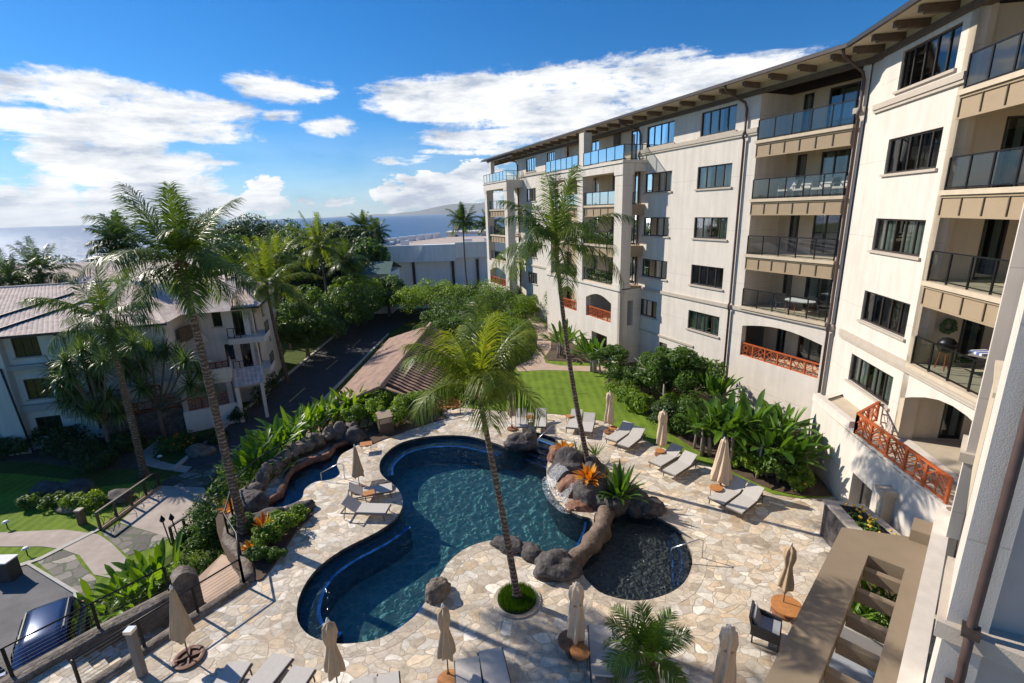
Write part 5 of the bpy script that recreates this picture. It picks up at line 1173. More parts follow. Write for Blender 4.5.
obj('shell',mb,wicker,t);obj('seat_cushion',MB().box(-.31,.31,-.3,.28,.385,.5),cushion,t);obj('back_cushion',MB().add([(-.28,.2,.5),(.28,.2,.5),(.28,.34,.82),(-.28,.34,.82),(-.28,.3,.5),(.28,.3,.5),(.28,.42,.82),(-.28,.42,.82)],[(0,1,2,3),(5,4,7,6),(3,2,6,7),(0,3,7,4),(1,5,6,2)]),cushion,t)
for x in (-.34,.34):
    for y in (-.3,.36): obj('leg',MB().box(x-.02,x+.02,y-.02,y+.02,0,.28),wicker,t)
mb=MB();mb.lathe([(.38,.02),(.42,.1),(.42,.16),(.3,.18)],24);a=G(782,613,0);single('round_wood_disc',MB().lathe([(.42,.33),(.45,.36),(.45,.40),(.2,.41)],28,(a[0]+.05,a[1]-.12)),teak,'round orange-brown wooden drum table around the thin umbrella pole','drum table',(a[0],a[1],0))
# bench
a=G(448,414,0);t=thing('garden_bench','curved-back orange wooden garden bench behind the pool by the pavilion','bench',(a[0],a[1]+.2,.03));BASE[t.name]=(0,0,0);t.rotation_euler=(0,0,.12);bm_=M('bench_orange',(.50,.17,.04),.55,.2,9)
mb=MB();[mb.box(-.8,.8,-.25+i*.12,-.16+i*.12,.4,.44) for i in range(4)];obj('seat',mb,bm_,t)
mb=MB();mb.tube([(-.82,.25,.62),(-.5,.27,.68),(-.35,.28,.88),(0,.29,.98),(.35,.28,.88),(.5,.27,.68),(.82,.25,.62)],.04,6);[mb.bar((x,.25,.44),(x,.28,.64+.3*max(0,1-abs(x)/.5)),.03) for x in [i*.1-.75 for i in range(16)]];mb.bar((-.8,.25,.5),(.8,.25,.5),.05);obj('backrest',mb,bm_,t)
for x in (-.77,.77):
    for y in (-.25,.25): obj('leg',MB().box(x-.03,x+.03,y-.03,y+.03,0,.62),bm_,t)
    obj('armrest',MB().box(x-.04,x+.04,-.28,.28,.62,.66),bm_,t)
a=G(386,432,0);t=thing('towel_station','dark wooden towel box with tan slanted lid among the hedge by the spa','box',(a[0],a[1],.03));BASE[t.name]=(0,0,0);t.rotation_euler=(0,0,.5);obj('box',MB().box(-.4,.4,-.3,.3,0,1.0),beamw,t)
mb=MB();mb.add([(-.42,-.33,1.0),(.42,-.33,1.0),(.42,.33,1.2),(-.42,.33,1.2)],[(0,1,2,3)]);mb.box(-.36,.36,-.32,-.3,.65,.95);obj('lid',mb,M('lid_tan',(.5,.36,.24),.7,.1,5),t)
# ---------------------------------------------------------------- metal handrails
def hr(name,label,paths,r=.022,mat=steel,at=None):
    mb=MB();[mb.tube(p,r,8) for p in paths];return single(name,mb,mat,label,'handrail',paths[0][0],smooth=True)
a=Vector(G3(556,438,0));b=Vector(G3(538,452,-.2))
hr('pool_handrail','steel handrail down the steps at the far end of the main pool',[[a,a+Vector((0,0,.85)),a.lerp(b,.3)+Vector((0,0,.95)),b+Vector((0,0,.75)),b+Vector((0,0,-.3))]])
a=Vector(G3(702,558,0));b=Vector(G3(671,560,-.05))
hr('pool_handrail','steel handrail arching over the edge of the small dark pool',[[a,a+Vector((0,0,.72)),a.lerp(b,.12)+Vector((0,0,.8)),b+Vector((0,0,.5)),b+Vector((0,0,-.4))]])
a=Vector(G3(345,479,0));b=Vector(G3(322,482,-.1))
hr('spa_handrail','thin steel handrail stepping into the spa by the peninsula',[[a,a+Vector((0,0,.8)),a.lerp(b,.2)+Vector((0,0,.85)),b+Vector((0,0,.5)),b+Vector((0,0,-.3))]])
# ---------------------------------------------------------------- rocks
def rk(lb,px,r,seed,mat=None,z=0.,amp=.22,rot=0,name='boulder',grp=None):
    a=G(*px,z+r[2]*.4);mb=MB().blob((a[0],a[1],z+r[2]*.35),r,seed,amp,4,flat=.6,rot=rot);return single(name,mb,mat or rock,lb,'rock',(a[0],a[1],z),grp,True)
rk('single grey boulder on the stone deck at the near pool edge',(438,590),(.48,.36,.42),3,rocktan,rot=.8)
rk('dark boulder at the far pool edge left of the steps, under the umbrella',(519,443),(.75,.55,.5),5)
rk('smaller dark boulder touching the left side of the pool steps',(529,441),(.5,.5,.55),6,rot=1)
rk('low dark boulder on the peninsula tip beside the farther lounger',(381,485),(.5,.3,.26),7)
rk('long low boulder at the near pool edge, first in the row from the left',(509,545),(.7,.38,.28),8,rot=-.4)
rk('middle low boulder of the row on the near pool edge',(533,553),(.6,.38,.33),9,rot=-.7)
rk('big round boulder at the near end of the stone divider between the pools',(557,567),(.8,.62,.5),10)
rk('boulder at the far end of the stone divider below the orange plants',(612,503),(.75,.6,.55),12)
rk('large pale-topped boulder in front of the orange bromeliads on the waterfall',(593,492),(.8,.75,.95),13,amp=.2)
rk('boulder under the spiky green plant by the waterfall',(624,496),(.8,.6,.6),14)
rk('dark boulder at the right end of the waterfall rock row, edge of the small pool',(650,508),(.7,.5,.42),15)
rk('flat dark boulder left of the one ending the waterfall row',(636,503),(.6,.6,.5),16)
rk('reddish rock at the top of the waterfall beside the pool steps',(560,456),(.65,.5,.6),17,rockred)
rk('tall rock holding the waterfall lip',(572,468),(1.0,.7,.95),18,rock)
rk('broad brown rock ledge below the waterfall lip',(576,487),(.75,.6,.55),19,rockred)
rk('wet brown rock at the foot of the waterfall in the pool',(581,508),(.6,.45,.35),20,rockred,z=-.2)
rk('dark rock behind the waterfall at the palm trunk',(590,470),(.8,.7,.8),21)
rk('dark rock closing the left end of the spa wall',(252,503),(.6,.6,.6),22);rk('dark rock below the left end of the spa beside the shrubs',(266,516),(.8,.4,.3),23,rot=.3)
rk('dark rock at the far right end of the spa wall',(355,436),(.6,.45,.6),24);rk('low dark rock at the near spa corner by the lit shrubs',(300,508),(.6,.35,.3),25,rot=.4)
mb=MB();pt=[Vector((*G(*p,0),z)) for p,z in [((245,507),.25),((262,487),.4),((280,470),.5),((300,456),.5),((320,446),.45),((340,438),.5),((356,434),.4)]]
pp=[Vector(p) for p in smooth([tuple(p) for p in pt],5,False)] if 0 else pt
P2=[];[P2.extend([pt[i].lerp(pt[i+1],q/3) for q in range(3)]) for i in range(len(pt)-1)];P2.append(pt[-1])
for i,p in enumerate(P2): mb.blob((p.x+.1*math.sin(i*3.1),p.y+.1*math.cos(i*2.3),p.z+.05*math.sin(i*1.9)-.05),(.42+.16*math.sin(i*2.7),.38+.08*math.cos(i*5.1),.42+.12*math.cos(i*1.7)),60+i,.26,3,rot=i*.7)
single('rock_wall',mb,rocktan,'long curved pale-topped rock wall behind the spa','rock wall',tuple(pt[3]),None,True)
mb=MB();P2=[Vector((*G(*p,0),.0)) for p in [(262,505),(280,495),(284,484),(292,470),(310,461),(328,456),(334,447),(350,440)]];Q=[];[Q.extend([P2[i].lerp(P2[i+1],q/4) for q in range(4)]) for i in range(len(P2)-1)];Q.append(P2[-1]);mb.tube(Q,.17,10,jit=.5);single('rock_ledge',mb,rockred,'low reddish rock ledge between the spa water and its tall wall','rock ledge',tuple(P2[3]),None,True)
mb=MB();P2=[Vector((*G(*p,.05),.05)) for p in [(566,567),(580,555),(592,544),(600,532),(605,518),(607,508)]];Q=[];[Q.extend([P2[i].lerp(P2[i+1],q/4) for q in range(4)]) for i in range(len(P2)-1)];Q.append(P2[-1]);mb.tube(Q,[.34+.07*mnoise.noise(p*2) for p in Q],14,jit=.35,sq=1.);single('stone_divider',mb,rockmat('divider_rock',(.07,.05,.035),(.17,.12,.085),(.27,.2,.15)),'curved smooth brown stone divider between the main pool and the small dark pool','stone divider',tuple(P2[2]),None,True)
# waterfall
def foammat(name,lo,hi,sx,sz):
    m,t,o=nt(name);d=N(t,'ShaderNodeBsdfDiffuse');d.inputs[0].default_value=(.9,.93,.95,1)
    tr=N(t,'ShaderNodeBsdfTransparent');tc=N(t,'ShaderNodeTexCoord');mp=N(t,'ShaderNodeMapping');mp.inputs['Scale'].default_value=(sx,sx,sz);L(t,tc,'Object',mp,0)
    n=N(t,'ShaderNodeTexNoise');n.inputs['Scale'].default_value=7.;n.inputs['Detail'].default_value=12;n.inputs['Roughness'].default_value=.85;L(t,mp,0,n,0);rp=ramp(t,[(lo,(0,0,0)),(hi,(1,1,1))]);L(t,n,0,rp,0)
    mx=N(t,'ShaderNodeMixShader');L(t,rp,0,mx,0);L(t,tr,0,mx,1);L(t,d,0,mx,2);L(t,mx,0,o,0);return m
fm=foammat('white_water',.44,.72,4.,.45);ff=foammat('pool_foam',.47,.75,1.6,1.);t=thing('waterfall','small white waterfall tumbling over rocks into the main pool','waterfall',G3(560,488,0))
for (ta,tb,ba,bb,zt_) in (((559,463),(569,470),(545,482),(552,492),.85),((567,475),(577,484),(556,497),(565,507),.6)):
    top=[Vector((*G(*ta,zt_),zt_)),Vector((*G(*tb,zt_),zt_))];bot=[Vector((*G(*ba,-.08),-.08)),Vector((*G(*bb,-.08),-.08))];mb=MB();V=[];n=12
    for j in range(11):
        v=j/10
        for i in range(n+1):
            a=top[0].lerp(top[1],i/n);b=bot[0].lerp(bot[1],i/n);p=a.lerp(b,v**.7);p.z=zt_-(zt_+.06)*v**1.5+.07*mnoise.noise(p*5);V.append(p)
    mb.add(V,[(j*(n+1)+i,j*(n+1)+i+1,(j+1)*(n+1)+i+1,(j+1)*(n+1)+i) for j in range(10) for i in range(n)]);obj('falling_water',mb,fm,t,smooth=True)
bot=[Vector((*G(546,482,-.08),-.08)),None,Vector((*G(570,512,-.08),-.08))]
mb=MB();mb.poly(smooth(g([(543,478),(551,478),(560,492),(570,505),(573,513),(562,512),(550,502),(543,490)],-.07),4),-.08);obj('foam',mb,ff,t)
rng=random.Random(2);mb=MB()
for i in range(36):
    u=rng.random();a=bot[0].lerp(bot[2],u);mb.blob((a.x+rng.gauss(0,.18),a.y+rng.gauss(0,.18),rng.random()**2*.35),.025+.03*rng.random(),i,.2,1)
obj('splash',mb,M('splash_white',(.9,.92,.93),1.,.02,3,spec=0.),t)
# sprinkling of leaf marks and deck drain markers omitted; depth marker plates
for px,lb in (((437,586),'small white depth marker plate beside the boulder'),((271,664),'x')):
    pass
# ---------------------------------------------------------------- left stairs, walls, fences
OW=[(-19.,3.2),(-14.17,10.68),(-11.92,14.02)];
def wallstrip(mb,a,b,w,z0,z1,zb=None,mi=0):
    a=Vector(a);b=Vector(b);d=(b-a).normalized();n=Vector((-d.y,d.x))*w/2;zb=z1 if zb is None else zb
    mb.add([(a.x+n.x,a.y+n.y,z0),(a.x-n.x,a.y-n.y,z0),(b.x-n.x,b.y-n.y,z0),(b.x+n.x,b.y+n.y,z0),(a.x+n.x,a.y+n.y,z1),(a.x-n.x,a.y-n.y,z1),(b.x-n.x,b.y-n.y,zb),(b.x+n.x,b.y+n.y,zb)],[(0,3,2,1),(4,5,6,7),(0,1,5,4),(1,2,6,5),(2,3,7,6),(3,0,4,7)],mi)
t=thing('retaining_wall','long rough stone retaining wall along the outer side of the stairs, lower left','wall',(-14.1,10.7,LOW));mb=MB();wallstrip(mb,OW[0],OW[1],.45,LOW,.12);wallstrip(mb,OW[1],OW[2],.45,LOW,.12,-.1);obj('wall',mb,rocktan,t);mb=MB();mb.tube([(*OW[0],.14),(*OW[1],.14),(-13,12.4,.08),(*OW[2],-.05)],.27,10,jit=.2,sq=.4);obj('coping',mb,rocktan,t)
t=thing('arched_wall','stone wall end with curved top beside the stairs landing','wall',(-11.4,14.6,LOW));a=Vector((-11.95,14.0));b=Vector((-11.45,14.55));d=(b-a);V=[];n=10
for i in range(n+1):
    u=i/n;p=a+d*u;z=-.1+.75*math.sin(math.pi*(.25+u*.6));V+=[(p.x-.18,p.y+.2,LOW),(p.x-.18,p.y+.2,z),(p.x+.18,p.y-.2,z),(p.x+.18,p.y-.2,LOW)]
mb=MB();mb.add(V,[(i*4+j,i*4+j+1,i*4+j+5,i*4+j+4) for i in range(n) for j in range(3)]+[(0,1,2,3),(n*4+3,n*4+2,n*4+1,n*4)]);obj('wall',mb,rocktan,t)
cu=[(-13.8,7.6),(-11.6,10.95),(-9.5,14.2)]
mb=MB();mb.tube([(*p,.03) for p in [cu[0],cu[1],(-10.6,12.6),cu[2]]],.2,10,jit=.25,sq=.6);single('stone_kerb','low rough stone kerb under the inner stairs railing' and mb,rocktan,'low rough stone kerb under the inner stairs railing','kerb',(*cu[1],0),None,True)
mb=MB();P=[(-9.5,14.2),(-10.1,15.3),(-11.5,16.6),(-12.6,19.3),(-12.5,21.5),(-11.5,24)];Q=[];[Q.extend([Vector((*P[i],.03)).lerp(Vector((*P[i+1],.03)),q/4) for q in range(4)]) for i in range(5)];mb.tube(Q,.24,10,jit=.3,sq=.7);single('stone_kerb',mb,rocktan,'curved rough stone kerb under the bent railing around the planting bed','kerb',(*P[2],0),None,True)
# stairs
mb=MB();a=Vector((-12.6,10.9));d=Vector((2.15,3.3)).normalized();nrm=Vector((-d.y,d.x))
mb.add([(*((Vector(( -13.1,10.2))-d*4)+nrm*1.0),-.02),(*((Vector((-13.1,10.2))-d*4)-nrm*1.0),-.02),(*(a-nrm*.95),-.02),(*(a+nrm*.95),-.02)],[(0,1,2,3)],0)
for i in range(9):
    p=a+d*(.33*i);q=p+d*.33;z=-.04-.12*(i);mb.add([(*(p+nrm*.95),z-.12),(*(p-nrm*.95),z-.12),(*(q-nrm*.95),z-.12),(*(q+nrm*.95),z-.12),(*(p+nrm*.95),z),(*(p-nrm*.95),z)],[(0,1,2,3),(0,1,5,4)])
mb.add([(*(a+d*2.9+nrm*1.2),-1.15),(*(a+d*2.9-nrm*.98),-1.15),(-9.6,15.0,-1.15),(-10.9,16.6,-1.15),(-12.6,17.6,-1.4),(-12.7,15.0,-1.15)],[(0,1,2,3),(0,3,4,5)],1)
struct('stairs',mb,[flag,pinkpath])
def cablerail(name,label,pts,h=1.05,sp=1.5,cables=True,mat=None,r=.028):
    t=thing(name,label,'railing',pts[0]);mat=mat or blackm;mb=MB();P=[Vector(p) for p in pts];up=Vector((0,0,h));mb.tube([p+up for p in P],r,8)
    obj('top_rail',mb,mat,t,smooth=True);L_=0;acc=[]
    for a,b in zip(P[:-1],P[1:]):
        n=max(1,round((b-a).length/sp));acc+= [a.lerp(b,i/n) for i in range(n)]
    acc.append(P[-1])
    for p in acc: obj('post',MB().box(p.x-.03,p.x+.03,p.y-.03,p.y+.03,p.z-.1,p.z+h),mat,t)
    if cables:
        mb=MB()
        for k in range(8):
            z=.12+k*.115;[mb.bar(a+Vector((0,0,z)),b+Vector((0,0,z)),.006) for a,b in zip(P[:-1],P[1:])]
        obj('cables',mb,mat,t)
    return t
cablerail('cable_railing','black cable railing on top of the outer stone wall at the lower left',[(-18.6,3.8,.15),(-14.17,10.68,.15),(-12.0,13.9,0)],1.05,2.1)
cablerail('cable_railing','black cable railing on the deck side of the stairs, lower left',[(-12.0,10.35,.1),(-9.55,14.1,.1)],1.0,1.6)
cablerail('bent_railing','black bent railing curving around the flower bed and behind the spa',[(-9.55,14.1,.1),(-10.4,15.5,.1),(-11.6,16.8,.1),(-12.6,19.3,.1),(-12.45,21.4,.1),(-11.5,23.8,.1),(-10.3,26.2,.1)],1.0,1.6,False,r=.035)
cablerail('garden_railing','thin black railing beside the bench above the pavilion',[(-6.2,27.9,.05),(-4.6,28.5,.05),(-3.7,29.9,.05)],1.0,1.2,False)
# post with metal cap
t=thing('light_bollard','tall square grey lamp post with bright metal cap by the stairs railing','bollard',(-10.69,10.8,0));mb=MB();mb.box(-10.78,-10.6,10.71,10.89,0,1.5);obj('post',mb,M('bollard_grey',(.16,.15,.14),.6,.15,5),t);mb=MB();mb.box(-10.8,-10.58,10.69,10.91,1.502,1.6);obj('cap',mb,steel,t)
# bridge railings
def bridge_rail(a,b,lb):
    t=thing('bridge_railing',lb,'railing',(*a,Z),'railings of the garden bridge');a=Vector((*a,Z));b=Vector((*b,Z));up=Vector((0,0,1));mb=MB();mb.bar(a+up*1.05,b+up*1.05,.12,.08);obj('top_rail',mb,M('rail_bronze',(.05,.035,.03),.5,.2,5),t)
    n=4;d=b-a
    for i in range(n+1): p=a+d*i/n;obj('post',MB().bar(p,p+up*1.08,.1),MT['rail_bronze'],t)
    mb=MB();rn=random.Random(4)
    for i in range(26):
        p=a+d*rn.random()+up*.2;q=p+d*rn.uniform(-.13,.13)+up*rn.uniform(.3,.8);mb.tube([p,p.lerp(q,.5)+d*.02,q],.014,5)
    mb.bar(a+up*.18,b+up*.18,.05);obj('reed_panel',mb,MT['rail_bronze'],t)
    mb=MB();mb.bar(a+up*.05,b+up*.05,.32,.12);obj('kerb',mb,M('bridge_kerb',(.45,.30,.18),.8,.1,4),t)
bridge_rail(G(101,530,Z),G(160,487,Z),'dark bronze bridge railing with reed pattern at the far side of the concrete bridge')
bridge_rail(G(174,545,Z),G(222,512,Z),'dark bronze bridge railing with reed pattern at the near side of the concrete bridge')
for i,(px,lb) in enumerate((((180,543),'dark tiki torch by the near bridge railing, right of the two'),((171,545),'dark tiki torch by the near bridge railing, left of the two'))):
    a=G3(*px,Z);t=thing('garden_torch',lb,'torch',a,'torches by the bridge');obj('pole',MB().tube([a,(a[0]-.12,a[1],a[2]+1.35)],.03,6),blackm,t);mb=MB();mb.lathe([(.03,a[2]+1.3),(.12,a[2]+1.42),(.12,a[2]+1.48),(.01,a[2]+1.72)],8,(a[0]-.12,a[1]));obj('head',mb,blackm,t)
a=G3(83,524,Z);t=thing('path_bollard','short brown square bollard on the lawn beside the lower path','bollard',a);mb=MB();mb.box(a[0]-.14,a[0]+.14,a[1]-.14,a[1]+.14,Z,Z+.85);obj('post',mb,beamw,t);mb=MB();mb.box(a[0]-.16,a[0]+.16,a[1]-.16,a[1]+.16,Z+.852,Z+.92);obj('cap',mb,stonetrim,t)
a=G3(14,578,Z);t=thing('gate_pillar','dark square pillar with pale slanted cap at the corner of the parking court','pillar',a);mb=MB();mb.box(a[0]-.75,a[0]+.2,a[1]-.3,a[1]+.25,Z,Z+1.0);obj('post',mb,M('pillar_dark',(.06,.055,.05),.8,.2,5),t);mb=MB();mb.box(a[0]-.79,a[0]+.24,a[1]-.34,a[1]+.29,Z+1.002,Z+1.06);obj('cap',mb,whitewall,t)
for i,(px,lb) in enumerate((((8,529),'small white path light on the lower lawn, left edge'),((28,556),'small white path light beside the path edging'),((161,462),'small white path light at the entry path by the palm foot'))):
    a=G3(*px,Z);t=thing('path_light',lb,'lamp',a,'small path lights');obj('stem',MB().tube([a,(a[0],a[1],a[2]+.4)],.025,6),blackm,t);obj('shade',MB().lathe([(.02,a[2]+.38),(.16,a[2]+.42),(.1,a[2]+.5),(.02,a[2]+.52)],10,(a[0],a[1])),white,t)
# garden tap / sprinkler post on the lawn
a=G3(572,392,.03);t=thing('lawn_lamp','thin grey lamp stake standing on the lawn left of the palm trunk','lamp',a);obj('stem',MB().tube([a,(a[0],a[1],.6)],.03,6),steel,t);obj('head',MB().tube([(a[0],a[1],.6),(a[0]+.2,a[1],.68)],.05,8),steel,t)
# ---------------------------------------------------------------- car
def carbody(t,c,az_,L_=4.7,W=1.85,col=None,hh=1.72):
    u=Vector((math.sin(az_),math.cos(az_)));v=Vector((u.y,-u.x));P=lambda x,y,z:(c[0]+v.x*x+u.x*y,c[1]+v.y*x+u.y*y,c[2]+z)
    mb=MB()
    prof=[(-L_/2,.45,.8),(-L_/2+.05,.95,.86),(-L_/2+.35,1.05,.9),(-L_/2+.5,1.1,.92),(L_/2-1.25,1.1,.92),(L_/2-.3,.95,.86),(L_/2,.75,.78),(L_/2+.02,.45,.78)]
    V=[];k=len(prof)
    for y,z,w in prof:
        for x,zz in ((-w*W/2/.92*.92,.35),(-W/2*w/.92,z-.22),(-W/2*w/.92+.08,z),(W/2*w/.92-.08,z),(W/2*w/.92,z-.22),(w*W/2,.35)): V.append(P(x,y,zz))
    mb.add(V,[(i*6+j,i*6+j+1,i*6+j+7,i*6+j+6) for i in range(k-1) for j in range(5)]+[tuple(range(6)),tuple(range((k-1)*6+5,(k-1)*6-1,-1))]);obj('body',mb,col,t,smooth=True)
    mb=MB();R=[(-L_/2+.18,1.08,.82),(-L_/2+.5,hh-.05,.70),(-L_/2+.7,hh,.68),(L_/2-2.3,hh+.0,.68),(L_/2-1.9,hh-.06,.68),(L_/2-1.2,1.09,.8)];V=[]
    for y,z,w in R: V+= [P(-w,y,1.05),P(-w*(1 if z<1.2 else .97),y,z),P(-w*.55,y,z+(.06 if z>1.2 else 0)),P(w*.55,y,z+(.06 if z>1.2 else 0)),P(w*(1 if z<1.2 else .97),y,z),P(w,y,1.05)]
    k=len(R);mb.add(V,[(i*6+j,i*6+j+1,i*6+j+7,i*6+j+6) for i in range(k-1) for j in range(5)]);cabin=obj('cabin',mb,col,t,smooth=True)
    gl=M('car_glass',(.01,.015,.02),.08,.1,3)
    mb=MB();z=hh;mb.add([P(-.66,L_/2-1.96,hh-.1),P(.66,L_/2-1.96,hh-.1),P(.72,L_/2-1.2,1.14),P(-.72,L_/2-1.2,1.14)],[(0,1,2,3)]);V=[];o=.02
    mb.v=[(a,b,c_+.02) for a,b,c_ in mb.v];obj('windshield',mb,gl,t)
    mb=MB();mb.add([P(-.68,-L_/2+.47,hh-.16),P(.68,-L_/2+.47,hh-.16),P(.76,-L_/2+.2,1.18),P(-.76,-L_/2+.2,1.18)],[(0,1,2,3)]);mb.v=[(a-u.x*.03,b-u.y*.03,c_) for a,b,c_ in mb.v];obj('rear_window',mb,gl,t)
    for sx in (-1,1):
        mb=MB()
        for a0,a1 in ((-L_/2+.62,-L_/2+1.5),(-L_/2+1.58,-L_/2+2.35),(-L_/2+2.43,L_/2-1.9)): mb.add([P(sx*.765,a0,1.12),P(sx*.765,a1,1.12),P(sx*.70,a1,hh-.14),P(sx*.70,a0,hh-.14)],[(0,1,2,3)])
        mb.v=[(a+v.x*sx*.06,b+v.y*sx*.06,c_) for a,b,c_ in mb.v];obj('side_window',mb,gl,t)
        obj('roof_rail',MB().bar(P(sx*.6,-L_/2+.7,hh+.05),P(sx*.6,L_/2-2.2,hh+.05),.04),blackm,t);obj('headlight',MB().box(-.2+sx*.62,.2+sx*.62,L_/2-.1,L_/2+.02,.62,.8,0,lambda x,y,z:P(x,y,z)),white,t);obj('tail_light',MB().box(-.12+sx*.72,.12+sx*.72,-L_/2-.02,-L_/2+.06,.7,1.0,0,lambda x,y,z:P(x,y,z)),M('tail_red',(.35,.01,.01),.3,.1,5),t);obj('wing_mirror',MB().box(sx*1.02-.09,sx*1.02+.09,L_/2-1.75,L_/2-1.6,1.08,1.22,0,lambda x,y,z:P(x,y,z)),col,t)
        for y in (-L_/2+.85,L_/2-.9):
            a=Vector(P(sx*.82,y,.35));b=Vector(P(sx*.98,y,.35));w=obj('wheel',MB().tube([a,b],.35,18),M('tyre',(.012,.012,.012),.8,.1,9),t);obj('rim',MB().tube([b-(b-a)*.2,b+(b-a)*.05],.2,12),steel,w)
    obj('bumper',MB().box(-.85,.85,L_/2-.02,L_/2+.08,.35,.6,0,lambda x,y,z:P(x,y,z)),blackm,t)
blue=M('car_blue',(.018,.045,.13),.22,.08,2,metal=.3);c=(-17.0,14.0,Z)
t=thing('parked_suv','dark blue SUV parked below the stone wall at the lower left corner','car',c);carbody(t,c,R_(144),4.6,1.9,blue)
c2=(c[0]-2.3,c[1]-1.65,Z);t=thing('parked_car','black car parked beside the blue SUV, cut off by the left edge','car',c2);carbody(t,c2,R_(144),4.5,1.85,M('car_black',(.012,.012,.014),.2,.1,2,metal=.2),1.5)
# ---------------------------------------------------------------- palms
def at(px,y): return PY(px[0],px[1],y)
b=(-11.02,16.92,0);palm('tall coconut palm with ringed trunk left of the spa, crown against the sky',b,PY(180,262,17.2),2.95,27,11,None,.17,.85,60,.022,bend=.25,hang=.7,lo=2.0)
b=(*G(145,478,Z),Z);palm('coconut palm with yellow-green drooping crown in front of the left villa',b,PY(105,318,27.0),3.7,18,12,leaf_palm,.22,1.15,50,.024,bend=.3,hang=1.1,yellow=.3,lo=1.9)
b=(-.07,13.09,.03);palm('leaning coconut palm in the grass ring between pool and deck, bright green crown',b,PY(477,386,13.2),2.6,19,17,leaf_palmy,.12,.92,66,.018,bend=.2,hang=.9,yellow=.35,lo=1.15,dr0=.85)
b=(*G(590,468,.5),.3);palm('tall thin coconut palm rising from the waterfall rocks in front of the hotel',b,PY(556,246,b[1]+.2),3.7,19,14,leaf_palm,.13,.9,60,.022,bend=.22,hang=.9,yellow=.35,lo=1.45,dr0=1.0)
b=G3(656,690,.0);palm('short feathery palm with green fronds at the bottom edge',b,PY(650,655,b[1]-.1),1.35,16,15,leafmat('leaf_palm_fresh',(.03,.09,.012),(.12,.22,.025),rough=.35,tip=(.30,.36,.05)),.1,.42,46,.017,bend=.05,hang=.35,name='feather_palm')
b=(*G(288,382,Z),Z);palm('coconut palm growing between the villa and the road, yellowish crown',b,PY(266,285,b[1]),4.8,26,16,leaf_palmy,.2,1.1,46,.04,hang=.9,yellow=.35)
def farpalm(px_base,px_top,y,lb,L_=3.5,seed=1,m=None,nf=18,zb=LOW):
    t_=PY(*px_top,y);return palm(lb,(t_[0]+.3,y,zb),t_,L_,nf+6,seed,m,.18,1.0,32,.06,hang=.8,cat='palm tree')
farpalm(None,(463,222),86,'slender palm standing alone in front of the white hall',3.4,21)
farpalm(None,(318,246),66,'tall palm with yellow flower stalks rising from the dark trees',4.6,22,leaf_palmy)
farpalm(None,(376,233),100,'small distant palm against the sea right of the forest',3.5,23)
farpalm(None,(362,226),104,'small distant palm against the sea at the right end of the forest crest',3.5,24)
farpalm(None,(117,243),46,'dark palm crown behind the tall palm, left of its fronds',3.,25,leaf_dark)
farpalm(None,(40,272),60,'dark palm behind the villa roof at the left edge',4.5,26,leaf_dark)
farpalm(None,(488,226),90,'palm half hidden behind the hotel end porch',3.,27)
farpalm(None,(276,262),58,'palm leaning over the villa\'s far corner, bright fronds',4.5,28,leaf_palmy)
farpalm(None,(12,285),56,'dark palm at the very left edge behind the villa roof',4.,29,leaf_dark)
farpalm(None,(345,262),72,'palm between the dark trees and the green-roofed shed',3.6,30)
# ---------------------------------------------------------------- pandanus at the villa
b=G3(165,440,Z)
hd=[PY(x,y,b[1]-.6+(i%3)*.6) for i,(x,y) in enumerate(((122,360),(142,366),(178,355),(190,385),(208,385),(115,348),(133,345),(150,350),(165,352),(185,362),(200,372),(128,372),(142,388)))]
pandanus('pandanus tree with spiky rosettes in front of the villa stair tower, right one',b,hd,1,1.25)
b=G3(112,455,Z);hd=[PY(x,y,b[1]-.5+(i%3)*.6) for i,(x,y) in enumerate(((66,362),(82,352),(95,348),(60,385),(78,392),(98,372),(92,412),(108,398),(118,412),(70,375),(88,365),(55,372),(105,360),(66,400),(80,405)))]
pandanus('pandanus tree with spiky rosettes in front of the villa windows, left one',b,hd,2,1.25)
def vb(lb,c,y,rpx,zb=0.,mat=None,leaf=.2,n=1500,seed=0,ry=None,name='shrub',cat='shrub',grp=None,hmin=.4,clumps=18,csize=.42,flowers=None,aspect=.55,hs=1.15):
    p=PY(c[0],c[1],y);rx=rpx*math.hypot(y,p[0])/520;h=max(hmin,(p[2]-zb)*2*hs)
    h=min(h,rx*2.6) if h>rx*2.6 else h
    zb2=max(zb,p[2]-h/2) if p[2]-h/2>zb+.6 else zb
    return bush(lb,(p[0],y,zb),(rx,ry or rx*.9,h),seed,mat,leaf,n,cat,name,grp,clumps,csize,aspect,True,flowers)
def vt(lb,top,y,wpx,zb=LOW,mat=None,leaf=.35,n=3200,seed=0,ch=None,tr=.2,**k):
    p=PY(top[0],top[1],y);cw=wpx*math.hypot(y,p[0])/505;h=p[2]-zb
    return tree(lb,(p[0],y,zb),h,cw,seed,mat,leaf,n,tr,ch=ch or min(h*.85,cw*1.05),**k)
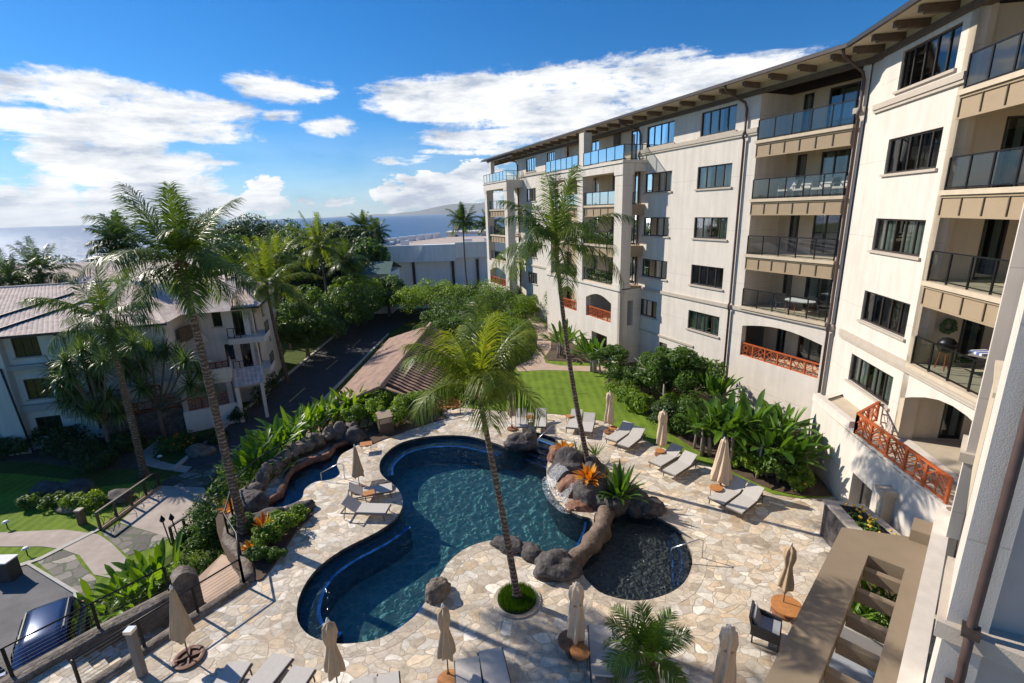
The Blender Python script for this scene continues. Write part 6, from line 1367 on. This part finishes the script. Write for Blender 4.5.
# ---- distant forest along the shore
FT=[(215,236,72,70,'front row, behind the villa roof'),(240,246,68,64,'front row, left of the flowering palm'),(292,244,76,70,'front row, behind the flowering palm'),(328,246,80,62,'front row, left of the green-roofed shed'),(268,240,80,60,'front row, between villa palm and flowering palm'),(228,222,105,60,'first crown from the villa'),(262,216,112,62,'second crown from the villa'),(300,221,105,58,'third crown from the villa'),(336,222,108,58,'fourth crown from the villa'),(358,226,100,44,'last crown before the small distant palms'),(244,234,88,60,'in front of the first and second crowns'),(285,232,90,56,'in front of the second and third crowns'),(322,236,88,52,'in front of the third and fourth crowns'),(362,240,86,40,'above the green-roofed shed'),(205,238,96,50,'left end, touching the tall palm crown')]
for i,(x,y,d,w,lb) in enumerate(FT): vt('dark round shore tree, '+lb,(x,y-2),d,w*1.35,LOW,[leaf_dark,leaf_mid][i%3==1],.55,10000,100+i,None,.35,group='shore trees on the forest crest',clumps=60,csize=.3)
for i,(x,y,d,w,lb) in enumerate([(62,258,70,62,'above the pale villa roof'),(95,256,76,48,'behind the dark palm crown'),(30,275,62,40,'at the left edge'),(140,252,80,60,'behind the tall palm trunk')]): vt('dark tree beyond the villa roofs, '+lb,(x,y),d,w,LOW,leaf_dark,.45,6000,120+i,None,.3,group='dark trees beyond the villa roofs')
# ---- trees beside the road, left
MT_=[((330,283),63,92,'big tree beside the road curve, reaching over the asphalt',leaf_mid),((300,300),54,70,'dark spreading tree between villa and road, in front of the big one',leaf_mid),((352,275),70,60,'mid green tree at the far end of the straight road',leaf_bright),((385,276),76,56,'leafy tree in front of the white hall\'s left corner',leaf_mid),((258,268),66,50,'dark tree behind the villa gable wing',leaf_mid),((290,262),74,60,'dark tree below the flowering tall palm',leaf_dark)]
for i,(tp,d,w,lb,m_) in enumerate(MT_): vt(lb,tp,d,w*1.12,LOW,m_,.34,10000,140+i,None,.28,clumps=70,csize=.27)
RT=[((352,300),66,44,'bright tree where the road ends, left of the rounded one',leaf_mid),((392,296),80,50,'green tree closing the road end below the hall',leaf_bright),((372,292),84,50,'tree between road end and the green-roofed shed',leaf_mid),((425,296),78,46,'leafy tree in front of the hall, behind the rounded one',leaf_bright),((448,290),80,44,'tree under the single slender palm',leaf_mid),((430,283),66,62,'rounded bright green tree behind the pavilion, left of centre',leaf_bright),((468,285),70,52,'green tree in front of the white hall\'s right half',leaf_mid),((500,283),66,46,'dark shrub tree at the foot of the hotel end porch',leaf_dark),((408,290),72,40,'green tree left of the rounded bright one behind the road end',leaf_mid),((452,300),56,54,'feathery green tree just behind the pavilion roof',leaf_mid)]
for i,(tp,d,w,lb,m_) in enumerate(RT): vt(lb,tp,d,w*1.35,-1.5,m_,.26,9000,160+i,None,.2,clumps=60,csize=.28)
# ---- hedge mass left of the garden path
for i,(c,y,r,m_,lb) in enumerate([((495,308),52,20,leaf_mid,'by the bend of the garden path farthest back'),((495,328),45,26,leaf_bright,'in its very middle'),((498,340),42,15,leaf_mid,'touching the garden path'),((480,345),40,24,leaf_mid,'beside the pavilion roof edge'),((485,362),37,17,leaf_dark,'at the lower end of the path'),((475,375),34,20,leaf_mid,'above the garden bench, farther one'),((462,392),31,17,leaf_bright,'directly behind the garden bench'),((490,390),32,16,leaf_mid,'between bench and lawn'),((525,306),56,16,leaf_bright,'under the hotel end porch'),((470,312),50,24,leaf_mid,'behind the pavilion ridge'),((514,330),47,12,leaf_bright,'at the inner side of the path bend'),((502,352),40,12,leaf_bright,'second along the path edge'),((492,376),35,11,leaf_bright,'third along the path edge, above the lawn corner'),((486,362),38,18,leaf_bright,'behind the bright palm crown'),((470,352),44,20,leaf_mid,'left, over the pavilion eave'),((500,298),60,20,leaf_bright,'farthest one below the white hall'),((450,330),46,16,leaf_mid,'over the middle of the pavilion ridge')]):
    vb('hedge shrub left of the garden path, '+lb,c,y,r*1.5,0,m_,.17,4600,200+i,grp='hedge shrubs left of the garden path')
# ---- planting along the hotel porch
for i,(c,y,r,m_,lb) in enumerate([((572,335),45,14,leaf_mid,'left one'),((590,345),42,12,leaf_bright,'second from the left'),((560,310),50,14,leaf_mid,'behind the first, by the path bend')]): vb('green shrub below the hotel arcade, '+lb,c,y,r*1.5,0,m_,.16,2600,220+i,grp='shrubs below the hotel arcade')
def bl(lb,px,z,**k): a=G(px[0],px[1],z);return blades(lb,(a[0],a[1],z),**k)
bl('tall heliconia clump below the hotel arcade, right of the leaning palm trunk',(592,372),0,n=50,Lr=(1.2,2.1),w=.36,seed=31,stemh=1.3,el=(.4,1.45),spread=1.1,name='heliconia_clump')
bl('tall heliconia clump below the hotel arcade, left of the leaning palm trunk',(562,356),0,n=50,Lr=(1.2,2.2),w=.36,seed=32,stemh=1.3,el=(.4,1.45),spread=1.1,name='heliconia_clump')
bl('small banana plant at the upper bend of the garden path',(543,318),0,n=12,Lr=(1.6,2.4),w=.5,seed=33,stemh=1.6,name='banana_plant')
a=G(610,388,0);tree('round frangipani with pale bare stems at the corner of the hotel porch',(a[0],a[1]+.5,0),3.1,3.4,34,leaf_mid,.22,1700,.09,'frangipani_tree',ch=1.7,bark=palebark,clumps=20)
a=G(663,408,0);tree('dense round-leaved tree in front of the hotel wall beside the middle lounger pair',(a[0],a[1],0),3.9,5.2,35,leaf_mid,.22,7000,.12,'round_leaf_tree',ch=2.9,bark=palebark,clumps=36,csize=.26)
tree('second dense tree against the hotel wall, left of the banana plants',(11.0,27.6,0),4.2,4.6,36,leaf_mid,.22,5200,.1,'round_leaf_tree',ch=3.2,bark=palebark)
for i,(px,c,r,m_,lb) in enumerate([((622,400),0,16,leaf_bright,'left end, touching the lawn'),((638,412),0,15,leaf_bright,'second from the left'),((668,430),0,17,leaf_dark,'under the round-leaved tree'),((690,440),0,18,leaf_mid,'behind the tall sand umbrella'),((712,450),0,17,leaf_dark,'at the foot of the bird-of-paradise, left'),((735,465),0,15,leaf_bright,'with yellow-green tips by the widest umbrella'),((757,478),0,14,leaf_bright,'yellow-green, between lawn and banana plants'),((778,485),0,13,leaf_mid,'low one at the banana stems'),((797,489),0,12,leaf_bright,'last one before the hotel wall'),((650,395),0,18,leaf_mid,'behind the pale-stemmed tree'),((628,392),0,20,leaf_mid,'tall one right of the frangipani'),((682,415),0,20,leaf_bright,'behind the round-leaved tree'),((700,430),0,20,leaf_mid,'between the trees and the bird-of-paradise'),((668,396),0,22,leaf_dark,'against the hotel wall by the service door'),((765,462),0,18,leaf_mid,'rear one at the terrace wall')]):
    a=G(px[0],px[1],0);bush('low hotel bed shrub, '+lb,(a[0],a[1],0),(r*a[1]/370,r*a[1]/390,1.4 if m_ is leaf_bright else 2.2),300+i,m_,.15,3200,group='low shrubs of the hotel bed',flowers=(flower_y,8) if i in (5,8) else None)
BP=[((700,452),3.6,20,'left one'),((722,462),4.6,24,'second from the left'),((742,462),5.0,26,'tallest one in the middle'),((765,478),4.2,24,'fourth, above the widest umbrella'),((790,482),3.4,22,'right one, casting its shadow on the terrace wall'),((778,460),4.4,20,'rear one against the hotel wall'),((712,425),4.8,20,'farther one leaning on the hotel wall')]
for i,(px,h,n,lb) in enumerate(BP):
    a=G(px[0],px[1],0);blades('giant bird-of-paradise plant with broad upright leaves, '+lb,(a[0],a[1],0),int(n*2.6),(.9,1.75),.34,50+i,leaf_banana,'paddle',(.3,1.5),.7,(.3,1.3),7,'bird_of_paradise','plant','giant bird-of-paradise plants by the hotel wall',h*.42,.06)
# ---- heliconia bed above the spa
HC=[((250,470),1.9),((262,458),2.0),((276,448),2.0),((292,438),2.1),((308,430),2.0),((322,424),2.0),((338,418),2.0),((352,412),2.2),((366,408),2.0),((272,470),1.4),((300,447),1.5)]
pos=['first from the left','second from the left','third','fourth','fifth','sixth','seventh','eighth','ninth, nearest the pavilion roof','low one in the front at the spa wall, left','low one in the front at the spa wall, right']
for i,(px,l) in enumerate(HC):
    a=G(px[0],px[1],.0);a=(max(a[0],-13.4),a[1]);zb=-.05
    blades('lit heliconia behind the spa railing, '+pos[i],(a[0],a[1],zb),46,(l*.55,l),.30,70+i,leaf_lush,'paddle',(.45,1.4),.7,(.5,1.4),6,'heliconia_clump','plant','heliconia bed behind the spa')
for i,(px,r,lb) in enumerate([((392,428),16,'right of the towel box'),((375,424),14,'behind the towel box'),((408,420),16,'nearest the bench'),((355,428),13,'above the spa end'),((388,412),16,'tall one at the pavilion eave'),((418,412),12,'beside the bench armrest')]):
    a=G(px[0],px[1],0);bush('bright yellow-green shrub between spa and bench, '+lb,(a[0],a[1],0),(r*a[1]/420,r*a[1]/440,1.7),320+i,leaf_bright,.14,2600,group='bright shrubs between spa and bench')
for i,(px,z_,r_,h_,lb) in enumerate([((205,528),-3.4,.9,1.2,'nearest the near bridge railing'),((215,540),-2.6,.9,1.3,'middle one above the landing'),((203,545),-3.0,.8,1.1,'front one above the landing'),((222,525),-2.4,.8,1.2,'under the bent railing'),((190,535),-3.4,.7,.8,'lowest, beside the torches'),((212,532),-2.2,1.0,1.8,'tall one at the railing bend'),((208,520),-3.2,1.1,1.8,'tall rear one at the bridge end')]):
    a=G(px[0],px[1],z_+.4);bush('leafy shrub on the bank behind the landing, '+lb,(a[0],a[1],z_),(r_,r_,h_),350+i,leaf_mid,.13,1300,group='shrubs on the bank behind the landing')
for i,(px,lb) in enumerate([((265,470),'left'),((300,448),'middle'),((335,430),'right')]):
    a=G(px[0],px[1],-1.5);bush('low green shrub on the slope down to the road, '+lb+' one',(a[0]-1.2,a[1]-.5,-2.8),(1.9,1.9,2.2),340+i,leaf_mid,.18,900,group='shrubs on the slope to the road')
# ---- bed between railing and deck
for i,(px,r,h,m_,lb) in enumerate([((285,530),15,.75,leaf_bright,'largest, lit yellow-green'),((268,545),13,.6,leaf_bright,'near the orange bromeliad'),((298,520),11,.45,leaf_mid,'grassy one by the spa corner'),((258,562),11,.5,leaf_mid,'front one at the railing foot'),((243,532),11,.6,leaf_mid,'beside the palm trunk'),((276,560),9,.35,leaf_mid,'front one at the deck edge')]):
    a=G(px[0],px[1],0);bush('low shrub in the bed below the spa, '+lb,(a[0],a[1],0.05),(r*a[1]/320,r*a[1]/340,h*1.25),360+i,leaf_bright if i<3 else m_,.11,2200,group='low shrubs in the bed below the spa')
for i,(px,l,m_,lb,n) in enumerate([((263,527),.75,leaf_orange,'orange bromeliad right of the tall palm trunk',22),((254,548),.6,leaf_orange,'orange-yellow bromeliad in front of the tall palm trunk',20),((232,507),.6,leaf_orange,'orange bromeliad left behind the tall palm trunk',14),((565,450),.7,leaf_orange,'orange bromeliad on top of the waterfall rocks',20),((589,478),.8,leaf_orange,'big orange bromeliad on the waterfall boulder',34),((573,455),.5,leafmat('leaf_yellow',(.4,.3,.02),(.65,.5,.04)),'small yellow bromeliad left of the palm foot on the rocks',16)]):
    z=.05 if i<3 else (.75 if i!=4 else 1.0);a=G(px[0],px[1],z+.1);blades(lb,(a[0],a[1],z),int(n*1.6),(l*.6,l),.17,90+i,m_,'blade',(.2,1.35),.15,(.3,.9),4,'bromeliad','plant','orange bromeliads' if i<5 else None)
a=G(620,492,.7);blades('large dark green spiky agave-like plant on the waterfall rocks',(a[0],a[1],.6),60,(.8,1.4),.2,97,leaf_banana,'blade',(.15,1.45),.35,(.1,.7),4,'spiky_plant')
a=G(577,452,.7);blades('small green spiky plant at the back of the waterfall rocks',(a[0],a[1],.6),26,(.5,.85),.1,98,leaf_banana,'spike',(.2,1.4),.2,(.1,.8),4,'spiky_plant')
a=G(596,455,.5);blades('green spiky plant right behind the waterfall palm trunk',(a[0],a[1]+.2,.4),24,(.6,.95),.1,99,leaf_mid,'spike',(.2,1.4),.2,(.1,.8),4,'spiky_plant')
bl('broad-leaved heliconia below the stone wall, largest of the group at the stairs',(135,600),LOW,n=60,Lr=(.9,1.7),w=.28,seed=41,mat=leaf_lush,el=(.5,1.4),spread=1.1,name='heliconia_clump',group='heliconias below the stone wall')
bl('broad-leaved heliconia below the stone wall, left low one',(105,615),LOW,n=44,Lr=(.8,1.6),w=.32,seed=42,mat=leaf_lush,el=(.3,1.2),spread=.9,name='heliconia_clump',group='heliconias below the stone wall')
bl('broad-leaved heliconia below the stone wall, right one by the arched wall',(160,580),LOW,n=40,Lr=(1.0,1.8),w=.36,seed=43,mat=leaf_lush,el=(.6,1.45),spread=.9,name='heliconia_clump',group='heliconias below the stone wall')
for i,(px,r,m_,lb) in enumerate([((175,565),.7,leaf_bright,'left'),((192,560),.8,leaf_bright,'middle'),((208,556),.7,leaf_mid,'right')]):
    a=G(px[0],px[1],-2.4);bush('small clipped shrub between torches and landing, '+lb+' one',(a[0],a[1],LOW),(r,r,1.4),380+i,m_,.1,900,group='clipped shrubs at the landing')
# grass ring around the palm
a=G(517,600,0);mb=MB();ring=[(a[0]+.62*math.cos(i/28*6.2832),a[1]+.62*math.sin(i/28*6.2832)) for i in range(28)];mb.prism(ring,0,.06);struct('palm_ring_soil',mb,soil)
rng=np.random.default_rng(3);n=5200;r_=.61*np.sqrt(rng.random(n));th=rng.random(n)*6.2832;keep=r_>.12;r_=r_[keep];th=th[keep];n=len(r_)
P=np.stack([a[0]+r_*np.cos(th),a[1]+r_*np.sin(th),np.full(n,.06)],1);d=rng.normal(size=(n,2))*.04;w=rng.normal(size=(n,2));w/=np.linalg.norm(w,axis=1,keepdims=True);w*=.008;h=.09+.09*rng.random(n)
V=np.zeros((n,4,3));V[:,0]=P;V[:,0,:2]-=w;V[:,1]=P;V[:,1,:2]+=w;V[:,2]=P;V[:,2,:2]+=w*.3+d;V[:,2,2]+=h;V[:,3]=P;V[:,3,:2]+=-w*.3+d;V[:,3,2]+=h
o=npmesh('ring_grass',V.reshape(-1,3),np.arange(n*4).reshape(-1,4),np.repeat(rng.random(n),4),leaf_grass);o['kind']='stuff'
mb=MB();out=[(a[0]+.64*math.cos(i/40*6.2832),a[1]+.64*math.sin(i/40*6.2832)) for i in range(40)];o2=inset(out,.14);V=[(x,y,.05) for x,y in out]+[(x,y,.05) for x,y in o2]+[(x,y,0) for x,y in o2];mb.add(V,[(i,(i+1)%40,40+(i+1)%40,40+i) for i in range(40)]+[(40+i,40+(i+1)%40,80+(i+1)%40,80+i) for i in range(40)]);struct('palm_ring_kerb',mb,copingm)
# ---- lower garden, left
DS=[((10,455),30,1.6),((35,450),30,2.0),((62,452),28,1.8),((88,458),26,1.6),((20,430),30,2.2),((50,432),28,2.2),((78,438),26,2.2),((105,432),24,2.0),((128,452),20,1.6),((98,470),20,1.2)]
for i,(px,r,h) in enumerate(DS):
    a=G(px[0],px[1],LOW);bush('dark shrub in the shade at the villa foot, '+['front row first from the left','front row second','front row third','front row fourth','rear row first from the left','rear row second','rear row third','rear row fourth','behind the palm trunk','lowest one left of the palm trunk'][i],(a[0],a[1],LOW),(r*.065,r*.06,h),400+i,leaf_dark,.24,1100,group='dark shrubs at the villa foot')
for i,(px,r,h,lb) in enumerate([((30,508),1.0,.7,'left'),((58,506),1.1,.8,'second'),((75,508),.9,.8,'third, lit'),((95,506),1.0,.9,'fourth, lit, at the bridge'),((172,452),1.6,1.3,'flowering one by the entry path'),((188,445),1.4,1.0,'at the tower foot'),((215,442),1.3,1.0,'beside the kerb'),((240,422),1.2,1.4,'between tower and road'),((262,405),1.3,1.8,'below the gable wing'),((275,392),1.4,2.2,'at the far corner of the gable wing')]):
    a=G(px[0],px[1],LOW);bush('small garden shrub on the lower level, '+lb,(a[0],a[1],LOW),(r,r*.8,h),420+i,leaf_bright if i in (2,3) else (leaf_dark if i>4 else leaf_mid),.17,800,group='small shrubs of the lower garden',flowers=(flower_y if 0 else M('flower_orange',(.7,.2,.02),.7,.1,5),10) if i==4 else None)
for i,(px,r,lb) in enumerate([((52,494),(1.1,.6,.6),'large dark boulder on the lower lawn, left'),((78,492),(1.0,.6,.55),'large dark boulder on the lower lawn, beside the first'),((33,503),(.8,.5,.3),'flat pale stone at the lawn edge'),((72,509),(.8,.5,.35),'flat grey stone below the two large boulders'),((120,500),(.8,.6,.5),'grey boulder under the far bridge railing'),((200,454),(1.0,.7,.5),'pale rock at the entry path bed')]):
    a=G(px[0],px[1],LOW);mb=MB().blob((a[0],a[1],LOW+r[2]*.3),r,50+i,.22,3,flat=.6);single('boulder',mb,rocktan if i in(2,3,5) else rock,lb,'rock',(a[0],a[1],LOW),None,True)
# reflecting pond under the bridge
# ---------------------------------------------------------------- sky and sun
SUN_AZ=R_(-62);SUN_EL=R_(35)
w=bpy.data.worlds.new('World');sc.world=w;w.use_nodes=True;t=w.node_tree;t.nodes.clear();o=t.nodes.new('ShaderNodeOutputWorld');bg=N(t,'ShaderNodeBackground');bg.inputs[1].default_value=.1;L(t,bg,0,o,0)
sky=N(t,'ShaderNodeTexSky',sky_type='NISHITA',sun_disc=False,sun_elevation=SUN_EL,sun_rotation=SUN_AZ%(2*math.pi));sky.altitude=0;sky.air_density=1.0;sky.dust_density=.15;sky.ozone_density=4.
tc=N(t,'ShaderNodeTexCoord');se=N(t,'ShaderNodeSeparateXYZ');L(t,tc,'Generated',se,0)
def MA(op,a,b=None,c=None,cl=False):
    n=N(t,'ShaderNodeMath',operation=op);n.use_clamp=cl
    for i,q in enumerate((a,b,c)):
        if q is None: continue
        if isinstance(q,(int,float)): n.inputs[i].default_value=q
        else: t.links.new(q,n.inputs[i])
    return n.outputs[0]
X,Y_,Zc=se.outputs[0],se.outputs[1],se.outputs[2]
AZ=MA('ARCTAN2',X,Y_);EL=MA('ARCSINE',Zc)
cv=N(t,'ShaderNodeCombineXYZ');t.links.new(AZ,cv.inputs[0]);t.links.new(MA('MULTIPLY',EL,1.8),cv.inputs[1])
def noise_(scale,det=8,rough=.6,off=(0,0,0),sc_=(1,1,1),dist=0.):
    mp=N(t,'ShaderNodeMapping');mp.inputs['Location'].default_value=off;mp.inputs['Scale'].default_value=sc_;L(t,cv,0,mp,0)
    n=N(t,'ShaderNodeTexNoise');n.inputs['Scale'].default_value=scale;n.inputs['Detail'].default_value=det;n.inputs['Roughness'].default_value=rough;n.inputs['Distortion'].default_value=dist;L(t,mp,0,n,0);return n.outputs[0]
def angs(px,py):
    d=(F*fw+(px-512)*RV+(341.5-py)*UV).normalized();return math.atan2(d.x,d.y),math.asin(d.z)
def blobs(Ls):
    tot=None
    for px,py,rx,ry,a in Ls:
        az,el=angs(px,py);k=1/484.;c=math.cos(az)
        ux=MA('DIVIDE',MA('SUBTRACT',AZ,az),rx*k*c*.9);uy=MA('DIVIDE',MA('SUBTRACT',EL,el),ry*k*.93*c)
        d=MA('ADD',MA('MULTIPLY',ux,ux),MA('MULTIPLY',uy,uy));e=MA('MULTIPLY',MA('SUBTRACT',1.,MA('MULTIPLY',d,.5),None,True),a)
        tot=e if tot is None else MA('MAXIMUM',tot,e)
    return tot
n1=noise_(10,12,.68,dist=.25);n2=noise_(5,10,.64,(3,1,0),(.55,2.2,1),.6)
A=blobs([(60,92,120,20,1.),(150,108,90,20,1.),(200,130,50,14,.85),(40,118,60,22,.9),(115,150,62,55,1.1),(150,185,70,50,1.1),(15,205,60,26,.95),(55,190,28,18,.9),(90,215,80,16,.8),(285,88,52,14,.95),(250,80,28,10,.9),(328,126,30,9,.95),(285,118,22,8,.8),(208,163,30,4,.8),
 (470,98,95,24,1.),(560,104,100,34,1.05),(430,105,60,16,.9),(640,92,100,28,1.),(720,75,90,18,.95),(800,55,70,9,.7),(480,140,70,14,.85),(420,160,45,5,.6),(540,72,60,6,.55)])
B=blobs([(262,195,24,20,1.),(235,205,30,14,.85),(180,200,30,22,.8),(120,205,70,22,.7),(440,190,60,18,1.),(400,198,36,12,.9),(480,180,40,18,1.),(330,200,30,6,.55),(10,215,70,20,.9)])
def thr(v,lo,hi):
    r=N(t,'ShaderNodeMapRange',interpolation_type='SMOOTHSTEP');t.links.new(v,r.inputs[0]);r.inputs[1].default_value=lo;r.inputs[2].default_value=hi;return r.outputs[0]
A_=A;mA=MA('MULTIPLY',thr(A,.0,.12),thr(MA('ADD',A,MA('MULTIPLY',MA('SUBTRACT',MA('ADD',MA('MULTIPLY',n2,.5),MA('MULTIPLY',n1,.5)),.5),3.6)),.36,.78))
nb=noise_(16,8,.6,(7,2,0));mB=MA('MULTIPLY',thr(B,.0,.12),thr(MA('ADD',B,MA('MULTIPLY',MA('SUBTRACT',nb,.5),3.2)),.36,.56))
hz=N(t,'ShaderNodeMapRange');t.links.new(EL,hz.inputs[0]);hz.inputs[1].default_value=.0;hz.inputs[2].default_value=.17;hz.inputs[3].default_value=.34;hz.inputs[4].default_value=0.;hz.clamp=True
mask=MA('MAXIMUM',MA('MAXIMUM',mA,mB),MA('MULTIPLY',hz.outputs[0],MA('MULTIPLY_ADD',n2,1.0,.3)),None,True)
# cloud colour: bright rims, soft grey-blue bodies
sh=noise_(9,9,.62,(1.3,5.2,0),(.8,1.6,1));crp=ramp(t,[(.36,(4.0,4.6,5.7)),(.46,(6.9,7.2,7.6)),(.58,(9.2,9.25,9.3))]);t.links.new(sh,crp.inputs[0])
tint=mixc(t,'MULTIPLY',1.);L(t,sky,0,tint,6);tint.inputs[7].default_value=(.40,.70,.98,1)
hs=N(t,'ShaderNodeHueSaturation');hs.inputs['Saturation'].default_value=1.12;hs.inputs['Value'].default_value=1.;t.links.new(tint.outputs[2],hs.inputs['Color'])
mx=mixc(t,'MIX');t.links.new(mask,mx.inputs[0]);L(t,hs,0,mx,6);L(t,crp,0,mx,7);t.links.new(mx.outputs[2],bg.inputs[0])
sd=bpy.data.lights.new('sun','SUN');sd.energy=4.9;sd.angle=R_(.53);sd.color=(1,.92,.80);so=bpy.data.objects.new('sun',sd);COL.objects.link(so)
dv=-Vector((math.sin(SUN_AZ)*math.cos(SUN_EL),math.cos(SUN_AZ)*math.cos(SUN_EL),math.sin(SUN_EL)));so.rotation_euler=dv.to_track_quat('-Z','Y').to_euler();so.location=(-40,20,50)

# ---------------------------------------------------------------- sea air
HAZE=1
if HAZE:
    mb=MB();mb.box(-15600,15600,-200,15600,-20,330);hz_=obj('haze',mb,[]);hz_['kind']='stuff';m,t,o=nt('sea_haze');v=N(t,'ShaderNodeVolumePrincipled');v.inputs['Color'].default_value=(.9,.95,1,1);v.inputs['Density'].default_value=5e-5;v.inputs['Anisotropy'].default_value=.2
    t.links.new(v.outputs[0],o.inputs['Volume']);hz_.data.materials.append(m)
